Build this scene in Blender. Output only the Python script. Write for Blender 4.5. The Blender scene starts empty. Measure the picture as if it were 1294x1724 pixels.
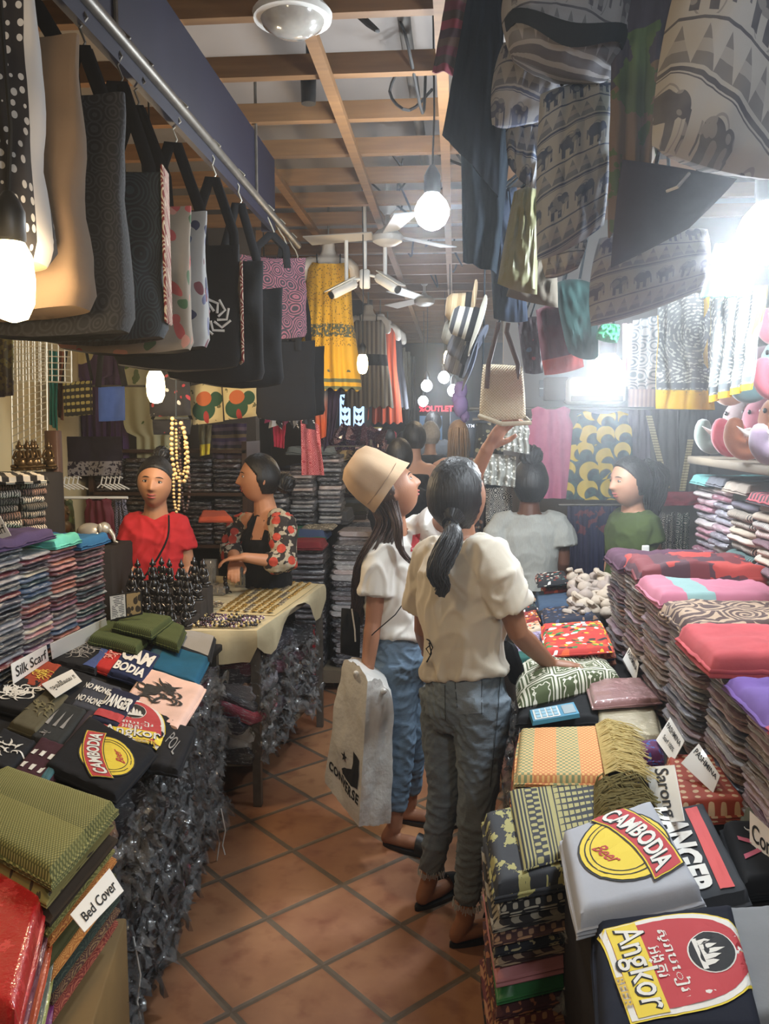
import bpy, bmesh, math, random
from math import sin, cos, pi, radians, sqrt, exp, floor, hypot
from mathutils import Vector, Matrix, noise
from mathutils.bvhtree import BVHTree
random.seed(11)
S = bpy.context.scene
COL = S.collection
# ---------------- camera ----------------
CAMP = Vector((0, 0, 1.65)); FPX = 1400.0
YAW, PIT = radians(4.793), radians(5.873)
RGT = Vector((cos(YAW), sin(YAW), 0))
FWD = Vector((-sin(YAW)*cos(PIT), cos(YAW)*cos(PIT), -sin(PIT)))
UPV = RGT.cross(FWD)
cd = bpy.data.cameras.new('camera'); cam = bpy.data.objects.new('camera', cd); COL.objects.link(cam)
cam.matrix_world = Matrix.Translation(CAMP) @ Matrix((RGT, UPV, -FWD)).transposed().to_4x4()
cd.sensor_fit = 'VERTICAL'; cd.sensor_height = 24.0; cd.lens = FPX/1724*24.0
cd.clip_start = 0.02; cd.clip_end = 100
S.camera = cam
# ---------------- view, world ----------------
S.view_settings.view_transform = 'Standard'; S.view_settings.look = 'None'
S.view_settings.exposure = 0.2; S.view_settings.gamma = 1.0; S.view_settings.use_curve_mapping = False
S.cycles.use_denoising = True; S.cycles.adaptive_threshold = 0.025
S.cycles.max_bounces = 4; S.cycles.diffuse_bounces = 3; S.cycles.glossy_bounces = 2
S.cycles.transmission_bounces = 3; S.cycles.transparent_max_bounces = 6; S.cycles.volume_bounces = 0
S.cycles.sample_clamp_indirect = 4.0; S.cycles.sample_clamp_direct = 0
S.cycles.caustics_reflective = False; S.cycles.caustics_refractive = False
wd = bpy.data.worlds.new('world'); S.world = wd; wd.use_nodes = True
wd.node_tree.nodes['Background'].inputs[0].default_value = (0.80, 0.84, 1.0, 1)
wd.node_tree.nodes['Background'].inputs[1].default_value = 0.10

def lamp(name, loc, power, col, r=0.04):
    l = bpy.data.lights.new(name, 'POINT'); l.energy = power; l.color = col; l.shadow_soft_size = r
    o = bpy.data.objects.new(name, l); COL.objects.link(o); o.location = loc
    return o
WARM = (1.0, 0.74, 0.45); COOL = (0.86, 0.94, 1.0); NEUT = (1.0, 0.88, 0.72)

HAZE = 0.030
# pixel helpers: the world point seen at a photo pixel, on a plane of known height or known distance
def ray(x, y): return RGT*((x-647)/FPX) - UPV*((y-862)/FPX) + FWD
def PZ(x, y, z):
    d = ray(x, y); return CAMP + d*((z-CAMP.z)/d.z)
def PY(x, y, Y):
    d = ray(x, y); return CAMP + d*(Y/d.y)

# ---------------- materials ----------------
def lin(c):
    if isinstance(c, str):
        c = tuple(int(c[i:i+2], 16)/255 for i in (0, 2, 4))
    return tuple((x/12.92 if x <= .04045 else ((x+.055)/1.055)**2.4) for x in c[:3])
class V:
    def __init__(s, nt, k): s.nt = nt; s.k = k
    def op(s, o, *a):
        n = s.nt.nodes.new('ShaderNodeMath'); n.operation = o
        for i, x in enumerate((s,)+a):
            if isinstance(x, V): s.nt.links.new(x.k, n.inputs[i])
            else: n.inputs[i].default_value = x
        return V(s.nt, n.outputs[0])
    def __add__(s, o): return s.op('ADD', o)
    __radd__ = __add__
    def __sub__(s, o): return s.op('SUBTRACT', o)
    def __rsub__(s, o): return (s*-1)+o
    def __mul__(s, o): return s.op('MULTIPLY', o)
    __rmul__ = __mul__
    def __truediv__(s, o): return s.op('DIVIDE', o)
    def lt(s, o): return s.op('LESS_THAN', o)
    def gt(s, o): return s.op('GREATER_THAN', o)
    def min(s, o): return s.op('MINIMUM', o)
    def max(s, o): return s.op('MAXIMUM', o)
    def fr(s): return s.op('FRACT')
    def fl(s): return s.op('FLOOR')
    def abs(s): return s.op('ABSOLUTE')
    def sin(s): return s.op('SINE')
    def sqrt(s): return s.op('SQRT')
    def pow(s, o): return s.op('POWER', o)
class Ctx:
    def __init__(s, nt): s.nt = nt; s.tc = nt.nodes.new('ShaderNodeTexCoord'); s.co = s.tc.outputs['Object']
    def sep(s, sock):
        n = s.nt.nodes.new('ShaderNodeSeparateXYZ'); s.nt.links.new(sock, n.inputs[0]); return [V(s.nt, o) for o in n.outputs]
    def comb(s, x, y, z=0.0):
        n = s.nt.nodes.new('ShaderNodeCombineXYZ')
        for i, a in enumerate((x, y, z)):
            if isinstance(a, V): s.nt.links.new(a.k, n.inputs[i])
            else: n.inputs[i].default_value = a
        return n.outputs[0]
    def uv(s): return s.sep(s.tc.outputs['UV'])[:2]
    def xyz(s): return s.sep(s.tc.outputs['Object'])
    def noise(s, sc=5, det=2, co=None, rough=.5):
        n = s.nt.nodes.new('ShaderNodeTexNoise'); n.inputs['Scale'].default_value = sc; n.inputs['Detail'].default_value = det
        n.inputs['Roughness'].default_value = rough
        s.nt.links.new(co or s.co, n.inputs['Vector']); return V(s.nt, n.outputs[0])
    def vor(s, sc=5, co=None, rand=1.0, out='Distance'):
        n = s.nt.nodes.new('ShaderNodeTexVoronoi'); n.inputs['Scale'].default_value = sc; n.inputs['Randomness'].default_value = rand
        s.nt.links.new(co or s.co, n.inputs['Vector'])
        return V(s.nt, n.outputs['Distance']), n.outputs['Color']
    def white(s, co):
        n = s.nt.nodes.new('ShaderNodeTexWhiteNoise'); n.noise_dimensions = '3D'
        s.nt.links.new(co, n.inputs['Vector']); return V(s.nt, n.outputs['Value'])
    def ocol(s):
        n = s.nt.nodes.new('ShaderNodeObjectInfo'); return V(s.nt, n.outputs['Color'])
    def orand(s):
        n = s.nt.nodes.new('ShaderNodeObjectInfo'); return V(s.nt, n.outputs['Random'])
    def mix(s, f, a, b, mode='MIX'):
        n = s.nt.nodes.new('ShaderNodeMix'); n.data_type = 'RGBA'; n.blend_type = mode
        for i, x in ((0, f), (6, a), (7, b)):
            if isinstance(x, V): s.nt.links.new(x.k, n.inputs[i])
            elif i == 0: n.inputs[0].default_value = x
            else: n.inputs[i].default_value = (*lin(x), 1)
        return V(s.nt, n.outputs[2])
    def ramp(s, f, stops, const=False):
        n = s.nt.nodes.new('ShaderNodeValToRGB'); r = n.color_ramp
        if const: r.interpolation = 'CONSTANT'
        while len(r.elements) < len(stops): r.elements.new(0.5)
        for e, (p, c) in zip(r.elements, stops): e.position = p; e.color = (*lin(c), 1)
        s.nt.links.new(f.k, n.inputs[0]); return V(s.nt, n.outputs[0])
MATS = {}
def M(name, col, rough=.85, coat=0, metal=0, bump=None, bs=.3, bd=.002, emit=0, sheen=0, alpha=1, trans=0, spec=.5, coatr=.08):
    if name in MATS: return MATS[name]
    m = bpy.data.materials.new(name); m.use_nodes = True; nt = m.node_tree; b = nt.nodes['Principled BSDF']
    c = Ctx(nt)
    def put(x, key):
        if callable(x): x = x(c)
        if isinstance(x, V): nt.links.new(x.k, b.inputs[key])
        elif key in ('Base Color', 'Emission Color'): b.inputs[key].default_value = (*lin(x), 1)
        else: b.inputs[key].default_value = x
    put(col, 'Base Color'); put(rough, 'Roughness'); put(metal, 'Metallic')
    b.inputs['Coat Weight'].default_value = coat; b.inputs['Coat Roughness'].default_value = coatr
    b.inputs['Specular IOR Level'].default_value = spec
    if sheen: b.inputs['Sheen Weight'].default_value = sheen
    if alpha != 1: put(alpha, 'Alpha')
    if trans: b.inputs['Transmission Weight'].default_value = trans
    if emit:
        put(col, 'Emission Color'); b.inputs['Emission Strength'].default_value = emit
    if bump:
        n = nt.nodes.new('ShaderNodeBump'); n.inputs['Strength'].default_value = bs; n.inputs['Distance'].default_value = bd
        h = bump(c); nt.links.new(h.k, n.inputs['Height']); nt.links.new(n.outputs[0], b.inputs['Normal'])
        if coat: nt.links.new(n.outputs[0], b.inputs['Coat Normal'])
    MATS[name] = m; return m
def cloth(name, col, rough=.9, var=.12, **k):
    c0 = col
    def f(c):
        n = c.noise(9, 3)
        d = tuple(max(0, x*(1-var)) for x in hexc(c0)); e = tuple(min(1, x*(1+var)+.01) for x in hexc(c0))
        return c.mix(n, d, e)
    k.setdefault('bump', lambda c: c.noise(60, 3)+c.noise(420, 1)*.15)
    k.setdefault('spec', .25)
    return M(name, f, rough, **k)
def hexc(c):
    return tuple(int(c[i:i+2], 16)/255 for i in (0, 2, 4)) if isinstance(c, str) else c

# ---------------- mesh building ----------------
class MB:
    def __init__(s): s.v = []; s.f = []; s.uv = []; s.m = []; s.cur = 0
    def add(s, vs, fs, uvs=None):
        o = len(s.v); s.v += [Vector(x) for x in vs]; s.f += [[i+o for i in f] for f in fs]
        s.uv += uvs if uvs else [(0, 0)]*len(vs); s.m += [s.cur]*len(fs)
        return s
    def box(s, c, d, R=None, bev=0):
        c = Vector(c); hx, hy, hz = d[0]/2, d[1]/2, d[2]/2
        if bev:
            b = min(bev, hx*.99, hy*.99, hz*.99)
            secs = []
            for z, k in ((-hz, b), (-hz+b, 0), (hz-b, 0), (hz, b)):
                x, y = hx-k, hy-k
                bb = b*.6
                secs.append([(-x+bb, -y, z), (x-bb, -y, z), (x, -y+bb, z), (x, y-bb, z), (x-bb, y, z), (-x+bb, y, z), (-x, y-bb, z), (-x, -y+bb, z)])
            vs = [p for q in secs for p in q]; fs = []
            for i in range(3):
                for j in range(8):
                    fs.append([i*8+j, i*8+(j+1) % 8, (i+1)*8+(j+1) % 8, (i+1)*8+j])
            fs.append(list(range(7, -1, -1))); fs.append(list(range(24, 32)))
        else:
            vs = [(x*hx, y*hy, z*hz) for z in (-1, 1) for y in (-1, 1) for x in (-1, 1)]
            fs = [[0, 2, 3, 1], [4, 5, 7, 6], [0, 1, 5, 4], [2, 6, 7, 3], [0, 4, 6, 2], [1, 3, 7, 5]]
        uvs = [(p[0]+p[1]*.3, p[2]+p[1]) for p in vs]
        vs = [Vector(p) for p in vs]
        if R is not None: vs = [R @ p for p in vs]
        return s.add([p+c for p in vs], fs, uvs)
    def loft(s, secs, closed=True, cap=True, uvs=None):
        """secs: list of equal-length rings of points"""
        n = len(secs[0]); vs = [p for q in secs for p in q]; fs = []; L = len(secs)
        w = n if closed else n-1
        for i in range(L-1):
            for j in range(w):
                fs.append([i*n+j, i*n+(j+1) % n, (i+1)*n+(j+1) % n, (i+1)*n+j])
        if cap and closed:
            fs.append(list(range(n-1, -1, -1))); fs.append([(L-1)*n+j for j in range(n)])
        if uvs is None: uvs = [(j/n, i/max(1, L-1)) for i in range(L) for j in range(n)]
        return s.add(vs, fs, uvs)
    def tube(s, pts, r, n=8, round_ends=False, flat=1.0, up=None):
        pts = [Vector(p) for p in pts]; L = len(pts)
        rs = r if isinstance(r, (list, tuple)) else [r]*L
        T = [(pts[min(i+1, L-1)]-pts[max(i-1, 0)]).normalized() for i in range(L)]
        u = Vector(up) if up else (Vector((0, 0, 1)) if abs(T[0].z) < .9 else Vector((1, 0, 0)))
        secs = []
        P = list(zip(pts, rs, T))
        if round_ends:
            a, ra, ta = P[0]; b, rb, tb = P[-1]
            P = [(a-ta*ra*.95, ra*.3, ta), (a-ta*ra*.7, ra*.72, ta)]+P+[(b+tb*rb*.7, rb*.72, tb), (b+tb*rb*.95, rb*.3, tb)]
        for p, q, t in P:
            a = (u - t*u.dot(t))
            if a.length < 1e-5: a = t.orthogonal()
            a.normalize(); b = t.cross(a)
            if not up: u = a
            secs.append([p + a*(q*flat*cos(2*pi*j/n)) + b*(q*sin(2*pi*j/n)) for j in range(n)])
        return s.loft(secs)
    def ell(s, c, r, R=None, nu=16, nv=10):
        c = Vector(c); secs = []
        for i in range(nv+1):
            a = pi*(i+.02)/(nv+.04); 
            secs.append([(r[0]*sin(a)*cos(2*pi*j/nu), r[1]*sin(a)*sin(2*pi*j/nu), -r[2]*cos(a)) for j in range(nu)])
        secs = [[(R @ Vector(p) if R is not None else Vector(p))+c for p in q] for q in secs]
        return s.loft(secs)
    def lathe(s, prof, c=(0, 0, 0), n=20):
        c = Vector(c)
        return s.loft([[c+Vector((r*cos(2*pi*j/n), r*sin(2*pi*j/n), z)) for j in range(n)] for r, z in prof])
    def slab(s, fn, nu, nv, t=.002, su=1, sv=1):
        """fn(u,v)->point; closed thin sheet of thickness t"""
        g = [[Vector(fn(i/nu, j/nv)) for i in range(nu+1)] for j in range(nv+1)]
        f, b, uvs = [], [], []
        for j in range(nv+1):
            for i in range(nu+1):
                du = g[j][min(i+1, nu)]-g[j][max(i-1, 0)]; dv = g[min(j+1, nv)][i]-g[max(j-1, 0)][i]
                nn = du.cross(dv); nn = nn.normalized() if nn.length > 1e-9 else Vector((0, 0, 1))
                f.append(g[j][i]+nn*t/2); b.append(g[j][i]-nn*t/2); uvs.append((i/nu*su, j/nv*sv))
        N = len(f); fs = []; w = nu+1
        for j in range(nv):
            for i in range(nu):
                a = j*w+i; fs.append([a, a+1, a+w+1, a+w]); fs.append([N+a, N+a+w, N+a+w+1, N+a+1])
        for i in range(nu):
            fs.append([i+1, i, N+i, N+i+1]); a = nv*w+i; fs.append([a, a+1, N+a+1, N+a])
        for j in range(nv):
            a = j*w; fs.append([a, a+w, N+a+w, N+a]); a = j*w+nu; fs.append([a+w, a, N+a, N+a+w])
        return s.add(f+b, fs, uvs+uvs)
    def warp(s, fn):
        s.v = [Vector(fn(p)) for p in s.v]; return s
    def xf(s, R):
        s.v = [R @ p for p in s.v]; return s
    def join(s, o):
        k = len(s.v); s.v += o.v; s.f += [[i+k for i in f] for f in o.f]; s.uv += o.uv; s.m += o.m; return s
    def mesh(s, name, mats, smooth=True):
        me = bpy.data.meshes.new(name); me.from_pydata([tuple(p) for p in s.v], [], s.f); 
        ul = me.uv_layers.new(name='UVMap')
        vi = [0]*len(me.loops); me.loops.foreach_get('vertex_index', vi)
        d = []
        for k in vi: d += s.uv[k][:2]
        ul.data.foreach_set('uv', d)
        for m in (mats if isinstance(mats, (list, tuple)) else [mats]): me.materials.append(m)
        me.polygons.foreach_set('material_index', s.m)
        me.polygons.foreach_set('use_smooth', [smooth]*len(s.f))
        me.update()
        if smooth:
            try: me.set_sharp_from_angle(angle=radians(48))
            except Exception: pass
        return me
    def build(s, name, mats, parent=None, smooth=True):
        return link(name, s.mesh(name, mats, smooth), parent)
def link(name, me, parent=None):
    o = bpy.data.objects.new(name, me); COL.objects.link(o)
    if parent is not None: o.parent = parent
    return o
def tag(o, label=None, cat=None, group=None, kind=None):
    if label: o['label'] = label
    if cat: o['category'] = cat
    if group: o['group'] = group
    if kind: o['kind'] = kind
    return o
def empty(name, loc=(0, 0, 0), label=None, cat=None, group=None, R=None):
    o = bpy.data.objects.new(name, None); COL.objects.link(o); o.empty_display_size = .05
    o.matrix_world = Matrix.Translation(Vector(loc)) @ (R.to_4x4() if R is not None else Matrix())
    return tag(o, label, cat, group)
def kids(o): return [c for c in bpy.data.objects if c.parent == o]
def dup(o, loc=None, rot=None, parent=None, scale=None):
    c = o.copy(); COL.objects.link(c)
    if parent is not None: c.parent = parent
    for k in list(o.children): dup(k, parent=c)
    if loc is not None: c.location = loc
    if rot is not None: c.rotation_euler = rot
    if scale is not None: c.scale = scale
    return c
def struct(o): o['kind'] = 'structure'; return o
def rotz(a): return Matrix.Rotation(a, 3, 'Z')
def frame(x, y, z): return Matrix((Vector(x).normalized(), Vector(y).normalized(), Vector(z).normalized())).transposed()
def se(a, rx, ry, n=2.0):
    c, s_ = cos(a), sin(a)
    return (rx*math.copysign(abs(c)**(2/n), c), ry*math.copysign(abs(s_)**(2/n), s_))
def text_mb(txt, size=.05, align='CENTER', bold=0.0, extrude=0.0, spacing=1.0):
    cu = bpy.data.curves.new('t', 'FONT'); cu.body = txt; cu.size = size; cu.align_x = align; cu.align_y = 'CENTER'
    cu.offset = bold; cu.extrude = extrude; cu.resolution_u = 3; cu.space_character = spacing
    o = bpy.data.objects.new('t', cu); COL.objects.link(o)
    bpy.context.view_layer.update()
    me = o.evaluated_get(bpy.context.evaluated_depsgraph_get()).to_mesh()
    mb = MB(); mb.add([v.co.copy() for v in me.vertices], [list(p.vertices) for p in me.polygons])
    bpy.data.objects.remove(o); bpy.data.curves.remove(cu)
    return mb
def fit(mb, w, h=None):
    """scale flat art to width w (and height h), centred"""
    xs = [p.x for p in mb.v]; ys = [p.y for p in mb.v]
    if not xs: return mb
    cx, cy = (min(xs)+max(xs))/2, (min(ys)+max(ys))/2; k = w/max(1e-6, max(xs)-min(xs)); k2 = h/max(1e-6, max(ys)-min(ys)) if h else k
    mb.v = [Vector(((p.x-cx)*k, (p.y-cy)*k2, p.z)) for p in mb.v]; return mb
def move(mb, x, y, z=0, a=0):
    ca, sa = cos(a), sin(a)
    mb.v = [Vector((p.x*ca-p.y*sa+x, p.x*sa+p.y*ca+y, p.z+z)) for p in mb.v]; return mb
def poly_mb(pts, maxe=.02):
    bm = bmesh.new(); vs = [bm.verts.new((p[0], p[1], 0)) for p in pts]; bm.faces.new(vs)
    bmesh.ops.triangulate(bm, faces=bm.faces[:])
    for _ in range(3):
        e = [e for e in bm.edges if e.calc_length() > maxe]
        if not e: break
        bmesh.ops.subdivide_edges(bm, edges=e, cuts=1, use_grid_fill=False); bmesh.ops.triangulate(bm, faces=bm.faces[:])
    bm.normal_update()
    mb = MB(); mb.add([v.co.copy() for v in bm.verts], [[v.index for v in f.verts] if f.normal.z >= 0 else [v.index for v in f.verts][::-1] for f in bm.faces]) if not bm.verts.index_update() else None
    bm.free(); return mb
def ellipse_pts(rx, ry, n=28, a0=0, a1=2*pi): return [(rx*cos(a0+(a1-a0)*i/n), ry*sin(a0+(a1-a0)*i/n)) for i in range(n)]
def rect_pts(w, h): return [(-w/2, -h/2), (w/2, -h/2), (w/2, h/2), (-w/2, h/2)]

# ---------------- the setting ----------------
def floor_col(c):
    x, y, z = c.xyz(); k = 0.70710678/0.32
    a = ((x+.39)+(y-2.38))*k; b = ((y-2.38)-(x+.39))*k
    fa, fb = a.fr(), b.fr()
    e = fa.min(1-fa).min(fb.min(1-fb))
    g = e.lt(.035+ (c.noise(9, 2)-.5)*.012)
    cell = c.comb(a.fl(), b.fl())
    w = c.white(cell)
    t = c.ramp(w, [(0, '82563f'), (.35, '97694c'), (.7, '8c5d45'), (1, 'a87c58')])
    n = c.noise(3.5, 5, rough=.65); t = c.mix((n-.38)*1.5, t, 'b48660'); n2 = c.noise(11, 4)
    t = c.mix(((n2-.52)*3).max(0).min(.55), t, '6d3a28')
    d, _ = c.vor(1.5); t = c.mix(d.lt(.055)*c.noise(3, 0).gt(.42), t, '33261f')
    return c.mix(g, t, c.mix(c.noise(30, 2), '584c42', '6e6152'))
def floor_h(c):
    x, y, z = c.xyz(); k = 0.70710678/0.32
    a = ((x+.39)+(y-2.38))*k; b = ((y-2.38)-(x+.39))*k
    fa, fb = a.fr(), b.fr(); e = fa.min(1-fa).min(fb.min(1-fb))
    return (e/.05).min(1)+c.noise(14, 3)*.25
mfloor = M('terracotta_tile', floor_col, lambda c: .3+c.noise(6, 3)*.35, bump=floor_h, bs=.5, bd=.004)
struct(MB().box((0, 6, -.05), (9, 20, .1)).build('floor', mfloor, smooth=False))
mceil = M('ceiling_panel', lambda c: c.mix(c.noise(1.5, 4), '6a6461', '8a8480'), .9)
struct(MB().box((0, 6, 3.16), (9, 20, .1)).build('ceiling', mceil, smooth=False))
mwood = M('pine_beam', lambda c: c.mix(c.noise(4, 4, co=c.comb(c.xyz()[0]*1.0, c.xyz()[1]*8, c.xyz()[2]*12)), '5a3c22', '84603a'), .7)
mwoodd = M('dark_wood', lambda c: c.mix(c.noise(3, 4), '2c1a10', '4a2d1a'), .55)
for i in range(26):
    y = 1.72+.42*i
    struct(MB().box((.3, y, 2.885), (5.6, .04, .07)).build('trim_%d' % (i+1), mwood, smooth=False))
for k, (x, y0, y1) in enumerate(((-.445, .5, 12), (-.05, .5, 12), (-.86, 3.75, 12))):
    struct(MB().box((x, (y0+y1)/2, 2.835), (.04, y1-y0, .028)).build('trim_%d' % (31+k), mwood, smooth=False))
mnavy = M('navy_fascia', lambda c: c.mix(c.noise(2, 3), '0f0e1e', '16142b'), .6)
struct(MB().box((-.815, 1.85, 2.67), (.02, 3.8, .31)).build('trim_35', mnavy, smooth=False))
struct(MB().box((-.835, 3.76, 2.67), (.06, .02, .31)).build('trim_36', mnavy, smooth=False))
mcream = M('cream_wall', lambda c: c.mix(c.noise(3, 4), 'b9a67c', 'd3c39a'), .85)
mgrey = M('grey_wall', lambda c: c.mix(c.noise(2, 3), '6f6c6c', '85827f'), .85)
mdark = M('dark_wall', lambda c: c.mix(c.noise(2, 3), '3a3430', '4c453f'), .85)
struct(MB().box((-2.35, 2.4, 1.55), (.1, 6.0, 3.1)).build('wall_left', mcream, smooth=False))
struct(MB().box((-1.85, 5.45, 1.55), (1.1, .1, 3.1)).build('wall_left_back', mdark, smooth=False))
struct(MB().box((-2.35, 9.0, 1.55), (.1, 7.2, 3.1)).build('wall_left_far', mdark, smooth=False))
struct(MB().box((1.95, 3.0, 1.55), (.1, 6.0, 3.1)).build('wall_right', mgrey, smooth=False))
struct(MB().box((1.15, 5.35, 1.55), (1.7, .1, 3.1)).build('wall_right_back', mgrey, smooth=False))
struct(MB().box((.75, 9.0, 1.55), (.1, 7.2, 3.1)).build('wall_right_far', mdark, smooth=False))
mend = M('blue_black_wall', lambda c: c.mix(c.noise(2, 3), '16222f', '203040'), .5)
struct(MB().box((-.7, 12.6, 1.55), (3.6, .1, 3.1)).build('wall_end', mend, smooth=False))
struct(MB().box((0, -1.3, 1.55), (9, .1, 3.1)).build('wall_front', mdark, smooth=False))
# ---------------- lamps ----------------
mglow_w = M('warm_glow', 'ffe3a8', emit=22); mglow_c = M('cool_glow', 'e8f4ff', emit=30)
mblack = M('black_plastic', '141414', .45)
mwhitepl = M('white_plastic', 'd8d8d4', .35)
def bulb(loc, power, warm, label, top=3.1, k=1.0, r=.035, col=None, group=None):
    loc = Vector(loc); e = empty('light_bulb', loc, label, 'light bulb', group)
    if not warm: MB().lathe([(.003*k, -.042*k), (.018*k, -.037*k), (.032*k, -.026*k), (.041*k, -.008*k), (.042*k, .008*k), (.034*k, .026*k), (.018*k, .044*k)], n=24).build('glass', mglow_c, e)  # white bulbs: globe enlarged so its shape takes in the glare
    else: MB().lathe([(.004*k, -.055*k), (.018*k, -.05*k), (.027*k, -.03*k), (.029*k, 0), (.026*k, .03*k), (.016*k, .05*k)]).build('glass', mglow_w if warm else mglow_c, e)
    MB().lathe([(.017*k, .045*k), (.02*k, .05*k), (.02*k, .085*k), (.013*k, .1*k), (.006*k, .11*k)]).build('lamp_socket', mblack, e)
    if top-loc.z > .15:
        h = top-loc.z
        MB().tube([(0, 0, .1*k), (.006, .004, h*.5), (0, 0, h)], .0035, 6).build('cord', mblack, e)
    # its own light: a glowing ball just larger than the glass
    l = lamp('bulb_light', loc+Vector((0, 0, -.004*k)), power*1.75, col or (WARM if warm else COOL), .058*k)
    return e
bulb(PY(262, 650, 3.25), 22, True, 'bright warm bulb hanging beside the bead necklaces', k=1.25)
bulb(PY(20, 470, 1.22), 10, True, 'warm glowing bulb under the brown tote bag', k=1.15, top=2.3)
bulb(PY(610, 612, 4.9), 9, True, 'warm bulb hanging in front of the dark orange dress', k=1.1)
bulb(PY(727, 358, 3.1), 42, False, 'large white glowing bulb hanging alone below the joists', k=1.5, top=3.1)
bulb(PY(1022, 628, 3.3), 64, False, 'white glowing bulb above the banana print shirt', k=1.6)
bulb(PY(1292, 395, 2.15), 58, False, 'white glaring bulb at the picture edge beside the big elephant backpack', k=1.7)
bulb(PY(755, 605, 6.2), 9, True, 'small yellowish bulb hanging beside the straw hats', k=1.3)
for (x, y, Y, lb) in ((718, 650, 8.2, 'leftmost white bulb of the cluster over the far aisle'), (747, 636, 8.0, 'middle and highest white bulb of the cluster over the far aisle'),
                  (763, 658, 7.8, 'rightmost white bulb of the cluster over the far aisle'), (712, 676, 9.0, 'lowest small white bulb beside the red shop sign')):
    bulb(PY(x, y, Y), 12, False, lb, k=1.3)
bulb(PY(445, 629, 4.6), 2, False, 'tiny white bulb above the hanging hair scarves', k=.6)

# unseen bulbs added behind the camera to light the near goods
bulb((-.1, -.5, 2.35), 13, True, 'warm bulb above the aisle just behind the camera', k=1.3)
bulb((.62, -.15, 2.2), 36, False, 'white bulb over the right stall just behind the camera', k=1.4)
# ---------------- fabric patterns ----------------
def crinkle(c): return c.noise(26, 4, rough=.7)
def floral(name, bg, cols, sc=14, r=.34, **k):
    def f(c):
        u, v = c.uv(); co = c.comb(u, v); w = c.noise(6, 2, co=co)
        d, cc = c.vor(sc, co=c.comb(u+(w-.5)*.10, v+(w-.5)*.13))
        x = c.sep(cc)[0]; n = len(cols)
        base = c.ramp(x, [(i/n, cols[i]) for i in range(n)], True)
        return c.mix(d.lt(r+.0)*(1-d.lt(.05)), bg, base)
    k.setdefault('bump', lambda c: c.noise(40, 3))
    return M(name, f, k.pop('rough', .85), **k)
def batik(name, bg, fg, sc=12, fq=40, **k):
    def f(c):
        u, v = c.uv(); d, _ = c.vor(sc, co=c.comb(u, v), rand=.35)
        return c.mix(((d*fq).sin()+ (c.noise(40, 2)-.5)).gt(.25), bg, fg)
    k.setdefault('bump', lambda c: c.noise(40, 3))
    return M(name, f, k.pop('rough', .85), **k)
def stripes(name, cols, per=.1, axis=1, w=None, wob=.004, **k):
    def f(c):
        a = c.uv()[axis]; a = a+(c.noise(8, 2)-.5)*wob
        n = len(cols)
        return c.ramp((a/per).fr(), [(i/n, cols[i]) for i in range(n)], True)
    k.setdefault('bump', lambda c: c.noise(50, 3))
    return M(name, f, k.pop('rough', .88), **k)
def checks(name, a_, b_, per=.02, **k):
    def f(c):
        u, v = c.uv(); p = (u/per).fr().gt(.5); q = (v/per).fr().gt(.5)
        return c.mix((p-q).abs(), a_, b_)
    return M(name, f, .9, bump=lambda c: c.noise(50, 3), **k)
def elephant_f(bg, fg, fg2, cw=.085, P=.2, slant=0.0):
    def f(c):
        u, v = c.uv(); v = v+u*slant
        b = (v/P).fr(); row = (v/P).fl()
        uu = (u/cw+row*.37)
        a = uu.fr()-.5; h = .5-(b/.5)            # elephant band is the first half of the period
        def el(cx, cy, rx, ry): return (((a-cx)/rx)*((a-cx)/rx)+((h-cy)/ry)*((h-cy)/ry)).lt(1)
        def bx(cx, cy, rx, ry): return (a-cx).abs().lt(rx)*(h-cy).abs().lt(ry)
        m = el(-.06, .06, .28, .24).max(el(.22, .14, .15, .19)).max(bx(.36, -.08, .035, .22)).max(bx(-.2, -.22, .07, .22)).max(bx(.08, -.22, .07, .22)).max(bx(-.36, -.02, .02, .16))
        tex = c.vor(60, co=c.comb(u, v))[0].lt(.42)
        m = m*(1-tex*.45)
        inb = b.lt(.5)
        arch = (((a*a*3.2+(h+.1)*(h+.1))).sqrt()-.47).abs().lt(.018)
        tri = ((u/.028).fr()-.5).abs()*2
        bt = ((b-.58)/.3)
        geo = tri.lt(bt)*bt.lt(1)*bt.gt(0)*((bt*9).sin().gt(-.2)+.35).min(1)
        line = (b-.53).abs().lt(.014).max((b-.93).abs().lt(.02)).max((b-.97).abs().lt(.006))
        k = (m.max(arch*.5))*inb + geo*.7*(1-inb)
        k = k.max(line)
        return c.mix(k*(.75+c.noise(30, 2)*.35), tuple(x*.9 for x in hexc(bg)), c.mix(c.noise(5, 1), fg, fg2))
    return f
# ---------------- builders for cloth goods ----------------
def nz(x, y=0, z=0): return noise.noise(Vector((x, y, z)))
def bil(C4, u, v): return C4[0]*(1-u)*(1-v)+C4[1]*u*(1-v)+C4[2]*u*v+C4[3]*(1-u)*v
def qcloth(name, cs, mat, folds=5, amp=.012, t=.003, parent=None, nu=40, nv=24, wave=0, hem=0, seed=None):
    """hanging sheet between four world corners (top left, top right, bottom right, bottom left)"""
    c = [Vector(p) for p in cs]; n = (c[1]-c[0]).cross(c[3]-c[0]).normalized(); W = (c[1]-c[0]).length; H = (c[3]-c[0]).length
    sd = seed if seed is not None else random.random()*50
    def fn(u, v):
        p = bil(c, u, v); k = .35+.65*v
        a = sin(u*folds*2*pi+sd+nz(v*2, sd)*1.5)*amp*k + nz(u*5, v*3, sd)*amp*1.2 + nz(u*14+sd, v*9)*amp*.3
        return p + n*a + Vector((0, 0, hem*(4*u*(1-u))*v))+(c[1]-c[0])*(nz(v*2.5, sd+9)*wave)
    mb = MB().slab(fn, nu, nv, t, su=W, sv=H); return mb.build(name, mat, parent)
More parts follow.
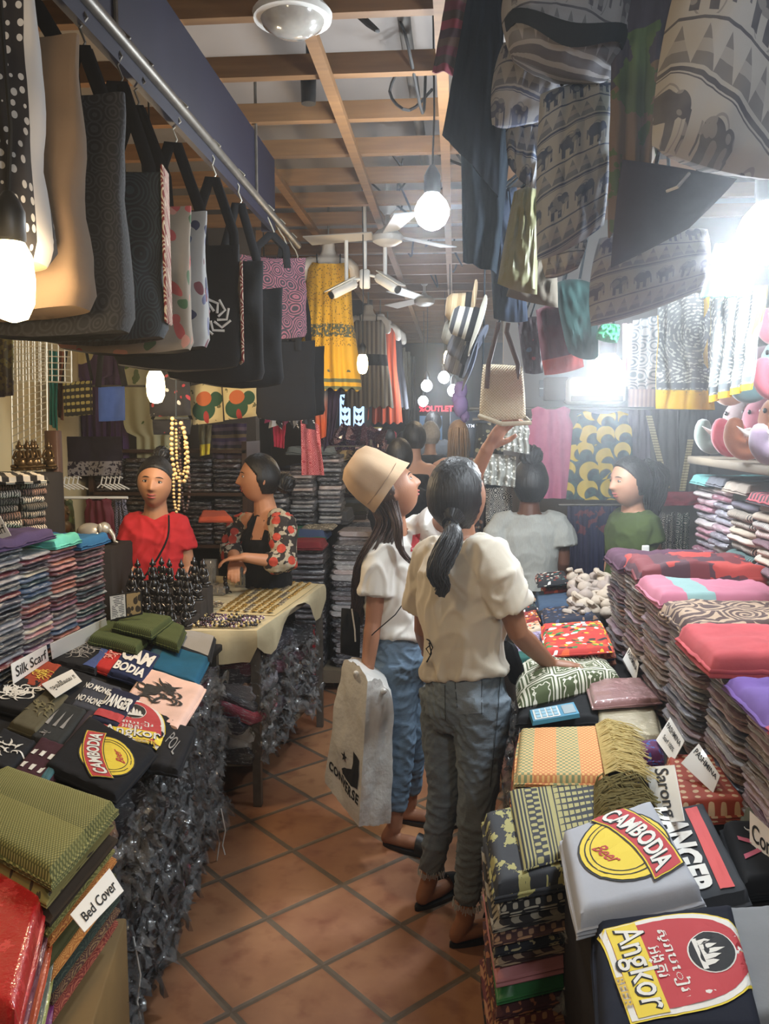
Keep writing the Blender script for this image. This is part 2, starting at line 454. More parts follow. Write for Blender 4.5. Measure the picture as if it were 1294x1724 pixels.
def qpillow(name, cs, mat, T=.1, parent=None, rnd=.35, nu=20, nv=20, lump=.012, power=.5, seed=None, ret=False):
    """stuffed cloth body between four world corners"""
    c = [Vector(p) for p in cs]; n = (c[1]-c[0]).cross(c[3]-c[0]).normalized(); W = ((c[1]-c[0]).length+(c[2]-c[3]).length)/2; H = (c[3]-c[0]).length
    sd = seed if seed is not None else random.random()*50
    def P(u, v, s_):
        a, b = 2*u-1, 2*v-1
        aa = a*sqrt(1-b*b*rnd*.5); bb = b*sqrt(1-a*a*rnd*.5)
        p = bil(c, aa*.5+.5, bb*.5+.5)
        h = max(0, (1-abs(a)**3)*(1-abs(b)**3))**power
        h = h*T/2*(1+nz(u*2.2, v*2.2, sd)*.35)+nz(u*6, v*5, sd+3*s_)*lump*min(1, h*3)+abs(nz(u*13+sd, v*4+s_))*lump*.5*min(1, h*3)
        return p+n*h*s_
    mb = MB()
    for s_ in (1, -1):
        vs, uvs, fs = [], [], []
        for j in range(nv+1):
            for i in range(nu+1): vs.append(P(i/nu, j/nv, s_)); uvs.append((i/nu*W, j/nv*H))
        for j in range(nv):
            for i in range(nu):
                q = [j*(nu+1)+i, j*(nu+1)+i+1, (j+1)*(nu+1)+i+1, (j+1)*(nu+1)+i]; fs.append(q if s_ > 0 else q[::-1])
        mb.add(vs, fs, uvs)
    o = mb.build(name, mat, parent)
    return o
def pc(px, Y):
    """pixel corners -> world; Y one number or four"""
    return [PY(x, y, Y[i] if isinstance(Y, (list, tuple)) else Y) for i, (x, y) in enumerate(px)]
OUT = {
 'tee': [(0, .30), (.02, .5), (.05, .8), (.12, .98), (.24, 1.0), (.3, .96), (.33, .62), (.5, .6), (1, .62)],
 'long': [(0, .3), (.03, .55), (.08, .9), (.3, 1.0), (.55, 1.0), (.6, .9), (.62, .62), (1, .66)],
 'sleeveless': [(0, .5), (.03, .75), (.1, .7), (.2, .85), (.5, .9), (1, 1.0)],
 'dress': [(0, .55), (.05, .66), (.25, .70), (.4, .72), (.7, .88), (1, 1.0)],
 'pants': [(0, .75), (.1, .85), (.3, .95), (.6, .95), (1, .9)],
 'skirt': [(0, .5), (.3, .7), (.7, .9), (1, 1.0)]}
def prof(o, v):
    o = OUT[o]
    for (a, x), (b, y) in zip(o, o[1:]):
        if v <= b: return x+(y-x)*(v-a)/max(1e-6, b-a)
    return o[-1][1]
def garment(name, top, W, H, kind, mat, T=.05, folds=4, amp=.012, parent=None, ang=0, hem=.0, nu=28, nv=30):
    sd = random.random()*40; R = rotz(ang); top = Vector(top); mb = MB()
    for s_ in (1, -1):
        vs, uvs, fs = [], [], []
        for j in range(nv+1):
            v = j/nv; hw = prof(kind, v)*W/2
            for i in range(nu+1):
                a = 2*i/nu-1
                th = T/2*sqrt(max(0, 1-a*a))*(1.0 if kind != 'pants' else abs(sin(a*pi))**.5+.1)
                y = -s_*th + sin(a*folds*pi+sd+nz(v*2, sd))*amp*(.2+v)*(1-a*a*.6)+nz(a*3, v*4, sd)*amp
                z = -v*H - (1-abs(a))*(.05*H if v < .001 else 0) + hem*sin(a*folds*pi+sd)*v
                vs.append(top+R @ Vector((a*hw, y, z))); uvs.append((a*.5*W, v*H))
        for j in range(nv):
            for i in range(nu):
                q = [j*(nu+1)+i, (j+1)*(nu+1)+i, (j+1)*(nu+1)+i+1, j*(nu+1)+i+1]; fs.append(q if s_ > 0 else q[::-1])
        mb.add(vs, fs, uvs)
    return mb.build(name, mat, parent)
def things(fn): return fn
mrail = M('grey_steel', lambda c: c.mix(c.noise(20, 3), '4c4843', '7d766c'), .45, metal=.6)
mwire = M('wire_white', 'b9b4a4', .4, metal=.3)
mbk = cloth('black_canvas', '0d0d10', .9, .2)
# ---------------- left rail and tote bags ----------------
rl = MB().tube([(-.80, -.2, 2.565), (-.80, 2, 2.57), (-.80, 4.3, 2.565)], .016, 10)
for y in (.4, 2.0, 3.4): rl.tube([(-.8, y, 2.57), (-.8, y, 3.1)], .006, 6)
tag(rl.build('hanging_rail', mrail), 'grey steel pipe rail carrying the tote bags below the navy fascia board', 'rail')
def tote(hook, W, H, D, SL, mat, label, ang=0, smat=None, group='tote bags on the left rail', topz=None, n=36, bmat=None):
    hook = Vector(hook); R = rotz(ang); e = empty('tote_bag', hook, label, 'tote bag', group, R)
    sd = random.random()*30; mb = MB(); L = 14; secs = []; uvs = []
    for i in range(L+1):
        v = i/L; z = -SL-v*H; d = .012+ (D/2-.012)*min(1, v*1.35)**1.2
        if i == L: d *= .8; z += .004
        w = W/2*(1-.04*sin(pi*v))*(.93 if i == L else 1)
        ring = []
        for j in range(n):
            a = 2*pi*j/n; x, y = se(a, w, d, 5)
            y += nz(x*8, v*3, sd)*.028*(1-v*.5)+nz(x*16+v*3, v*7, sd)*.010; x += nz(v*4, sd, y*6)*.010*sin(pi*v); zz = z-(.02*cos(x/w*1.4) if i > L-2 else 0)-(.012*cos(x/w*pi/2) if i == 0 else 0)
            ring.append((x, y, zz)); uvs.append((x+y, -z))
        secs.append(ring)
    mb.loft(secs, uvs=uvs)
    # last ring cap carries the bottom material
    mb.m[-1] = 1
    mb.build('bag_body', [mat, bmat or mbk], e)
    for s_ in (-1, 1):
        p = [(-W*.22, s_*.016, -SL-.05), (-W*.2, s_*.012, -SL*.7), (-W*.03, s_*.006, -.035), (W*.03, s_*.006, -.035), (W*.2, s_*.012, -SL*.7), (W*.22, s_*.016, -SL-.05)]
        MB().tube(p, .0155, 8, flat=1, up=(0, 1, 0)).warp(lambda q, s_=s_: (q.x, s_*.010+(q.y-s_*.010)*.25, q.z)).build('strap', smat or mbk, e)
    return e
mstr = M('white_black_batik', lambda c: c.mix(((c.uv()[0]-.275).abs().lt(.035)).max((c.uv()[0]-.135).abs().lt(.045)).max((c.uv()[0]+.05).abs().lt(.05))*c.vor(48, co=c.comb(*c.uv()), rand=.4)[0].gt(.30), 'b4b2b0', '1e1c20'), .9, bump=lambda c: c.noise(40, 3))
mbrn = cloth('brown_canvas', '6d5a48')
mtan = cloth('tan_canvas', 'a58e70')
mdbp = batik('dark_blue_patchwork', '161d26', '2a373e', 13, 60)
mros = floral('rose_print', '857868', ['a04440', '857868', '3f5a38', 'b07a6a', '857868'], 26, .40)
mblf = floral('blue_white_floral', '9a9a98', ['2e3350', '5b5f7d', '9a9a98', '6a3942'], 24, .42)
mwv = batik('dark_weave', '101013', '26262b', 30, 30)
mpat = batik('red_navy_patch', '7d2f2e', 'd0c0a8', 16, 55)
bagspec = [(1.30, .42, .42, .16, .17, mstr, 'white tote bag with broad black batik bands, nearest on the left rail', 0.05, mbk, mtan),
 (1.46, .38, .46, .15, .18, mbrn, 'brown canvas tote bag hanging second on the left rail', -.05, mbrn, mtan),
 (1.64, .36, .46, .13, .20, mwv, 'black tote bag with faint woven side band, between the brown and blue-green bags', .1, mbk, mbk),
 (1.84, .34, .36, .12, .29, mdbp, 'dark blue-green patterned tote bag with red patchwork edge', .0, mbk, mwv),
 (2.03, .33, .35, .11, .31, mros, 'cream tote bag printed with red roses and green leaves', .1, mbk, mbk),
 (2.18, .36, .35, .11, .29, mblf, 'blue and white floral tote bag just behind the rose-print bag', -.1, mbk, mbk),
 (2.46, .37, .36, .12, .31, mbk, 'black tote bag with white swirl emblem and red patch side', .12, mbk, mbk),
 (2.80, .33, .40, .11, .29, mbk, 'plain black tote bag hanging right behind the swirl emblem bag', .05, mbk, mbk),
 (3.12, .32, .36, .10, .33, mbk, 'plain black tote bag third from the far end of the left rail', -.05, mbk, mbk),
 (3.62, .30, .34, .08, .12, batik('maroon_patch_dark', '241f26', '7a4650', 18, 40), 'dark tote bag with maroon patterned panel hung high near the rail end', .2, mbk, mbk),
 (3.86, .28, .36, .10, .45, mbk, 'small black tote bag hanging low, second from the rail end', .0, mbk, mbk),
 (4.14, .28, .34, .10, .45, mbk, 'black tote bag at the very end of the left rail, next to the yellow dress', .1, mbk, mbk)]
ordw = ['nearest', 'second', 'third', 'fourth', 'fifth', 'sixth', 'seventh', 'eighth', 'ninth', 'tenth', 'eleventh', 'last']
for i, (Y, W, H, D, SL, m, lb, an, sm, bm_) in enumerate(bagspec):
    an = [.05, .05, .12, .15, .2, .1, .34, .3, .28, .35, .25, .25][i]; X = -.65-W/2*cos(an)
    hookz = 2.50
    b = tote((X, Y, hookz), W, H, D, SL, m, lb, an, sm, bmat=bm_)
    if i == 6:
        pr = MB()
        for k in range(9):
            a = 2*pi*k/9; pr.tube([(.015*cos(a), 0, .015*sin(a)), (.04*cos(a+.5), 0, .04*sin(a+.5)), (.052*cos(a+1.2), 0, .052*sin(a+1.2))], .004, 5)
        pr.build('emblem', cloth('print_white', 'd8d4cc'), b).location = (.10, -.072, -SL-.22)
        MB().box((.187, 0, -SL-.2), (.008, .09, .3), bev=.003).build('side_patch', mpat, b)
    if i == 3: MB().box((.174, 0, -SL-.16), (.006, .07, .34), bev=.003).build('side_patch', mpat, b)
    hk = MB().tube([(X, Y, hookz-.04), (X+.012, Y, hookz-.02), (X, Y, hookz+.01), (-.80, Y, 2.53), (-.822, Y, 2.57), (-.80, Y, 2.592), (-.778, Y, 2.57)], .003, 6)
    tag(hk.build('metal_hook', mwire if i > 5 else mrail), 'thin metal hook on the left rail, holding the %s tote bag' % (ordw[i]+(' one' if 0 else '')), 'hook', 'hooks on the left rail')
# ---------------- right side: rails and hanging goods ----------------
tag(MB().tube([(.45, .2, 2.62), (.45, 3.4, 2.62)], .015, 10).tube([(.45, .6, 2.62), (.45, .6, 3.1)], .006, 6).tube([(.45, 3.2, 2.62), (.45, 3.2, 3.1)], .006, 6).build('hanging_rail', mrail), 'steel pipe rail over the right table carrying elephant print bags', 'rail')
tag(MB().tube([(.62, 2.2, 2.52), (1.7, 2.2, 2.52)], .012, 8).tube([(.66, 2.2, 2.52), (.66, 2.2, 3.1)], .005, 6).tube([(1.66, 2.2, 2.52), (1.66, 2.2, 3.1)], .005, 6).build('hanging_rail', mrail), 'short steel cross rail on the right above the shelf of plush elephants', 'rail')
mel1 = M('elephant_print_grey', elephant_f('96969a', '3a3944', '56565e', .07, .15, .0), .9, bump=crinkle)
mel2 = M('elephant_print_blue', elephant_f('a0a3a8', '2c3c5e', '2c3a58', .056, .12, .12), .9, bump=crinkle)
mel3 = M('elephant_print_violet', elephant_f('a6a2a8', '403c5a', '5c5672', .05, .11, .0), .9, bump=crinkle)
mel4 = M('elephant_print_pale', elephant_f('c4c2be', '6a6c74', '50505a', .06, .13, .0), .9, bump=crinkle)
mnav = cloth('navy_cloth', '121822', .9); mslate = cloth('slate_cloth', '1f2933', .9); mplum = cloth('plum_grey_canvas', '3f3a48', .9, .08)
mrib = cloth('dark_ribbon', '1b2127', .8)
def hang_to(top, rail_pt, parent):
    MB().tube([rail_pt, ((Vector(rail_pt)+Vector(top))*.5+Vector((0, 0, -.01))), top], .004, 6).build('drawstring', mrib, parent)
def sack(px, Y, mat, label, T=.16, band=None, rail=(.45, None, 2.62), name='drawstring_backpack', group=None, rnd=.45, lump=.014, cat='backpack'):
    c = pc(px, Y); ctr = (c[0]+c[1])/2; e = empty(name, ctr, label, cat, group)
    cl = [p-ctr for p in c]
    qpillow('bag_body', cl, mat, T, e, rnd, 26, 26, lump)
    if band:
        n = (cl[1]-cl[0]).cross(cl[3]-cl[0]).normalized(); n = -n if n.y > 0 else n
        for v0, vw, drop in band:
            mb = MB()
            def fn(u, v):
                a = 2*u-1; vv = v0+drop*(1-a*a)+vw*(v-.5)
                p = bil(cl, .5+.48*a*sqrt(max(.1, 1-(2*vv-1)**2*rnd*.5)), vv); h = T/2*max(0, (1-abs(a)**3)*(1-abs(2*vv-1)**3))**.5
                return p+n*(h*1.1+.022)
            mb.slab(fn, 20, 2, .004); mb.build('band', mrib, e)
    ry = rail[1] if rail[1] is not None else ctr.y
    rp = Vector((rail[0], ry, rail[2]))
    hang_to(cl[0]*.35+cl[1]*.65, rp-ctr, e)
    hang_to(cl[0]*.7+cl[1]*.3, rp-ctr, e)
    return e
G = 'elephant print backpacks on the right'
sack([(838, -30), (1080, -30), (1035, 150), (850, 100)], 1.75, mel1, 'grey elephant print backpack at the very top, crossed by a black strap', .2, [(.62, .16, .22), ], group=G)
sack([(838, 60), (1020, 90), (965, 190), (818, 222)], 1.95, M('elephant_print_grey2', elephant_f('96969a', '3a3944', '3a4668', .065, .14, -.35), .9, bump=crinkle), 'grey elephant print backpack tucked under the one with the black strap', .16, group=G)
sack([(905, 150), (1035, 130), (1020, 385), (900, 450)], 1.82, mel2, 'blue elephant print backpack hanging in the middle of the right bags', .12, None, group=G, rnd=.25)
sack([(850, 175), (930, 170), (905, 330), (852, 280)], 2.1, mel2, 'small blue elephant print bag peeking out left of the large blue one', .1, group=G)
sack([(1135, -60), (1420, -60), (1340, 320), (1085, 255)], 1.28, M('elephant_print_big', elephant_f('b4b2b0', '3e404a', '5a5a62', .075, .17, -.45), .9, bump=crinkle), 'largest grey elephant print backpack at the upper right corner', .2, None, group=G, rnd=.3)
sack([(1000, 395), (1200, 380), (1190, 490), (985, 560)], 2.0, mel3, 'violet elephant print bag below the flat plum pouch', .14, group=G, rnd=.35)
sack([(905, 385), (995, 385), (975, 455), (915, 475)], 1.98, mel4, 'small pale patterned bag between the blue backpack and the violet bag', .07, group=G)
sack([(1045, 265), (1245, 300), (1160, 385), (1025, 455)], 1.62, mplum, 'flat plum grey pouch with a thin white cord', .03, name='flat_pouch', rnd=.12, lump=.003, cat='pouch')
o = MB().tube([PY(1122, 322, 1.6), PY(1140, 315, 1.58), PY(1160, 292, 1.6)], .003, 6).build('cord', mwhitepl)
tag(o, 'short white cord dangling in front of the flat plum pouch', 'cord')
# dark garments and cloths
def cl(name, label, cat, px, Y, mat, folds=4, amp=.014, group=None, t=.004, **k):
    o = qcloth(name, pc(px, Y), mat, folds, amp, t, **k); return tag(o, label, cat, group)
cl('hanging_cloth', 'dark navy cloth hanging beside the first right bags, its corner pointing at the aisle', 'cloth', [(790, -20), (850, -20), (838, 330), (744, 225)], 2.05, mnav, 1, .01)
cl('hanging_cloth', 'long slate blue cloth hanging below the pointed navy one', 'cloth', [(775, 220), (865, 200), (835, 460), (780, 440)], 2.3, mslate, 2, .012)
cl('hanging_garment', 'maroon patterned garment with pink hem at the top of the aisle', 'garment', [(755, -30), (850, -30), (790, 130), (728, 120)], 2.2, stripes('maroon_weave', ['3d2730', '564238', '5a2c36', '41332f', '7a3340'], .11, 1, wob=.03), 2, .008)
cl('hanging_tapestry', 'dark tapestry with brown band and green trees between elephant bags', 'tapestry', [(1030, -30), (1140, -30), (1110, 250), (1025, 400)], 1.72,
   M('tree_tapestry', lambda c: c.mix((c.noise(13, 4).gt(.54))*c.uv()[1].gt(.1), c.mix(c.uv()[1].gt(.2), '3b353f', '6d5a44'), '4a5c34'), .9), 3, .012)
mol = M('olive_satin', lambda c: c.mix(c.noise(3, 2), '6c6c4c', '8b8a5e'), .5, sheen=.3, bump=crinkle)
sack([(865, 320), (905, 310), (905, 500), (835, 480)], 2.2, mol, 'olive satin bag with a shiny yellow-green side', .09, name='satin_bag', cat='bag', rnd=.15)
sack([(885, 395), (935, 400), (940, 520), (850, 500)], 2.35, cloth('brown_grey_canvas', '6b6459'), 'grey-brown canvas bag below the olive satin bag', .08, name='canvas_bag', cat='bag', rnd=.1)
sack([(820, 330), (870, 310), (890, 545), (830, 540)], 2.5, cloth('dusty_navy', '333c4c'), 'dusty navy bag behind the olive satin bag', .08, name='canvas_bag', cat='bag', rnd=.15)
sack([(930, 470), (1000, 470), (1010, 610), (955, 600)], 2.6, cloth('dark_teal', '2f4a48'), 'dark teal bag hanging left of the bright lamp', .1, name='canvas_bag', cat='bag', rnd=.4)
sack([(900, 520), (960, 500), (985, 620), (915, 635)], 2.75, M('red_plum_patch', lambda c: c.mix(c.uv()[1].gt(.17), c.mix(c.uv()[0].gt(.1), '6a2c3a', '7c3338'), 'b8504c'), .9, bump=crinkle), 'red and plum bag near the bright lamp', .08, name='canvas_bag', cat='bag', rnd=.2)
sack([(870, 540), (905, 530), (915, 630), (882, 630)], 2.9, floral('dark_red_floral', '37242c', ['7e3038', '37242c', '46566c'], 30, .4), 'small dark floral bag hanging above the woven handbag', .05, name='canvas_bag', cat='bag', rnd=.2)
sack([(1010, 545), (1045, 545), (1040, 580), (1000, 572)], 2.5, cloth('bright_green', '56b184'), 'small bright green bag corner above the bright lamp', .04, name='canvas_bag', cat='bag')
cl('hanging_scarf', 'turquoise scarf hanging beside the glaring bulb', 'scarf', [(1205, 410), (1285, 410), (1262, 500), (1180, 500)], 2.3, cloth('turquoise', '5fb9a6'), 4, .012)
# sarongs on the cross rail
def mandala(c):
    u, v = c.uv(); a = ((u*16).fr()-.5); 
    du = (u/.24).fr()-.5; dv = (v/.24).fr()-.5; r = (du*du+dv*dv).sqrt()
    k = ((r*150).sin()*.6+(c.vor(95, co=c.comb(u, v), rand=.7)[0]*3-1)).gt(.2)
    base = c.mix(k, 'd2d3cc', '7c7f80')
    y = v.gt(.30)
    yb = c.mix((c.noise(60, 2)).gt(.62)*v.lt(.315), 'e3b81f', 'b8931c')
    base = c.mix((v-.285).abs().lt(.008), base, '6e7376')
    base = c.mix((((u+.02)/.16).fr().lt(.13))*(c.noise(9, 1).gt(.5)), base, 'dcb52e')
    return c.mix(y, base, yb)
Ms = M('sarong_mandala', mandala, .85)
o = qcloth('hanging_sarong', [PY(1108, 495, 2.75), PY(1205, 492, 2.65), PY(1203, 690, 2.65), PY(1104, 688, 2.75)], Ms, 3, .014); tag(o, 'white and grey mandala sarong with yellow hem, the longer left one', 'sarong')
o = qcloth('hanging_sarong', [PY(1195, 490, 2.5), PY(1290, 480, 2.4), PY(1262, 655, 2.4), PY(1190, 680, 2.5)], Ms, 4, .016); tag(o, 'grey patterned sarong hanging behind the plush elephants', 'sarong')
o = qcloth('hanging_cloth', [PY(1066, 540, 3.1), PY(1112, 530, 3.0), PY(1108, 655, 3.0), PY(1060, 655, 3.1)], batik('white_grey_print', 'd5d8da', '8d9aa5', 22, 30), 3, .01); tag(o, 'white cloth with grey pattern between bright lamp and yellow hem sarong', 'cloth')
o = qcloth('hanging_cloth', [PY(1048, 545, 3.3), PY(1068, 545, 3.3), PY(1064, 650, 3.3), PY(1050, 650, 3.3)], stripes('pink_white_stripe', ['d8a3b0', 'e9e4e4'], .03, 0), 2, .008); tag(o, 'narrow pink and white striped cloth right beside the bright lamp', 'cloth')
# straw hats / baskets stack hanging over the aisle
mstraw = lambda nm, a, b: M(nm, lambda c: c.mix((c.xyz()[2]*150).sin().gt(.2), a, b), .9, bump=lambda c: (c.xyz()[2]*700).sin())
def hat(c, r, m, label, R, bm=None):
    e = empty('straw_hat', c, label, 'hat', 'hats on the right side of the aisle', R)
    MB().lathe([(.001, .11), (r*.3, .108), (r*.46, .09), (r*.52, .03), (r*.55, 0)], n=24).build('crown', m, e)
    MB().slab(lambda u, v: ((r*.54+r*.46*v)*cos(2*pi*u), (r*.54+r*.46*v)*sin(2*pi*u), -.012*v+.008*sin(4*pi*u)*v), 32, 4, .004).build('brim', m, e)
    MB().lathe([(r*.53, .028), (r*.56, .026), (r*.565, .004), (r*.55, .002)], n=24).build('hat_band', bm or mbk, e)
    return e
hs = [(792, 520, 3.7, 'a59072', '8a7656', 'tan straw hat at the top of the hat column'), (800, 548, 3.6, '9b9a90', '2f3238', 'black and grey striped straw hat in the hat column'),
      (785, 566, 3.8, '8f8d84', '77766e', 'grey straw hat facing the aisle in the hat column'), (795, 590, 3.75, '4c5260', '6a6e78', 'slate blue straw hat below the grey one'),
      (788, 612, 3.9, '6e7280', '8b8f97', 'lowest grey-blue straw hat with a beaded brim')]
for i, (x, y, Y, a, b, lb) in enumerate(hs):
    hat(PY(x, y, Y), .125, mstraw('straw_%d' % i, a, b), lb, frame((0, -1, .2), (.25, 0, 1), (-1, -.15, .3)) @ rotz(i))
tag(MB().tube([PY(792, 520, 3.75)+Vector((.06, 0, 1.0)), PY(792, 500, 3.75)+Vector((.06, 0, 0)), PY(790, 625, 3.85)+Vector((.06, 0, 0))], .004, 6).build('suspension_rope', mrib), 'dark rope on which the straw hats are strung', 'rope')
# woven handbag the hat lady touches
c4 = pc([(812, 612), (880, 616), (886, 706), (805, 708)], 2.95); ctr = (c4[0]+c4[1])/2
e = empty('woven_handbag', ctr, 'cream woven handbag with brown leather handles, held up from below by a hand', 'handbag')
mwov = M('cream_weave', lambda c: c.mix(((c.uv()[0]*620).sin()*(c.uv()[1]*620).sin()).gt(0), 'b9a98c', 'd2c4a8'), .9, bump=lambda c: (c.uv()[0]*620).sin()*(c.uv()[1]*620).sin(), bs=.6)
qpillow('bag_body', [p-ctr for p in c4], mwov, .07, e, .12, 24, 24, .003)
MB().tube([p-ctr for p in pc([(806, 700), (845, 714), (892, 712), (884, 704)], [2.92, 2.86, 2.9, 2.95])], .008, 8).build('rolled_rim', mwov, e)
mlea = cloth('brown_leather', '5d4438', .5)
for a, b, c_, yy in ((818, 842, 835, -.042), (868, 850, 852, -.02)):
    q = [p-ctr+Vector((0, yy, 0)) for p in pc([(a, 655), (a+3, 615), (c_, 560), (c_+3, 545)], 2.95)]
    MB().tube(q, .006, 8, flat=1.4).build('handle', mlea, e)
hang_to(Vector(PY(838, 546, 2.95))-ctr, Vector((.45, 2.9, 2.62))-ctr, e)
# purple plush hanging by the cash machine
o = MB().ell((0, 0, .07), (.045, .04, .06)).ell((0, 0, -.03), (.05, .045, .08)).ell((.03, 0, -.1), (.03, .03, .04)).ell((-.03, 0, .02), (.03, .03, .04))
o.warp(lambda p: p*(1+.1*nz(p.x*60, p.y*60, p.z*60))); o = o.build('hanging_plush', cloth('lilac_plush', '8d78b0', 1, .2)); o.location = PY(775, 675, 5.6); tag(o, 'lilac fluffy plush hanging near the cash machine sign', 'plush')
# ---------------- folded cloth, prints and signs ----------------
def fold_quad(name, cs, t, mat, parent=None, layers=3, rb=.018, seed=0, amp=.003, nu=22, nv=22, sag=0):
    """folded cloth whose footprint is the world quad cs (4 corners, any order around); returns object, surface function"""
    c = [Vector(p) for p in cs]; z0 = sum(p.z for p in c)/4
    L1 = (c[1]-c[0]).length; L2 = (c[3]-c[0]).length
    def ed(u, v):
        d = max(0.0, min(u*L1, (1-u)*L1, v*L2, (1-v)*L2)); return 1-(1-min(1, d/rb))**2.2
    def top(u, v):
        p = bil(c, u, v); e = .35+.65*ed(u, v)**.5
        return p+Vector((0, 0, t*e+nz(u*4, v*4, seed)*amp+abs(nz(u*9+seed, v*7))*amp*.8-sag*(2*u-1)**2))
    mb = MB(); vs = []; uvs = []; fs = []
    cs_ = lambda q: q*.45+.55*(.5-.5*cos(pi*q))
    for j in range(nv+1):
        for i in range(nu+1): vs.append(top(cs_(i/nu), cs_(j/nv))); uvs.append((cs_(i/nu)*L1, cs_(j/nv)*L2))
    up = (c[1]-c[0]).cross(c[3]-c[0]).z > 0
    for j in range(nv):
        for i in range(nu):
            q = [j*(nu+1)+i, j*(nu+1)+i+1, (j+1)*(nu+1)+i+1, (j+1)*(nu+1)+i]; fs.append(q if up else q[::-1])
    mb.add(vs, fs, uvs)
    # sides with fold lines: ring loops going down
    per = [(cs_(i/nu), 0) for i in range(nu)]+[(1, cs_(j/nv)) for j in range(nv)]+[(1-cs_(i/nu), 1) for i in range(nu)]+[(0, 1-cs_(j/nv)) for j in range(nv)]
    ctr = (c[0]+c[1]+c[2]+c[3])/4; K = layers*4; rings = []; ruv = []
    for k in range(K+1):
        f = k/K; ring = []
        for q, (u, v) in enumerate(per):
            p = top(u, v); d = (bil(c, u, v)-ctr); d.z = 0; d.normalize()
            zz = p.z*(1-f)+bil(c, u, v).z*f
            b = abs(sin(f*layers*pi))**.6*.006*min(1, t/.02)+nz(f*layers*1.3, q*.13, seed)*.004*(1 if 0 < k < K else 0)
            ring.append(Vector((p.x+d.x*b, p.y+d.y*b, zz))); ruv.append((q*.01, f*t))
        rings.append(ring)
    o = MB().loft(rings, cap=False, uvs=ruv)
    if not up: o.f = [f[::-1] for f in o.f]
    for f in o.f: f.reverse()
    mb.join(o); b = MB().add([bil(c, u, v) for u, v in per], [list(range(len(per)))[::-1]]); mb.join(b)
    return mb.build(name, mat, parent), top, L1, L2
def decal(name, mb, top, mat, parent, off=.002, sx=1, sy=1, local=None):
    """drape flat art (x,y in 0..1 of the quad) onto a surface function"""
    vs = []
    for p in mb.v:
        u, v = p.x, p.y
        q = top(u, v); e = .01
        vs.append(q+Vector((0, 0, off+p.z)))
    o = MB(); o.add([(v-local) if local is not None else v for v in vs], mb.f)
    return o.build(name, mat, parent, smooth=False)
def art(mb, cx, cy, w, h, rot=0):
    """place art authored around 0 with size 1 into unit square"""
    fit(mb, 1, 1); mb.v = [Vector((p.x*w, p.y*h, p.z)) for p in mb.v]
    ca, sa = cos(rot), sin(rot); mb.v = [Vector((p.x*ca-p.y*sa+cx, p.x*sa+p.y*ca+cy, p.z)) for p in mb.v]; return mb
mW = M('print_white_ink', 'd9d6cf', .8); mR = M('print_red_ink', 'b2343a', .8); mYl = M('print_yellow_ink', 'dcc23a', .8)
mK = M('print_black_ink', '17171a', .8); mG = M('print_grey_ink', '8c8a88', .8); mSal = M('print_salmon_ink', 'c9504f', .8); mGold = M('print_gold_ink', 'c8a63c', .8)
mPaper = M('white_paper', 'e4e2dc', .5, coat=.5)
def tee(px, z, col, label, art_fn=None, t=.022, group='folded t-shirts laid out on the left table', name='folded_t_shirt', layers=3, seed=0, tilt=None, cat='t-shirt', mat=None, var=.12):
    if isinstance(z, (int, float)): z = [z]*4
    cs = [PZ(x, y, zz) for (x, y), zz in zip(px, z)]; ctr = sum(cs, Vector())/4
    e = empty(name, ctr, label, cat, group)
    lc = [p-ctr for p in cs]
    m = mat or cloth('tee_'+col, col, .92, var)
    o, top, a, b = fold_quad('cloth_body', lc, t, m, e, layers, seed=seed+hash(label) % 17)
    if art_fn: art_fn(e, top, a, b)
    return e
def T(e, top, s, cx, cy, w, h, mat, rot=0, off=.003, bold=.0, name='lettering', flip=False):
    mb = text_mb(s, 1, bold=bold); 
    if flip: pass
    return decal(name, art(mb, cx, cy, w, h, rot), top, mat, e, off)
def Pp(e, top, pts, mat, off=.002, name='print'):
    return decal(name, poly_mb(pts, .05), top, mat, e, off)
def arc_text(s, cx, cy, w, h, bend, rot=0):
    mb = text_mb(s, 1, bold=.03); fit(mb, 1, 1); mb.v = [Vector((p.x, p.y*(1-.0*p.x)+bend*(1-4*p.x*p.x), 0)) for p in mb.v]
    mb.v = [Vector((p.x*w, p.y*h, 0)) for p in mb.v]; ca, sa = cos(rot), sin(rot)
    mb.v = [Vector((p.x*ca-p.y*sa+cx, p.x*sa+p.y*ca+cy, 0)) for p in mb.v]; return mb
def rotp(pts, cx, cy, r, k=1):
    return [(cx+x*cos(r)-y*sin(r)*k, cy+x*sin(r)/k*1+y*cos(r)) for x, y in pts]
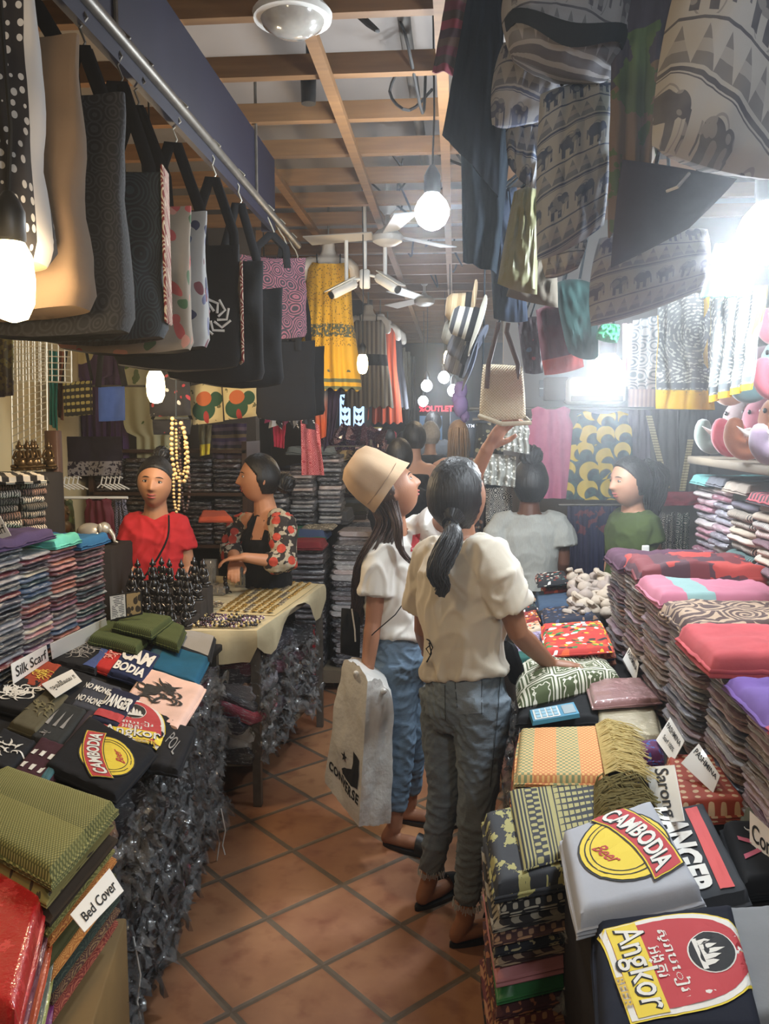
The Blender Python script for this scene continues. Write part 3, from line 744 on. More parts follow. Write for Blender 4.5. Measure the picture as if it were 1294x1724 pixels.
def cambodia(e, top, a, b, cx=.5, cy=.5, s=1.0, rot=0.0, asp=None):
    """yellow round emblem, red banner with CAMBODIA, red script word; authored in metres then scaled to the quad"""
    S_ = s*min(a, b)
    def tr(mb, off, mat, nm):
        vs = []
        ca, sa = cos(rot), sin(rot)
        for p in mb.v:
            x, y = p.x*S_, p.y*S_; vs.append(Vector(((x*ca-y*sa)/a+cx, (x*sa+y*ca)/b+cy, 0)))
        mb.v = vs; decal(nm, mb, top, mat, e, off)
    tr(poly_mb(ellipse_pts(.46, .43), .05), .0018, mK, 'emblem_outline')
    tr(poly_mb(ellipse_pts(.44, .41), .05), .0024, mYl, 'emblem')
    ring = MB(); n = 30
    for r0 in (.84, .72):
        ring.loft([[Vector((.44*r0*k*cos(2*pi*j/n), .41*r0*k*sin(2*pi*j/n)-.03, 0)) for j in range(n)] for k in (1, .965)], cap=False)
    tr(ring, .003, mK, 'emblem_ring')
    def arcb(x0, x1, w, y, bend):
        pts = [(x0+(x1-x0)*i/16, y-w/2+bend*(1-(2*i/16-1)**2)) for i in range(17)]; pts += [(x1-(x1-x0)*i/16, y+w/2+bend*(1-(2*i/16-1)**2)) for i in range(17)]; return pts
    tr(poly_mb(arcb(-.52, .52, .34, .10, .10), .05), .0034, mK, 'banner_outline')
    tr(poly_mb(arcb(-.51, .51, .31, .10, .10), .05), .004, mYl, 'banner_border')
    tr(poly_mb(arcb(-.50, .50, .28, .10, .10), .05), .0046, mR, 'banner')
    q = arc_text('CAMBODIA', 0, 0, .92, .20, .5); q.v = [p+Vector((.012, .088, 0)) for p in q.v]; tr(q, .0052, mK, 'lettering_shadow')
    q = arc_text('CAMBODIA', 0, 0, .92, .20, .5); q.v = [p+Vector((0, .10, 0)) for p in q.v]; tr(q, .006, mW, 'lettering')
    q = text_mb('Beer', 1, bold=.01); fit(q, .26, .13); q.v = [Vector((p.x+p.y*.35, p.y+p.x*.2-.18, 0)) for p in q.v]; tr(q, .0036, mR, 'script_word')
def tr_art(e, top, a, b, cx, cy, s, rot):
    S_ = s*min(a, b); ca, sa = cos(rot), sin(rot)
    def tr(mb, off, mat, nm='print'):
        mb.v = [Vector(((p.x*S_*ca-p.y*S_*sa)/a+cx, (p.x*S_*sa+p.y*S_*ca)/b+cy, 0)) for p in mb.v]; decal(nm, mb, top, mat, e, off)
    return tr
def angkor(e, top, a, b, cx=.5, cy=.5, s=1.0, rot=0.0):
    tr = tr_art(e, top, a, b, cx, cy, s, rot)
    def _unused(k): 
        p = [(-.36*k, .42*k-.0), (.36*k, .42*k), (.46*k, .28*k)]
        p += [(.46*k*cos(t)*1.0, -.12*k-.36*k*sin(t)) for t in [i*pi/14 for i in range(15)]]
        p += [(-.46*k, .28*k)]; return p
    sh = lambda k: [(x, -y) for x, y in [(-.46*k, .40*k), (.46*k, .40*k)]+[(.46*k*cos(t)**.8 if cos(t) > 0 else -.46*k*abs(cos(t))**.8, .05*k-.55*k*sin(t)) for t in [i*pi/18 for i in range(19)]]]
    tr(poly_mb(sh(1.06)[::-1], .05), .0018, mYl, 'shield_edge'); tr(poly_mb(sh(1.03)[::-1], .05), .0024, mW, 'shield_border'); tr(poly_mb(sh(.93)[::-1], .05), .003, mR, 'shield')
    tr(move(poly_mb([(-.46, -.1), (.46, -.1), (.46, .10), (-.46, .10)], .05), 0, -.27), .0036, mYl, 'band')
    q = fit(text_mb('Angkor', 1, bold=.032), .86, .262); tr(move(q, .0, -.265), .0042, mK, 'lettering_outline')
    q = fit(text_mb('Angkor', 1, bold=.008), .84, .24); tr(move(q, .0, -.26), .0050, mW, 'lettering')
    q = fit(text_mb('BEER', 1, bold=.02), .3, .06); tr(move(q, .22, -.40), .0056, mGold, 'small_lettering')
    for i, (ln, y, w) in enumerate((('\u179f\u17d2\u179a\u17b6\u1794\u17c0\u179a', -.02, .62), ('\u17a2\u1784\u17d2\u1782\u179a', -.13, .3))):
        q = fit(text_mb(ln, 1, bold=.01), w, .11); tr(move(q, 0, y), .004, mW, 'khmer_lettering')
    tr(move(poly_mb(ellipse_pts(.20, .16), .05), 0, .24), .0036, mW, 'medallion'); tr(move(poly_mb(ellipse_pts(.19, .15), .05), 0, .24), .0042, mK, 'medallion_field')
    tw = MB()
    for x, h in ((-.1, .09), (-.05, .12), (0, .16), (.05, .12), (.1, .09)):
        tw.add([(x-.025, .17, 0), (x+.025, .17, 0), (x+.02, .17+h*.6, 0), (x, .17+h, 0), (x-.02, .17+h*.6, 0)], [[0, 1, 2, 3, 4]])
    tw.add([(-.15, .14, 0), (.15, .14, 0), (.15, .175, 0), (-.15, .175, 0)], [[0, 1, 2, 3]]); tr(tw, .0048, mW, 'temple_towers')
def sketch(seed, n=16, w=.5, h=.5, th=.012, steps=7, sx=.16):
    """hand-drawn looking strokes as thin ribbons"""
    r = random.Random(seed); mb = MB()
    for _ in range(n):
        x, y = r.uniform(-w/2, w/2), r.uniform(-h/2, h/2); a = r.uniform(0, 6.28); da = r.uniform(-.7, .7); L = []
        for k in range(steps):
            L.append((x, y, a)); x += cos(a)*sx*.35; y += sin(a)*sx*.35; a += da
        vs = []
        for k, (x, y, a) in enumerate(L):
            q = th*(1-abs(2*k/(steps-1)-1)*.8); vs += [(x-sin(a)*q, y+cos(a)*q, 0), (x+sin(a)*q, y-cos(a)*q, 0)]
        mb.add(vs, [[2*k, 2*k+1, 2*k+3, 2*k+2] for k in range(steps-1)])
    return mb
def sign(name, cs, text, label, lines=None, tcol=None, thick=.0015, group=None, bend=.0, size=None, cat='sign'):
    """cs: world corners TL, TR, BR, BL of the card (as the text reads)"""
    c = [Vector(p) for p in cs]; ctr = sum(c, Vector())/4; e = empty(name, ctr, label, cat, group); c = [p-ctr for p in c]
    n = (c[1]-c[0]).cross(c[3]-c[0]).normalized()*-1
    f = lambda u, v: bil(c, u, v)+n*bend*(1-(2*u-1)**2)
    MB().slab(f, 12, 6, thick).build('card', mPaper, e)
    for s, cx, cy, w, h in lines or [(text, .5, .5, .8, .5)]:
        mb = art(text_mb(s, 1, bold=.012), 0, 0, w, h)
        o = MB(); o.add([f(cx+p.x, cy-p.y)+n*(thick*.5+.0012) for p in mb.v], mb.f); o.build('lettering', mK, e, smooth=False)
    return e
# ---------------- left table with t-shirts ----------------
mboard = M('table_board', lambda c: c.mix(c.noise(4, 3), '5d5344', '7c705c'), .6)
def table(name, label, x0, x1, y0, y1, z, legs=True, mat=None, sh=None):
    e = empty(name, ((x0+x1)/2, (y0+y1)/2, 0), label, 'table')
    w, d = x1-x0, y1-y0
    MB().box((0, 0, z-.015), (w, d, .03), bev=.004).build('table_top', mat or mboard, e)
    if legs:
        for sx in (-1, 1):
            for sy in (-1, 1): MB().box((sx*(w/2-.03), sy*(d/2-.03), (z-.03)/2), (.035, .035, z-.03)).build('leg', mrail, e)
    if sh: MB().box((0, 0, sh), (w-.04, d-.04, .02)).build('shelf', mat or mboard, e)
    return e
table('display_table', 'low table covered with folded t-shirts on the left', -1.95, -.95, 1.2, 3.3, .755, sh=.10, mat=cloth('table_black_cloth', '1b1b1e'))
G1 = 'folded t-shirts laid out on the left table'
def a_str(cfg):
    def f(e, top, a, b):
        for k in cfg: k(e, top)
    return f
zt = .765
# pixel corners go: near-left, near-right, far-right, far-left as text reads on the shirt
def mk(px, z, col, lab, fn=None, **k): return tee(px, z, col, lab, fn, **k)
mk([(75, 1300), (195, 1355), (262, 1275), (150, 1215)], zt+.012, '101218', 'black t-shirt with yellow and red CAMBODIA emblem lying beside the green bed covers',
   lambda e, t, a, b: cambodia(e, t, a, b, .58, .50, .86, radians(122)))
mk([(140, 1238), (238, 1290), (300, 1225), (205, 1175)], zt, '12141b', 'black t-shirt with red shield and yellow Angkor band on the left table',
   lambda e, t, a, b: angkor(e, t, a, b, .52, .52, .98, radians(28)))
mk([(200, 1205), (300, 1240), (345, 1165), (243, 1130)], zt, 'd9b3a3', 'pale pink t-shirt with black dancing apsara sketch',
   lambda e, t, a, b: [tr_art(e, t, a, b, .5, .5, 1, radians(40))(sketch(5, 26, .55, .4, .028), .003, mK, 'print'), tr_art(e, t, a, b, .4, .55, 1, .9)(poly_mb([(-.3, -.05), (-.1, -.12), (.1, -.02), (.33, -.1), (.36, .03), (.1, .1), (-.05, .22), (-.2, .1)], .05), .0025, mK, 'print')])
mk([(240, 1128), (330, 1160), (352, 1115), (262, 1085)], zt, '16516e', 'teal blue t-shirt with a dark band, at the far corner of the left table',
   lambda e, t, a, b: Pp(e, t, [(.02, .03), (.22, .03), (.22, .97), (.02, .97)], M('print_dark_teal', '113a4a', .8)))
mk([(182, 1140), (240, 1160), (272, 1112), (215, 1090)], zt+.004, '1c2648', 'navy t-shirt with big white letters CAM BODIA',
   lambda e, t, a, b: [T(e, t, 'CAM', .5, .66, .86, .42, mW, bold=.05), T(e, t, 'BODIA', .5, .24, .86, .28, mW, bold=.04)])
mk([(155, 1130), (190, 1142), (222, 1098), (190, 1090)], zt, 'a82a28', 'red t-shirt with a pale angular emblem',
   lambda e, t, a, b: tr_art(e, t, a, b, .5, .5, 1, .5)(sketch(8, 14, .5, .5, .04), .003, M('print_pink_ink', 'd9958c', .8)))
mk([(82, 1118), (160, 1138), (195, 1092), (125, 1075)], zt, '15171c', 'black t-shirt with a white line-drawn face, beside the silk scarf stacks',
   lambda e, t, a, b: [tr_art(e, t, a, b, .4, .5, 1, .3)(sketch(21, 46, .62, .46, .012), .003, mG, 'print'), Pp(e, t, [(.72, .05), (.97, .05), (.97, .95), (.78, .9), (.84, .5)], M('print_blue_ink', '33477c', .8))])
mk([(258, 1085), (355, 1118), (362, 1078), (300, 1062)], zt+.002, '20242b', 'charcoal t-shirt with silver jagged feather print near the jewellery table',
   lambda e, t, a, b: [Pp(e, t, [(.35, .1), (.95, .05), (.98, .95), (.3, .9), (.55, .75), (.2, .7), (.5, .55), (.1, .45), (.5, .38), (.25, .25), (.55, .25)], mG)])
mk([(30, 1160), (72, 1172), (105, 1128), (68, 1118)], zt, '8d3a26', 'rust red t-shirt with gold flame print next to the Silk Scarf sign',
   lambda e, t, a, b: tr_art(e, t, a, b, .5, .5, 1, .2)(sketch(3, 26, .7, .6, .03), .003, mGold))
mk([(55, 1178), (118, 1200), (165, 1150), (100, 1128)], zt, '17181c', 'black t-shirt carrying a white paper label with Khmer words',
   None)
mk([(118, 1198), (170, 1215), (206, 1168), (150, 1148)], zt, '3c3f49', 'slate grey t-shirt reading NO MONEY NO HONEY',
   lambda e, t, a, b: [T(e, t, 'NO MONEY', .5, .68, .9, .2, mW, bold=.03), T(e, t, 'NO HONEY', .5, .28, .9, .2, mW, bold=.03)])
def danger(c1, c2):
    def f(e, t, a, b):
        Pp(e, t, rotp([(-.45, -.1), (.45, -.1), (.45, .1), (-.45, .1)], .5, .22, 0), c1)
        T(e, t, 'DANGER', .5, .6, .92, .34, c2, bold=.05)
    return f
mk([(150, 1222), (200, 1238), (238, 1182), (190, 1165)], zt+.007, '1d2038', 'navy t-shirt with red bar and white word DANGER beside the pink shirt', danger(mR, mW))
mk([(-35, 1192), (42, 1212), (92, 1160), (22, 1145)], zt, '131418', 'black t-shirt with a white zebra-striped head, at the left picture edge',
   lambda e, t, a, b: tr_art(e, t, a, b, .5, .5, 1, .2)(sketch(33, 40, .66, .5, .026), .003, mW))
mk([(15, 1228), (60, 1246), (118, 1180), (78, 1168)], zt+.006, '55503e', 'dull olive t-shirt with faded camouflage print',
   lambda e, t, a, b: tr_art(e, t, a, b, .5, .5, 1, .2)(sketch(41, 24, .7, .6, .035), .003, M('print_olive', '6d6647', .8)))
mk([(50, 1252), (100, 1268), (148, 1205), (100, 1188)], zt, '2a2c2d', 'dark grey t-shirt with a row of pale triangular shapes',
   lambda e, t, a, b: [Pp(e, t, [(x, .35), (x+.12, .35), (x+.1, .75)], mG) for x in (.15, .4, .65)]+[tr_art(e, t, a, b, .35, .15, .5, .2)(sketch(4, 10, .4, .4, .03), .003, mG)])
mk([(95, 1280), (148, 1300), (205, 1222), (150, 1200)], zt, '332c36', 'brown and navy t-shirt with a faint gold crest',
   lambda e, t, a, b: [Pp(e, t, [(.15, .2), (.85, .12), (.8, .9), (.2, .82)], M('print_brown', '4a3831', .8)), tr_art(e, t, a, b, .45, .3, .6, .2)(sketch(9, 16, .4, .4, .03), .003, mGold)])
mk([(-40, 1290), (15, 1312), (62, 1258), (5, 1235)], zt, '1a1c22', 'black t-shirt with white brush strokes at the lower left edge of the table',
   lambda e, t, a, b: tr_art(e, t, a, b, .5, .5, 1, .2)(sketch(14, 14, .6, .5, .035), .003, mW))
mk([(20, 1312), (78, 1335), (125, 1270), (70, 1250)], zt+.004, '3c1e28', 'maroon t-shirt with white checks and a teal stripe beside the green bed covers',
   lambda e, t, a, b: [Pp(e, t, [(x, y), (x+.1, y), (x+.14, y+.14), (x+.02, y+.12)], mW) for x in (.1, .35, .6) for y in (.15, .5)]+[Pp(e, t, [(.78, .02), (.98, .02), (.98, .98), (.78, .98)], M('print_teal', '2b5a62', .8))])
mk([(250, 1300), (300, 1310), (330, 1235), (285, 1225)], zt-.005, '17181d', 'black t-shirt in plastic with small grey letters, at the aisle edge of the left table',
   lambda e, t, a, b: T(e, t, 'POL', .5, .5, .5, .3, mG, rot=-.5))
# paper label with Khmer words
cs = [PZ(70, 1152, zt+.045), PZ(121, 1127, zt+.05), PZ(138, 1147, zt+.045), PZ(93, 1175, zt+.042)]
sign('paper_label', cs, '', 'white paper label with Khmer words lying on the black t-shirt', [('\u178f\u1798\u17d2\u179b\u17c3\u1796\u17b7\u179f\u17c1\u179f !!', .5, .5, .84, .42)], cat='label')
# dark green chequered cloths heaped behind the shirts
mgrn = checks('green_check', '24301c', '4f5c2a', .012)
for i, (px, z, lb) in enumerate([([(150, 1085), (230, 1105), (262, 1070), (180, 1055)], .79, 'lower'), ([(215, 1068), (300, 1100), (312, 1068), (262, 1042)], .80, 'right'), ([(190, 1062), (255, 1078), (290, 1050), (225, 1040)], .83, 'topmost')]):
    tee(px, z, '', 'dark green chequered scarf, %s one in the heap behind the t-shirts' % lb, t=.035, name='folded_scarf', group='green chequered scarves', mat=mgrn, cat='scarf')
# olive bed cover pile at lower left
molv = M('olive_brocade', lambda c: c.mix(((c.uv()[0]*700).sin()*(c.uv()[1]*700).sin()).gt(.1), c.mix((c.uv()[1]*9).fr(), '4c512a', '717240'), '8f8c55'), .8, bump=lambda c: (c.uv()[0]*700).sin()*(c.uv()[1]*700).sin())
mdk = cloth('dark_green_velvet', '1b2119')
def pile(px, ztop, n, t, specs, name, cat, group, seed=3, jit=.006, t0=None):
    """stack of folded cloths, top surface given by pixels at height ztop"""
    cs = [PZ(x, y, ztop) for x, y in px]; z = ztop
    for i in range(n):
        mat, lab = specs[i][:2]; tt = specs[i][2] if len(specs[i]) > 2 else t
        z -= tt; ctr = sum(cs, Vector())/4; ctr.z = z
        e = empty(name, ctr, lab, cat, group)
        d = Vector((random.uniform(-jit, jit), random.uniform(-jit, jit), 0))
        lc = [Vector((p.x-ctr.x, p.y-ctr.y, 0))*random.uniform(.985, 1.01)+d for p in cs]
        fold_quad('cloth_body', lc, tt, mat, e, specs[i][3] if len(specs[i]) > 3 else 2, seed=i+seed, nu=12 if i else 24, nv=12 if i else 24, amp=.002)
bc = [(-140, 1345), (78, 1470), (190, 1345), (10, 1285)]
cols = [(molv, 'olive green brocade bed cover, topmost of the pile at the lower left', .038, 3), (M('olive_brown_brocade', lambda c: c.mix(c.vor(60, co=c.comb(*c.uv()))[0].gt(.3), '3a2f1e', '7d7340'), .85), 'dark olive bed cover with fine pattern, second in the lower left pile', .03),
        (cloth('dark_brown_velvet', '33291f'), 'dark brown bed cover, third in the lower left pile', .028), (batik('olive_gold_dots', '6f6a35', 'a19a5c', 50, 40), 'olive and gold dotted bed cover, fourth in the lower left pile', .022),
        (batik('orange_gold_dots', 'a35b26', 'c98d43', 50, 40), 'orange bed cover with gold dots, fifth in the lower left pile', .03), (cloth('olive_rib', '4b4a2b'), 'ribbed olive bed cover behind the Bed Cover sign', .035),
        (batik('orange_dots', 'b06a2e', 'd0944c', 50, 40), 'orange bed cover below the ribbed olive one', .022), (batik('green_dots', '25302a', '3f4a3c', 50, 40), 'dark green bed cover low in the lower left pile', .03),
        (batik('maroon_gold', '4d2a24', '90704a', 50, 40), 'maroon and gold bed cover low in the lower left pile', .025), (batik('red_gold_b', '82302a', 'b5664a', 50, 40), 'red bed cover lowest in the lower left pile', .03)]
pile(bc, .855, len(cols), .03, cols, 'bed_cover', 'bed cover', 'bed covers piled at the lower left')
struct_box = MB().box((0, 0, 0), (.46, .5, .52), bev=.004)
o = struct_box.build('cardboard_box', M('cardboard', lambda c: c.mix(c.noise(8, 3), '6d5634', '8c7145'), .8)); o.matrix_world = Matrix.Translation((-.92, 1.47, .26)) @ Matrix.Rotation(radians(12), 4, 'Z')
tag(o, 'brown cardboard box standing on the floor under the bed cover pile', 'box')
sign('shop_sign', [PY(118, 1540, 1.30), PY(184, 1462, 1.42), PY(208, 1500, 1.40), PY(142, 1570, 1.28)], 'Bed Cover', 'white card reading Bed Cover on the pile at the lower left', [('Bed Cover', .52, .55, .8, .42)])
# plastic-wrapped scarves at the very corner
mpl = lambda nm, col: M(nm, lambda c: c.mix((c.noise(14, 4, rough=.7)).gt(.6), col, tuple(min(1, x+.12) for x in hexc(col))), .35, coat=1, bump=lambda c: c.noise(22, 4, rough=.7), bs=.7, bd=.006)
lowc = [('b01f22', 'bright red', .045), ('7e3a4e', 'plum', .03), ('c4502a', 'orange', .035), ('6d7468', 'grey-green', .025), ('b8b86a', 'pale lime', .035), ('35333a', 'charcoal', .025), ('8a3a7a', 'magenta', .03), ('1f3d55', 'deep blue', .035), ('7c2f60', 'purple', .03), ('c98a9a', 'pink', .03), ('3a3a42', 'black', .03)]
pile([(-230, 1620), (30, 1700), (80, 1480), (-80, 1440)], .80, len(lowc), .03, [(mpl('wrapped_'+c, c), '%s plastic-wrapped shawl in the pile at the bottom left corner' % nm, th) for c, nm, th in lowc], 'wrapped_shawl', 'shawl', 'plastic-wrapped shawls at the bottom left corner', seed=9)
# ---------------- stacks of scarves and wrapped shirts ----------------
ORD = ['first', 'second', 'third', 'fourth', 'fifth', 'sixth', 'seventh', 'eighth', 'ninth', 'tenth', 'eleventh', 'twelfth', 'thirteenth', 'fourteenth', 'fifteenth', 'sixteenth', 'seventeenth', 'eighteenth', 'nineteenth', 'twentieth'] + ['twenty-'+w for w in ('first', 'second', 'third', 'fourth', 'fifth', 'sixth', 'seventh', 'eighth', 'ninth')] + ['thirtieth'] + ['thirty-'+w for w in ('first', 'second', 'third', 'fourth', 'fifth', 'sixth', 'seventh', 'eighth')]
def film(c):
    n = c.noise(5, 4, rough=.7, co=c.comb(c.xyz()[0]*.9+c.orand()*40, c.xyz()[1]*2, c.xyz()[2]*.9+c.orand()*9))
    return c.mix(n.gt(.56)*.35, c.mix((c.noise(5, 2)-.3), c.ocol(), c.mix(.5, c.ocol(), '1a1a1e')), 'dfe3e6')  # pale streaks painted in as glints on the plastic
mfilm = M('wrapped_scarf', film, .35, coat=1, bump=lambda c: c.noise(9, 3, rough=.7, co=c.comb(c.xyz()[0]*.8+c.orand()*30, c.xyz()[1]*3, c.xyz()[2]*1.5)), bs=.5, bd=.006, coatr=.08)
mknit = M('woven_scarf', lambda c: c.mix((c.xyz()[0]*26+c.orand()*7).fr().gt(.55)*(c.orand().gt(.35)), c.mix((c.noise(40, 2)-.3), c.ocol(), c.mix(.35, c.ocol(), '202024')), c.mix(c.orand().gt(.6), 'cfc6ba', '2c2a30')), .9, bump=lambda c: c.noise(40, 3))
mdark_f = M('wrapped_shirt', lambda c: c.mix((c.noise(7, 5, rough=.75).gt(.57))*.55, c.ocol(), 'b9bcc0'), .4, coat=1, bump=lambda c: c.noise(16, 5, rough=.75), bs=.9, bd=.01, coatr=.1)
mshard = M('clear_film', lambda c: c.mix(c.noise(20, 2), '77797e', 'd6d8da'), .12, alpha=.17, spec=1.0, coat=1, bump=lambda c: c.noise(60, 3), bs=.8)
def unit_fold(seed, crumple=0.0, layers=2, wav=.10):
    """folded item filling the unit box; its rounded fold faces -y"""
    mb = MB(); secs = []; uvs = []; nx = 10
    for i in range(nx+1):
        x = i/nx; ring = []
        pts = []
        e = .06 if i in (0, nx) else 0
        for k in range(7):
            a = pi/2+pi*k/6; pts.append((.07*cos(a)*(1-.3*e)+.07, .5+.46*sin(a)))
        for k in range(1, layers):       # fold groove at the front
            pass
        back = [(.5, .06), (.94, .10), (.99, .3), (.99, .7), (.94, .90), (.5, .97)]
        for y, z in pts+back:
            zz = z + nz(x*3+seed, y*3)*wav + nz(x*9+seed, y*8, z)*crumple*.5
            yy = y + nz(x*4, z*2, seed)*(.015+crumple*.12) + e
            ring.append((x+nz(y*5, z*2, seed+5)*.01*(1 if e else 0), yy, zz)); uvs.append((x, y))
        secs.append(ring)
    mb.loft(secs, uvs=uvs); return mb
PROTO = {}
def proto(kind, v):
    k = (kind, v)
    if k not in PROTO:
        PROTO[k] = unit_fold(v*7.3+1, {'film': .12, 'knit': .12, 'shirt': .9}[kind], wav={'film': .035, 'knit': .1, 'shirt': .14}[kind]).mesh(kind, {'film': mfilm, 'knit': mknit, 'shirt': mdark_f}[kind])
    return PROTO[k]
def stack(P0, P1, depth, z0, t, cols, desc, name, what, group, kind='film', jit=.008, depth_dir=None, lean=(0, 0), tjit=.15, cat='scarf', top_fn=None, vis=None):
    """P0,P1: front edge at the base; cols: list from bottom to top"""
    P0, P1 = Vector(P0), Vector(P1); x = (P1-P0); x.z = 0; L = x.length; x.normalize(); y = Vector((-x.y, x.x, 0))
    n = len(cols); z = z0; last = None
    for i, (c, cn) in enumerate(cols):
        tt = t*random.uniform(1-tjit, 1+tjit); j = Vector((random.uniform(-jit, jit), random.uniform(-jit, jit), 0))
        o = link(name, proto(kind, random.randrange(4)))
        a = random.uniform(-.02, .02)
        X = x*cos(a)+y*sin(a); Y = y*cos(a)-x*sin(a)
        m = Matrix((X*L*random.uniform(.96, 1.0), Y*depth, Vector((0, 0, tt*1.0)))).transposed().to_4x4()
        m.translation = P0+x*0.01*L+y*(j.y)+x*j.x+Vector((lean[0]*i, lean[1]*i, z-P0.z)); o.matrix_world = m
        o.color = (*lin(c), 1)
        k = n-1-i
        tag(o, '%s %s, %s from top of the %s' % (cn, what, ORD[min(k, len(ORD)-1)], desc), cat, group)
        z += tt; last = o
    return z
def pal(cols, n, seed):
    r = random.Random(seed); return [cols[r.randrange(len(cols))] for _ in range(n)]
SILK = [('6e2f3a', 'wine red'), ('8f8f96', 'silver grey'), ('3b5577', 'dusty blue'), ('a5695e', 'salmon'), ('c4b9a4', 'cream'), ('2f4a50', 'dark teal'), ('7d5a72', 'mauve'), ('5a6b73', 'blue-grey'), ('b07f84', 'rose'), ('3a3440', 'dark plum')]
PASH = [('8a6f7c', 'mauve'), ('5b5f70', 'slate'), ('a08f86', 'taupe'), ('6d4a5a', 'plum'), ('9a9ba3', 'silver grey'), ('7b6a58', 'brown'), ('485066', 'navy grey'), ('a98f9c', 'pale lilac'), ('6f5a4c', 'coffee'), ('b59aa0', 'dusty pink')]
# left: silk scarves
zb = .77
edge = [PZ(-6, 1168, zb), PZ(50, 1138, zb), PZ(97, 1112, zb), PZ(139, 1090, zb), PZ(186, 1066, zb)]
tops = [930, 938, 925, 922]
dsc = ['silk stack at the left edge', 'silk stack second from the left edge', 'silk stack under the turquoise shawl', 'silk stack nearest the black figurines']
ztops = []
for i in range(4):
    a, b = edge[i], edge[i+1]; m_ = (a+b)/2
    zt_ = CAMP.z-(tops[i]+6-718)/1400*m_.y
    n = 24; t = (zt_-zb)/n
    p = SILK if i != 0 else SILK[:2]+[('20242e', 'black'), ('2f3a50', 'dark blue'), ('35414a', 'charcoal blue'), ('4a4f58', 'grey')]
    if i == 3: p = [SILK[k] for k in (0, 2, 6, 7, 9, 5, 8)]
    z = stack(a, b, .3, zb, t, pal(p, n, 40+i), dsc[i], 'silk_scarf', 'silk scarf', 'wrapped silk scarves in the '+dsc[i], 'film'); ztops.append(z)
for i, (col, lb) in enumerate((('3b2f4e', 'dark violet and plum shawl on the silk scarf stack at the left edge'), ('6a6a78', 'grey shawl between the violet and the turquoise shawls'), ('4f9a90', 'turquoise folded shawl on the silk scarf stacks'), ('1f4f78', 'blue folded shawl nearest the black figurines'))):
    if i == 1: continue
    a, b = edge[i], edge[i+1]; 
    if i == 0: b = edge[2]
    x = (b-a).normalized(); y = Vector((-x.y, x.x, 0)); zz = max(ztops[i:i+(2 if i == 0 else 1)])
    q = [Vector((p.x, p.y, zz)) for p in (a-y*.01, b-y*.01, b+y*.27, a+y*.27)]; ctr = sum(q, Vector())/4
    e = empty('folded_shawl', ctr, lb, 'shawl', 'folded shawls topping the silk scarf stacks')
    fold_quad('cloth_body', [p-ctr for p in q], .04, cloth('shawl_'+col, col, .9, .25), e, 2, seed=i, amp=.012)
# second row of silk scarves behind and black-white checked scarves
a, b = PZ(-20, 1050, 1.0), PZ(85, 1035, 1.0)
BW = [('2a2829', 'black and white checked'), ('c9c0b4', 'cream and black striped'), ('6b3a30', 'rust and black checked'), ('8d8378', 'grey checked')]
mchk = checks('chequer', '1f1d1e', 'cfc6ba', .06)
MATS['woven_scarf_bw'] = M('woven_scarf_bw', lambda c: c.mix(((c.xyz()[0]*12+c.orand()*9).fr().gt(.5)-(c.xyz()[1]*10).fr().gt(.5)).abs(), c.mix(.8, 'b9ae9e', c.ocol()), '1d1b1c'), .9, bump=lambda c: c.noise(40, 3))
PROTO_bw = [unit_fold(i*3.3, .15).mesh('knit', MATS['woven_scarf_bw']) for i in range(3)]
tag(MB().box((-1.93, 3.35, .55), (.66, 1.15, 1.1), bev=.01).build('display_block', cloth('block_dark', '2b2522')), 'dark covered display block behind the silk scarves', 'display block')
for i, (x0, x1) in enumerate(((-14, 40), (42, 84))):
    a = PY(x0, 925, 3.05+.12*i); b = PY(x1, 925, 3.15+.12*i); z = 1.10; n = 11
    zt_ = CAMP.z-(818-718)/1400*3.1; t = (zt_-z)/n
    for k in range(n):
        o = link('checked_scarf', PROTO_bw[k % 3]); X = (b-a); X.z = 0; L = X.length; X.normalize(); Yd = Vector((-X.y, X.x, 0))
        m = Matrix((X*L, Yd*.26, Vector((0, 0, t*1.1)))).transposed().to_4x4(); m.translation = Vector((a.x+random.uniform(-.01, .01), a.y, z+k*t)); o.matrix_world = m
        c, cn = BW[(k*5+i) % 4]; o.color = (*lin(c), 1)
        tag(o, '%s scarf, %s from top of the %s checked stack' % (cn, ORD[n-1-k], ('left edge', 'right-hand')[i]), 'scarf', 'cotton scarves in the %s checked stack' % ('left edge', 'right-hand')[i])
q = [PY(-20, 832, 3.0), PY(84, 842, 3.1), PY(60, 806, 3.35), PY(-30, 800, 3.35)]; zz = q[0].z; q = [Vector((p.x, p.y, 1.43)) for p in q]; ctr = sum(q, Vector())/4
e = empty('striped_scarf', ctr, 'black and white striped scarf laid across the top of the checked scarf stacks', 'scarf'); fold_quad('cloth_body', [p-ctr for p in q], .03, stripes('bw_stripe', ['1d1b1c', 'cfc8bc'], .05, 0), e, 2, amp=.006)
sign('shop_sign', [PZ(18, 1118, .86), PZ(78, 1086, .86), PZ(82, 1112, .79), PZ(22, 1152, .79)], '', 'white strip sign reading Silk Scarf at the foot of the silk stacks', [('Silk Scarf', .52, .5, .86, .55)])
sign('paper_strip', [PZ(84, 1084, .86), PZ(178, 1040, .86), PZ(182, 1064, .79), PZ(88, 1110, .79)], '', 'blank white strip running along the foot of the silk stacks', [('.', .02, .5, .01, .03)], cat='paper strip')
sign('shop_sign', [PY(-30, 872, 2.7), PY(0, 868, 2.7), PY(19, 902, 2.7), PY(-14, 912, 2.7)], '', 'small white sign ending in arf against the checked scarves', [('Scarf', .5, .6, .8, .4)])
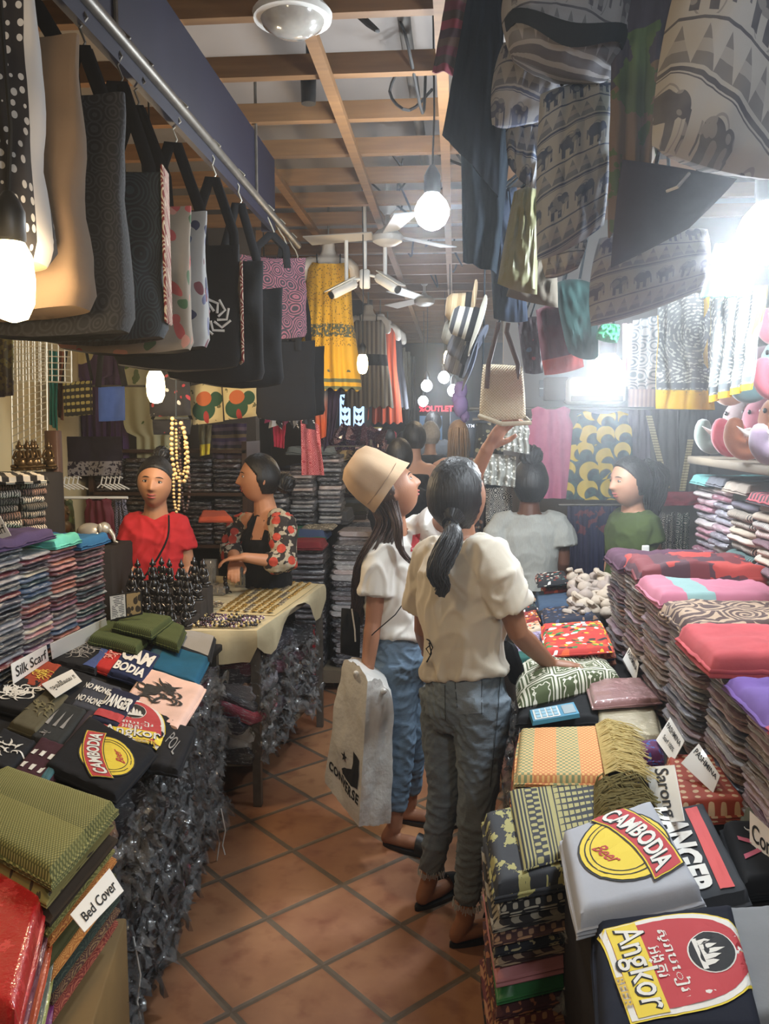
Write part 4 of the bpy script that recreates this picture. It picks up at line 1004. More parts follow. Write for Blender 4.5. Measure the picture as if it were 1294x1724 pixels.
# wrapped shirts under the t-shirt table, fold edges to the aisle
def shards(n, seed, w=.24, h=.05, ln=.06):
    """one crumpled sheet of film with a torn edge, hanging off the fold"""
    mb = MB()
    def f(u, v):
        L = .012+.045*max(0, .45+nz(u*7+seed, seed))*(1+.7*nz(u*23, seed+4))
        return (u*w+nz(u*9, v*3, seed)*.03*v+v*.02*sin(seed*3+u*4), -.004-v*L, .02+nz(u*6, v*2, seed+2)*.03-v*v*L*(.2+nz(u*11, seed)*2.2)+nz(u*25, v*6, seed)*.01)
    mb.slab(f, 34, 4, .0005); return mb
SH = [shards(9, s_).mesh('film', mshard) for s_ in range(5)]
DK = [('22242c', 'black'), ('34323c', 'charcoal'), ('4d4a52', 'grey'), ('2b3146', 'navy'), ('7d7a80', 'pale grey'), ('5a2c3c', 'wine'), ('47404f', 'dark mauve'), ('1c1d22', 'black'), ('8f6a50', 'tan'), ('b3b1ae', 'off-white'), ('a33b52', 'crimson'), ('1a1b20', 'black'), ('262a33', 'dark slate')]
r7 = random.Random(5)
def bagged(P0, P1, depth, z0, n, t, desc, group, zskip=None):
    P0, P1 = Vector(P0), Vector(P1); x = P1-P0; x.z = 0; L = x.length; x.normalize(); y = Vector((-x.y, x.x, 0))
    for k in range(n):
        c, cn = DK[r7.randrange(len(DK))]
        o = link('wrapped_shirt', proto('shirt', r7.randrange(4)))
        tilt = r7.uniform(-.14, .14); droop = r7.uniform(-.1, .25)
        X = x*cos(tilt)+Vector((0, 0, 1))*sin(tilt); Yv = (y*cos(droop)+Vector((0, 0, 1))*sin(droop)); Zv = X.cross(Yv)
        m = Matrix((X*L*r7.uniform(.94, 1.08), Yv*depth, Zv*t*1.5)).transposed().to_4x4()
        m.translation = P0+y*r7.uniform(-.03, .02)-x*r7.uniform(0, .02)+Vector((0, 0, z0+k*t-P0.z)); o.matrix_world = m; o.color = (*lin(c), 1)
        tag(o, '%s plastic-wrapped shirt, %s from top of the %s' % (cn, ORD[n-1-k], desc), 'shirt', group)
        s = link('wrapper', SH[r7.randrange(5)], o); s.matrix_parent_inverse = Matrix(); 
        s.matrix_local = m.inverted() @ (Matrix.Translation(m.translation) @ Matrix((X, Yv, Zv)).transposed().to_4x4() @ Matrix.Translation((.0, .0, -.01)))
names = ['nearest', 'second', 'third', 'fourth', 'fifth', 'sixth', 'farthest']
E0 = Vector((-.80, 1.66, 0)); E1 = Vector((-.97, 3.26, 0))
for i in range(7):
    a = E0.lerp(E1, i/7); b = E0.lerp(E1, (i+.97)/7)
    bagged(a, b, .3, .1, 15, .0405, '%s heap below the t-shirts' % names[i], 'wrapped shirts in the %s heap under the t-shirt table' % names[i])
# white ties hanging out
for k, (px, Y, ln) in enumerate((((362, 1385), 2.95, .2), ((372, 1370), 2.9, .16), ((225, 1590), 1.9, .2), ((232, 1400), 2.1, .16))):
    p = PY(px[0], px[1], Y); p.x = max(p.x, -.9)
    o = MB().tube([p+Vector((0, 0, .02)), p+Vector((.015, 0, -ln*.4)), p+Vector((.0, .01, -ln*.8)), p+Vector((.012, 0, -ln))], .0025, 5).build('plastic_tie', mwhitepl)
    tag(o, 'white plastic tie dangling from the wrapped shirts, %s one counted from the camera' % ('third', 'fourth', 'first', 'second')[k], 'tie', 'white ties hanging from the wrapped shirts')
# ---------------- jewellery table ----------------
zj = .79
J = [PZ(262, 1062, zj), PZ(432, 1062, zj), PZ(546, 984, zj), PZ(345, 968, zj)]
ctr = sum(J, Vector())/4; ctr.z = 0
e = empty('jewellery_table', ctr, 'jewellery table under a cream cloth on grey metal legs', 'table'); lj = [p-ctr for p in J]
ins = lambda k: [p*k+Vector((0, 0, p.z*(1-k))) for p in lj]
MB().loft([[p-Vector((0, 0, .008)) for p in ins(.99)], [p-Vector((0, 0, .035)) for p in ins(.99)]]).build('table_top', mboard, e)
for k, p in enumerate(ins(.93)): MB().box((p.x, p.y, (zj-.04)/2), (.035, .035, zj-.04)).build('leg', mrail, e)
sh = ins(.9); MB().loft([[Vector((p.x, p.y, .17)) for p in sh], [Vector((p.x, p.y, .19)) for p in sh]]).build('shelf', mboard, e)
mcr = cloth('cream_cloth', 'b8ab8a', .85, .1)
mb = MB(); per = []
for a, b in ((0, 1), (1, 2), (2, 3), (3, 0)):
    for k in range(14): per.append((lj[a].lerp(lj[b], k/14), (a, b), k/14))
rings = []
for lv, (dz, out) in enumerate(((0, 0), (-.02, .008), (-.05, .012), (-.09, .012), (-.14, .01))):
    ring = []
    for q, (p, ab, f) in enumerate(per):
        d = Vector((p.x, p.y, 0)).normalized(); k = 1.0 if ab == (0, 1) else (.5+.5*sin(f*9) if ab == (1, 2) else .6)
        if ab == (1, 2) and f > .85: k = 1.2
        ring.append(p+d*(out+.008*sin(q*.9)*lv*.6)+Vector((0, 0, dz*k)))
    rings.append(ring)
mb.loft(rings[::-1], cap=False); mb.add([p for p in rings[0]], [list(range(len(per)))])
o = mb.build('tablecloth', mcr); o.location = ctr+Vector((0, 0, .001)); tag(o, 'cream cloth covering the jewellery table', 'tablecloth')
JB = lambda u, v, z=zj+.002: (bil(J, u, v)*1)+Vector((0, 0, z-zj))
# raised cream display pad
pd = [JB(.42, .26), JB(.97, .26), JB(.96, .97), JB(.50, .97)]
MB()
o, top, _, _ = fold_quad('display_pad', pd, .012, M('ivory_foam', 'b7a67c', .8), None, 1, amp=0, nu=8, nv=8); tag(o, 'flat ivory display pad holding rows of gold pendants', 'display pad')
mgold = M('aged_gold', lambda c: c.mix(c.noise(60, 2), '8a6f38', 'c2a45c'), .38, metal=.75); msil = M('dull_silver', lambda c: c.mix(c.noise(60, 2), '6d6a62', 'b0aa9c'), .35, metal=.8)
def pend(k):
    mb = MB(); n = 9+k*3
    mb.loft([[((.9+.14*cos(j*(5+k)*2*pi/30))*r*cos(2*pi*j/30), (.9+.14*cos(j*(5+k)*2*pi/30))*r*sin(2*pi*j/30), z) for j in range(30)] for r, z in ((.0135, 0), (.015, .0015), (.012, .003), (.006, .0035), (.004, .005))])
    mb.tube([(0, .015, .002), (.003, .019, .003), (0, .022, .002), (-.003, .019, .002), (0, .015, .002)], .0008, 5); return mb
PM = [pend(k).mesh('pendant', mgold if k < 3 else msil) for k in range(4)]
rows, cols_ = 7, 19
for r in range(rows):
    for c in range(cols_):
        u, v = (r+.6)/rows*.94, (c+.6)/cols_*.96; p = bil(pd, u, v); k = (r+c//4) % 4
        o = link('gold_pendant', PM[k]); o.location = p+Vector((random.uniform(-.003, .003), random.uniform(-.003, .003), .0135)); o.rotation_euler = (0, 0, random.uniform(-.3, .3)); o.scale = (1.0,)*3
        tag(o, '%s pendant, %s row from the aisle, %s from the near end of the pad' % ('silver' if k == 3 else 'gold', ORD[rows-1-r], ORD[c]), 'pendant', 'pendants in rows on the display pad')
# bead bracelets near the front edge
mb_c = [M('bead_'+c, c, .25, coat=.5) for c in ('15121a', '2a1c2e', '6a4a74', 'b9a26a', 'd6cdb8', '4a2a2e')]
def bracelet(r, nb, br, mats):
    mb = MB()
    for i in range(nb):
        mb.cur = i % len(mats); a = 2*pi*i/nb; mb.ell((r*cos(a), r*sin(a), br), (br, br, br), nu=7, nv=5)
    return mb.mesh('bracelet', mats)
BR = [bracelet(.026, 15, .0062, [mb_c[0]]), bracelet(.027, 14, .0065, [mb_c[0], mb_c[3]]), bracelet(.025, 15, .0058, [mb_c[2], mb_c[4]]), bracelet(.026, 14, .006, [mb_c[1], mb_c[5]])]
i = 0
for row, (v, n) in enumerate(((.05, 13), (.115, 12), (.18, 10))):
    for k in range(n):
        o = link('bead_bracelet', BR[(i*7+row+(2 if row == 2 else 0)) % 4]); p = JB(.12+.80*(k+.5)/n, v+random.uniform(-.01, .01)); o.location = p+Vector((0, 0, .004+.004*(i % 2))); o.rotation_euler = (random.uniform(-.15, .15), random.uniform(-.15, .15), i); i += 1
        tag(o, 'bead bracelet, %s from left in the %s row from the near table edge' % (ORD[k], ORD[row]), 'bracelet', 'bead bracelets on the jewellery table')
# coiled chains and odd pieces
for k, (u, v, lb) in enumerate(((.25, .27, 'heap of thin dark chains beside the white tray'), (.33, .36, 'silver filigree heap in the middle of the jewellery table'))):
    mb = MB(); rr = random.Random(k+3)
    for q in range(9):
        c0 = Vector((rr.uniform(-.035, .035), rr.uniform(-.03, .03), .004+rr.uniform(0, .02))); r0 = rr.uniform(.015, .035)
        mb.tube([c0+Vector((r0*cos(a*.5), r0*sin(a*.5), .004*sin(a+q))) for a in range(13)], .0022, 5)
    o = mb.build('chain_heap', msil if k else M('bronze', '5b4a35', .4, metal=.7)); o.location = JB(u, v); tag(o, lb, 'chain')
# compartment tray
tr = [PZ(236, 1050, zj+.01), PZ(272, 1056, zj+.01), PZ(328, 1008, zj+.01), PZ(296, 1002, zj+.01)]; tc = sum(tr, Vector())/4; lt = [p-tc for p in tr]
e = empty('compartment_tray', tc, 'white compartment tray with tiny rings beside the black figurines', 'tray')
MB().loft([[p for p in lt], [p+Vector((0, 0, .004)) for p in lt]]).build('tray_base', mwhitepl, e)
w = MB()
def wl(a, b):
    d = (b-a); n = Vector((-d.y, d.x, 0)).normalized()*.0018
    w.loft([[a-n, b-n, b+n, a+n], [a-n+Vector((0, 0, .026)), b-n+Vector((0, 0, .026)), b+n+Vector((0, 0, .026)), a+n+Vector((0, 0, .026))]])
for a, b in ((0, 1), (1, 2), (2, 3), (3, 0)): wl(lt[a], lt[b])
for k in range(1, 6): wl(lt[0].lerp(lt[3], k/6), lt[1].lerp(lt[2], k/6))
w.build('divider', mwhitepl, e)
for k in range(6):
    for q in range(3):
        p = bil(tr, .25+.25*q, (k+.5)/6); o = MB().tube([(.006*cos(a*pi/4), .006*sin(a*pi/4), 0) for a in range(9)], .0013, 5).ell((0, .006, .001), (.003, .003, .003), nu=6, nv=4).build('small_ring', [mgold, msil, M('pink_gem', 'b05060', .3)][(k+q) % 3])
        o.location = p+Vector((0, 0, .006)); tag(o, 'tiny ring, %s in the %s compartment of the white tray' % (ORD[q], ORD[k]), 'ring', 'rings in the white tray')
# display card frame
cs = [PY(184, 1002, 3.2), PY(238, 994, 3.25), PY(240, 1034, 3.25), PY(186, 1046, 3.2)]
c0 = sum(cs, Vector())/4; e = empty('display_card', c0, 'black framed display card with white text panel and photo panel', 'display card'); lc = [p-c0 for p in cs]
MB().slab(lambda u, v: bil(lc, u, v), 6, 4, .006).build('frame', mblack, e)
nn = Vector((0, -.006, 0))
def panel(u0, u1, v0, v1, m, nm):
    return MB().slab(lambda u, v: bil(lc, u0+(u1-u0)*u, v0+(v1-v0)*v)+nn, 4, 3, .001).build(nm, m, e)
panel(.03, .5, .05, .93, M('card_text', lambda c: c.mix((c.uv()[1]*13).fr().gt(.55)*(c.uv()[0]-.5).abs().lt(.4)*c.noise(60, 1).gt(.42), 'dcdad2', '4a4a4a'), .6), 'text_panel')
panel(.54, .97, .05, .93, M('card_photo', lambda c: c.mix(c.vor(3, co=c.comb(*c.uv()))[0].gt(.5), '3a3126', 'a98f62'), .4), 'photo_panel')
# block supporting figurines and display boxes
mebony = M('ebony_gloss', lambda c: c.mix(c.noise(20, 3), '0d0c0d', '24201f'), .3, coat=.6, bump=lambda c: c.noise(90, 3), bs=.4)
def figurine(h):
    mb = MB(); mb.box((0, 0, .04*h), (.46*h, .36*h, .08*h), bev=.02*h)
    mb.ell((0, 0, .26*h), (.2*h, .15*h, .2*h), nu=12, nv=8).ell((0, .02*h, .5*h), (.13*h, .11*h, .18*h), nu=12, nv=8)
    for s in (-1, 1):
        mb.tube([(s*.06*h, 0, .14*h), (s*.24*h, -.06*h, .13*h), (s*.08*h, -.16*h, .12*h)], [.07*h, .065*h, .05*h], 8, True)
        mb.tube([(s*.12*h, 0, .62*h), (s*.2*h, -.04*h, .42*h), (s*.06*h, -.12*h, .32*h)], [.05*h, .045*h, .04*h], 8, True)
    mb.ell((0, -.01*h, .78*h), (.09*h, .09*h, .11*h), nu=10, nv=8)
    for s in (-1, 1): mb.ell((s*.1*h, 0, .77*h), (.035*h, .03*h, .07*h), nu=6, nv=5)
    mb.lathe([(.07*h, .86*h), (.05*h, .93*h), (.02*h, .97*h), (.005*h, 1.02*h)], n=8)
    return mb
FG = figurine(.105).mesh('figurine', mebony)
for r in range(4):
    if r: tag(MB().box((-1.29, 3.38+.1*r, (.785+.045*r)/2), (.36, .085, .785+.045*r), bev=.004).build('display_riser', cloth('block_dark2', '2a2624')), 'dark covered riser under the %s row of black figurines' % ORD[r], 'riser')
    for i in range(7):
        o = link('seated_figurine', FG); o.location = (-1.44+.05*i+random.uniform(-.008, .008), 3.38+.1*r+random.uniform(-.02, .02), (.785+.045*r) if r else .793); o.rotation_euler = (0, 0, random.uniform(-.3, .6)); s = .95+.2*random.random(); o.scale = (s, s, s*(1+.06*r))
        tag(o, 'small black seated figurine, %s from the left in the %s row' % (ORD[i], ORD[r]), 'figurine', 'black figurines beside the compartment tray')
# glass cases, cards, cat statue
mglass = M('clear_glass', 'e8e4d8', .05, alpha=.22, spec=1)
def case(c, d, lb, fill, nm='glass_case'):
    e = empty(nm, c, lb, 'display case'); MB().box((0, 0, d[2]/2), d, bev=.004).build('glass', mglass, e)
    MB().box((0, 0, .006), (d[0]*.96, d[1]*.96, .01)).build('base', mboard, e)
    for j in range(4): MB().box(((j-1.5)*d[0]*.2, 0, d[2]*.4), (.006, d[1]*.7, d[2]*.6), rotz(.2*j)).build('gold_card', fill, e)
    return e
mgc = M('gold_card', lambda c: c.mix(c.noise(30, 2), 'a07a34', 'd8b868'), .35, metal=.5)
case(JB(.22, .62), (.14, .12, .045), 'flat glass case of gold trinkets on the jewellery table', mgc)
case(JB(.40, .80), (.07, .06, .11), 'upright glass case holding gold pendants beside the white ring stand', mgc)
case(JB(.12, .78), (.08, .07, .14), 'upright glass case with silver rings next to the orange card', msil)
o = sign('price_card', [PY(371, 916, 4.4), PY(387, 913, 4.4), PY(387, 931, 4.4), PY(371, 934, 4.4)], '', 'small white and orange card standing on the glass case', [('-', .5, .5, .3, .05)], cat='card')
o = MB().ell((0, 0, .02), (.014, .012, .02), nu=10, nv=8).ell((0, -.004, .044), (.009, .009, .013), nu=8, nv=6).ell((0, -.008, .06), (.009, .009, .008), nu=8, nv=6)
for s in (-1, 1): o.lathe([(.004, .064), (.003, .07), (.0004, .077)], (s*.005, -.006, 0), 6)
o.tube([(0, .01, .01), (.015, .015, .008), (.02, .005, .006)], .003, 5, True)
o = o.build('cat_statue', mebony); o.location = JB(.33, .62); o.scale = (1.3,)*3; tag(o, 'tiny black sitting cat statue on the jewellery table', 'statue')
o = MB().tube([(0, 0, 0), (0, 0, .085)], .002, 6).tube([(-.03, 0, .085), (.03, 0, .085)], .002, 6).lathe([(.018, 0), (.018, .003)], n=10)
for s in (-1, 0, 1): o.tube([(s*.025, 0, .084), (s*.025, 0, .05)], .0025, 5)
o = o.build('ring_stand', mwhitepl); o.location = JB(.5, .86); tag(o, 'small white stand with dangling earrings at the back of the jewellery table', 'stand')
# wrapped shirts below the jewellery table, red stool
for i in range(3):
    a = J[1].lerp(J[2], .02+i*.31)+Vector((-.03, 0, 0)); b = J[1].lerp(J[2], .30+i*.31)+Vector((-.03, 0, 0))
    bagged(Vector((a.x, a.y, 0)), Vector((b.x, b.y, 0)), .3, .2, 11-i*1, .043, '%s heap below the jewellery' % ('near', 'middle', 'far')[i], 'wrapped shirts in the %s heap under the jewellery table' % ('near', 'middle', 'far')[i])
e = empty('plastic_stool', (-.97, 4.78, 0), 'red plastic stool behind the leg of the jewellery table', 'stool'); mrs = M('red_plastic', '8e1f26', .35)
MB().box((0, 0, .44), (.27, .27, .02), bev=.008).build('seat', mrs, e)
for sx in (-1, 1):
    for sy in (-1, 1): MB().loft([[Vector((sx*(.11+.04*(1-z/.43))+dx, sy*(.11+.04*(1-z/.43))+dy, z)) for dx, dy in ((-.02, -.02), (.02, -.02), (.02, .02), (-.02, .02))] for z in (0, .2, .43)]).build('leg', mrs, e)
# ---------------- right table ----------------
mtb = M('red_brown_board', lambda c: c.mix(c.noise(4, 4), '5a3427', '7b4a36'), .6)
table('display_table', 'low table along the right side of the aisle under folded sarongs and cushions', .17, 1.5, 1.0, 3.7, .5, mat=mtb)
tag(MB().box((.86, 2.35, .64), (1.28, 2.6, .27), bev=.01).build('display_block', cloth('block_dark3', '231f1e')), 'dark covered block raising the goods on the right table', 'display block')
zr = .785
# piles on the table: near sarong pile
msar = M('elephant_sarong', lambda c: c.mix((c.noise(16, 4, rough=.6, co=c.comb(c.uv()[0]*1.6, c.uv()[1])).gt(.53)), '24262c', c.mix(c.noise(8, 2), '8f8a55', 'a8a36a')), .8, bump=crinkle)
def sar2(c):
    u, v = c.uv(); w = u/.32
    st = ((u*700).sin()).gt(.1)*(w.lt(.10)).max(w.gt(.2)*w.lt(.25))
    dia = ((u*190).sin()*(v*220).sin()).gt(.1)*w.gt(.10)*w.lt(.20)
    sp = (((v*190).sin()*.5+.5)*.38+.32).gt(w)*w.gt(.25)*((u*420).sin().gt(-.75))
    return c.mix(st.max(dia).max(sp), '20232b', '9b9460')
msar2 = M('sarong_ikat', sar2, .8, bump=crinkle)
def band_mat(nm, a, b, kind=0):
    def f(c):
        u, v = c.uv(); n = c.noise(70, 3, co=c.comb(u, v)); q = ((u*260).sin()*(v*420).sin()).gt(.15) if kind == 0 else ((u*150+(v*300).sin()*1.2).sin().gt(.3) if kind == 1 else n.gt(.56))
        return c.mix(q, a, b)
    return M(nm, f, .85, bump=crinkle)
sp = [(msar, 'black and straw elephant sarong with ikat border, topmost of the near right pile', .040, 2), (band_mat('bw_weave', '1c1b1e', 'a7a193'), 'black and white woven sarong second in the near right pile', .030, 3),
 (band_mat('bw_weave2', '231f20', '8f887a', 1), 'dark zigzag sarong third in the near right pile', .026, 3), (band_mat('mar_weave', '3a2124', '8d6f58', 0), 'maroon woven sarong fourth in the near right pile', .022),
 (band_mat('animal_weave', '191b24', 'a39a78', 2), 'dark sarong with pale animal border fifth in the near right pile', .024, 2), (band_mat('mar2', '35201f', '94806a', 1), 'brown patterned sarong sixth in the near right pile', .02),
 (cloth('rose_silk', 'a96f72', .5, .1), 'rose pink silk sarong in the near right pile', .045, 2), (cloth('emerald_silk', '245a2e', .4, .25), 'emerald green silk sarong in the near right pile', .03, 2),
 (band_mat('red_weave', '3c1517', '8f5a3a', 2), 'dark red sarong just under the green one', .035), (band_mat('red_weave2', '5a231c', 'a0744c', 0), 'brick red sarong with gold weave in the near right pile', .03),
 (band_mat('green_red', '2c2f22', '7d5a40', 0), 'moss green and brown sarong in the near right pile', .03), (band_mat('red_weave3', '581f1e', '9a6a4a', 1), 'dark red sarong second from the bottom of the near right pile', .035),
 (band_mat('blackred', '201617', '6a3a2e', 2), 'black and red sarong at the bottom of the near right pile', .035)]
spile = [(818, 1372), (838, 1480), (1075, 1400), (1015, 1308)]
spile = [(838, 1490), (1090, 1440), (1020, 1318), (818, 1365)]
pile(spile, .80, len(sp), .03, sp, 'folded_sarong', 'sarong', 'sarongs in the near right pile', seed=21)
# ikat half of the top sarong as its own layer on top
cs = [PZ(882, 1468, .802), PZ(1030, 1420, .802), PZ(1010, 1318, .802), PZ(858, 1335, .802)]; ctr = sum(cs, Vector())/4
e = empty('folded_sarong', ctr, 'navy and straw ikat sarong folded over the elephant sarong', 'sarong'); fold_quad('cloth_body', [p-ctr for p in cs], .012, msar2, e, 1, amp=.002)
mtas = M('khaki_fringe', lambda c: c.mix(c.noise(120, 3), '4f4726', '8f8250'), .85); mtas2 = M('cream_fringe', lambda c: c.mix(c.noise(120, 3), 'b39c62', 'dfcf95'), .85)
def tassel(name, start, end, drop, mat, n, L, r=.0016, spread=.03, seed=1, parent=None, curl=.0):
    rr = random.Random(seed); mb = MB(); start, end = Vector(start), Vector(end); drop = Vector(drop)
    for i in range(n):
        p = start.lerp(end, (i+rr.random())/n); s = Vector((rr.uniform(-spread, spread), rr.uniform(-spread, spread), rr.uniform(-spread*.3, spread*.6))); l = L*rr.uniform(.7, 1.1)
        d = drop*l+s
        mb.tube([p, p+d*.35+Vector((0, 0, .012+rr.random()*.01)), p+d*.75+Vector((0, 0, .006+rr.random()*curl)), p+d+Vector((0, 0, -.006+rr.uniform(-curl, curl)))], [r, r*1.1, r, r*.6], 4)
    return mb.build(name, mat, parent)
tf = tassel('fringe', PZ(1000, 1405, .82)-ctr, PZ(1000, 1325, .82)-ctr, (RGT*.9+Vector((0, -.25, 0))), mtas, 330, .11, spread=.045, curl=.02, parent=e, r=.0022)
# orange scarf pile with cream fringe
msco = M('orange_green_scarf', lambda c: c.mix(((c.uv()[0]/.115+.15).fr().lt(.5)), c.mix(((c.uv()[0]*500).sin()*(c.uv()[1]*380).sin()).gt(.1), 'c27a4c', 'd8a868'), c.mix(((c.uv()[0]*450).sin()*(c.uv()[1]*330).sin()).gt(0), '7c8560', 'c8a870')), .85, bump=crinkle)
op = [(msco, 'orange and sage striped scarf with long cream fringe on the right table', .028, 2), (band_mat('orn1', '5c4a30', '9c7c4c'), 'brown patterned scarf right under the fringed orange scarf', .02), (band_mat('orn2', '7e3c28', 'b77a4a', 1), 'rust scarf in the pile under the fringed orange scarf', .022),
 (band_mat('orn3', '3a2a26', '7c5a44', 2), 'dark brown scarf in the pile under the fringed orange scarf', .022), (band_mat('orn4', 'a0562e', 'cf8f54'), 'orange patterned scarf in the pile under the fringed one', .03), (cloth('brown_dk', '33231e'), 'plain dark brown scarf at the bottom of the fringed scarf pile', .03)]
opx = [(862, 1305), (1020, 1306), (1005, 1218), (872, 1222)]
pile(opx, .835, len(op), .024, op, 'folded_scarf', 'scarf', 'scarves in the orange fringed pile', seed=31)
pr = [o for o in bpy.data.objects if o.get('label', '').startswith('orange and sage')][0]
bpy.context.view_layer.update()
tassel('fringe', PZ(1018, 1304, .838)-pr.location, PZ(1002, 1220, .838)-pr.location, (RGT*.95+Vector((0, -.3, 0))), mtas2, 330, .105, r=.0014, spread=.018, seed=4, parent=pr, curl=.008)
# black cloth and blue calculator
o, _, _, _ = fold_quad('black_cloth', [PZ(868, 1225, .79), PZ(1010, 1222, .79), PZ(1000, 1165, .79), PZ(880, 1180, .79)], .025, cloth('black_soft', '161618'), None, 2, amp=.008); tag(o, 'crumpled black cloth under the blue calculator', 'cloth')
cs = [PZ(896, 1222, .822), PZ(976, 1208, .83), PZ(966, 1188, .825), PZ(890, 1202, .818)]; ctr = sum(cs, Vector())/4; e = empty('calculator', ctr, 'blue and white calculator lying on the black cloth', 'calculator'); lc = [p-ctr for p in cs]
MB().loft([[p for p in lc], [p*.97+Vector((0, 0, .012)) for p in lc]]).build('casing', M('blue_plastic', '3d87a6', .4), e)
MB().loft([[bil(lc, u, v)+Vector((0, 0, .0125+k)) for u, v in ((.06, .08), (.6, .08), (.6, .9), (.06, .9))] for k in (0, .001)]).build('key_panel', mwhitepl, e)
for i in range(4):
    for j in range(3): MB().loft([[bil(lc, .1+.125*i+du, .16+.25*j+dv)+Vector((0, 0, .0135+k)) for du, dv in ((0, 0), (.09, 0), (.09, .17), (0, .17))] for k in (0, .002)]).build('key', M('light_blue_key', '86b3c8', .5), e)
MB().loft([[bil(lc, u, v)+Vector((0, 0, .0125+k)) for u, v in ((.68, .15), (.94, .15), (.94, .85), (.68, .85))] for k in (0, .001)]).build('display', M('lcd_grey', '9fb0b4', .2), e)
# cushion
def cush(c):
    u, v = c.uv(); d, _ = c.vor(9.5, co=c.comb(u+.03, v*.9+.01), rand=.25)
    n = c.nt.nodes.new('ShaderNodeTexVoronoi'); n.feature = 'DISTANCE_TO_EDGE'; n.inputs['Scale'].default_value = 9.5; n.inputs['Randomness'].default_value = .25
    c.nt.links.new(c.comb(u+.03, v*.9+.01), n.inputs['Vector']); ed = V(c.nt, n.outputs['Distance'])
    k = ed.lt(.045).max((ed-.13).abs().lt(.022)).max(((ed-.28)+((u*260).sin()*(v*260).sin())*.05).abs().lt(.03))
    return c.mix(k, '4e5837', 'd6d3c2')
qc = [PZ(868, 1196, .825), PZ(1052, 1147, .825), PZ(1000, 1102, .845), PZ(868, 1124, .845)]
o = qpillow('cushion', [qc[3], qc[2], qc[1], qc[0]], M('green_lattice', cush, .9, bump=lambda c: c.noise(50, 3)), .10, None, .2, 30, 30, .006, .45); tag(o, 'green cushion with white lattice pattern under the woman\'s hand', 'cushion')
# packets right of cushion
for k, (px, z, t, col, lb, fl) in enumerate((([(1010, 1262), (1115, 1258), (1100, 1195), (1000, 1195)], .78, .035, 'b3a88c', 'cream lace cloth in clear plastic beside the calculator', 1), ([(1000, 1200), (1110, 1195), (1105, 1180), (995, 1180)], .80, .015, 'a46a34', 'orange-gold scarf packet between the cream lace and the pink packet', 1),
        ([(998, 1196), (1112, 1186), (1078, 1150), (988, 1152)], .825, .022, '9a7270', 'dusty pink striped scarf in clear plastic right of the cushion', 1))):
    tee(px, z, '', lb, t=t, name='scarf_packet', group='packets right of the cushion', mat=mpl('pack_'+col, col), cat='packet')
# printed pouches and cloth pile behind the cushion
pc_ = [('flower_pouch', [(918, 1108), (1030, 1100), (1012, 1052), (912, 1058)], .885, floral('bright_flower', 'b8342c', ['e0d8d0', 'd85a2c', '2f7a3c', 'e0b62c', 'd8442c', '1d2420'], 36, .52), 'bright multicoloured flower print pouch on top of the cloth pile', .02),
 ('folded_cloth', [(918, 1118), (1035, 1108), (1018, 1062), (915, 1066)], .862, band_mat('mar_or', '6b2a24', 'a85a38'), 'maroon and orange cloth under the flower print pouch', .022), ('folded_cloth', [(925, 1122), (1032, 1112), (1015, 1068), (918, 1070)], .84, band_mat('viol', '2e2a4c', '584a70'), 'violet cloth third in the pile behind the cushion', .02),
 ('folded_cloth', [(925, 1130), (1035, 1120), (1020, 1070), (918, 1072)], .81, cloth('salmon_cotton', '8e5a44'), 'salmon brown cloth at the bottom of the pile behind the cushion', .028),
 ('folded_cloth', [(915, 1055), (1005, 1045), (985, 1020), (912, 1028)], .86, floral('navy_flower', '1e2232', ['3a4a6a', '8a6a50', '1e2232'], 40, .4), 'navy flowered cloth behind the flower print pouch', .02),
 ('folded_cloth', [(905, 1032), (990, 1026), (972, 1000), (900, 1006)], .86, cloth('denim_blue', '3a4a5e'), 'blue-grey cloth with a folded collar far behind the pouch', .03)]
for nm, px, z, m, lb, t in pc_: tee(px, z, '', lb, t=t, name=nm, group='cloth pile behind the cushion', mat=m, cat='pouch' if 'pouch' in nm else 'cloth')
pm = [floral('pouch_red', '7d2a26', ['d8cfc0', 'c4502a', '2a2a2a', 'd8a030'], 40, .45), floral('pouch_black', '1d1c20', ['d0c8ba', 'b0402a', '3a5a5a'], 40, .4), floral('pouch_cream', 'b8a48c', ['b03a2c', '2f2a28', 'c87a3a'], 36, .45), M('pouch_lilac', lambda c: c.mix(c.noise(60, 3).gt(.5), '6a5a78', 'a59ab0'), .85), cloth('pouch_teal', '24504a')]
for k, (px, z, mi, lb) in enumerate((([(868, 1098), (918, 1092), (912, 1070), (868, 1074)], .84, 3, 'lilac patterned pouch left of the cloth pile'), ([(868, 1120), (922, 1114), (916, 1096), (866, 1100)], .82, 4, 'dark teal checked cloth beside the cushion'),
   ([(868, 1078), (912, 1066), (905, 1048), (866, 1056)], .85, 2, 'cream floral pouch at the near end of the pouch row'), ([(868, 1060), (908, 1048), (900, 1030), (866, 1036)], .86, 0, 'red floral pouch at the middle of the pouch row'), ([(866, 1040), (904, 1030), (896, 1014), (864, 1018)], .87, 1, 'black floral pouch towards the far end of the pouch row'),
   ([(866, 1022), (900, 1012), (890, 998), (862, 1002)], .88, 2, 'cream floral pouch at the far end of the pouch row'), ([(915, 1004), (962, 1000), (955, 985), (912, 990)], .88, 0, 'red and black boxed purse beside the pompom dolls'), ([(905, 990), (958, 984), (950, 968), (902, 972)], .93, 1, 'black beaded purse stacked behind the pompom dolls'))):
    tee(px, z, '', lb, t=.022, name='printed_pouch', group='printed pouches on the right table', mat=pm[mi], cat='pouch')
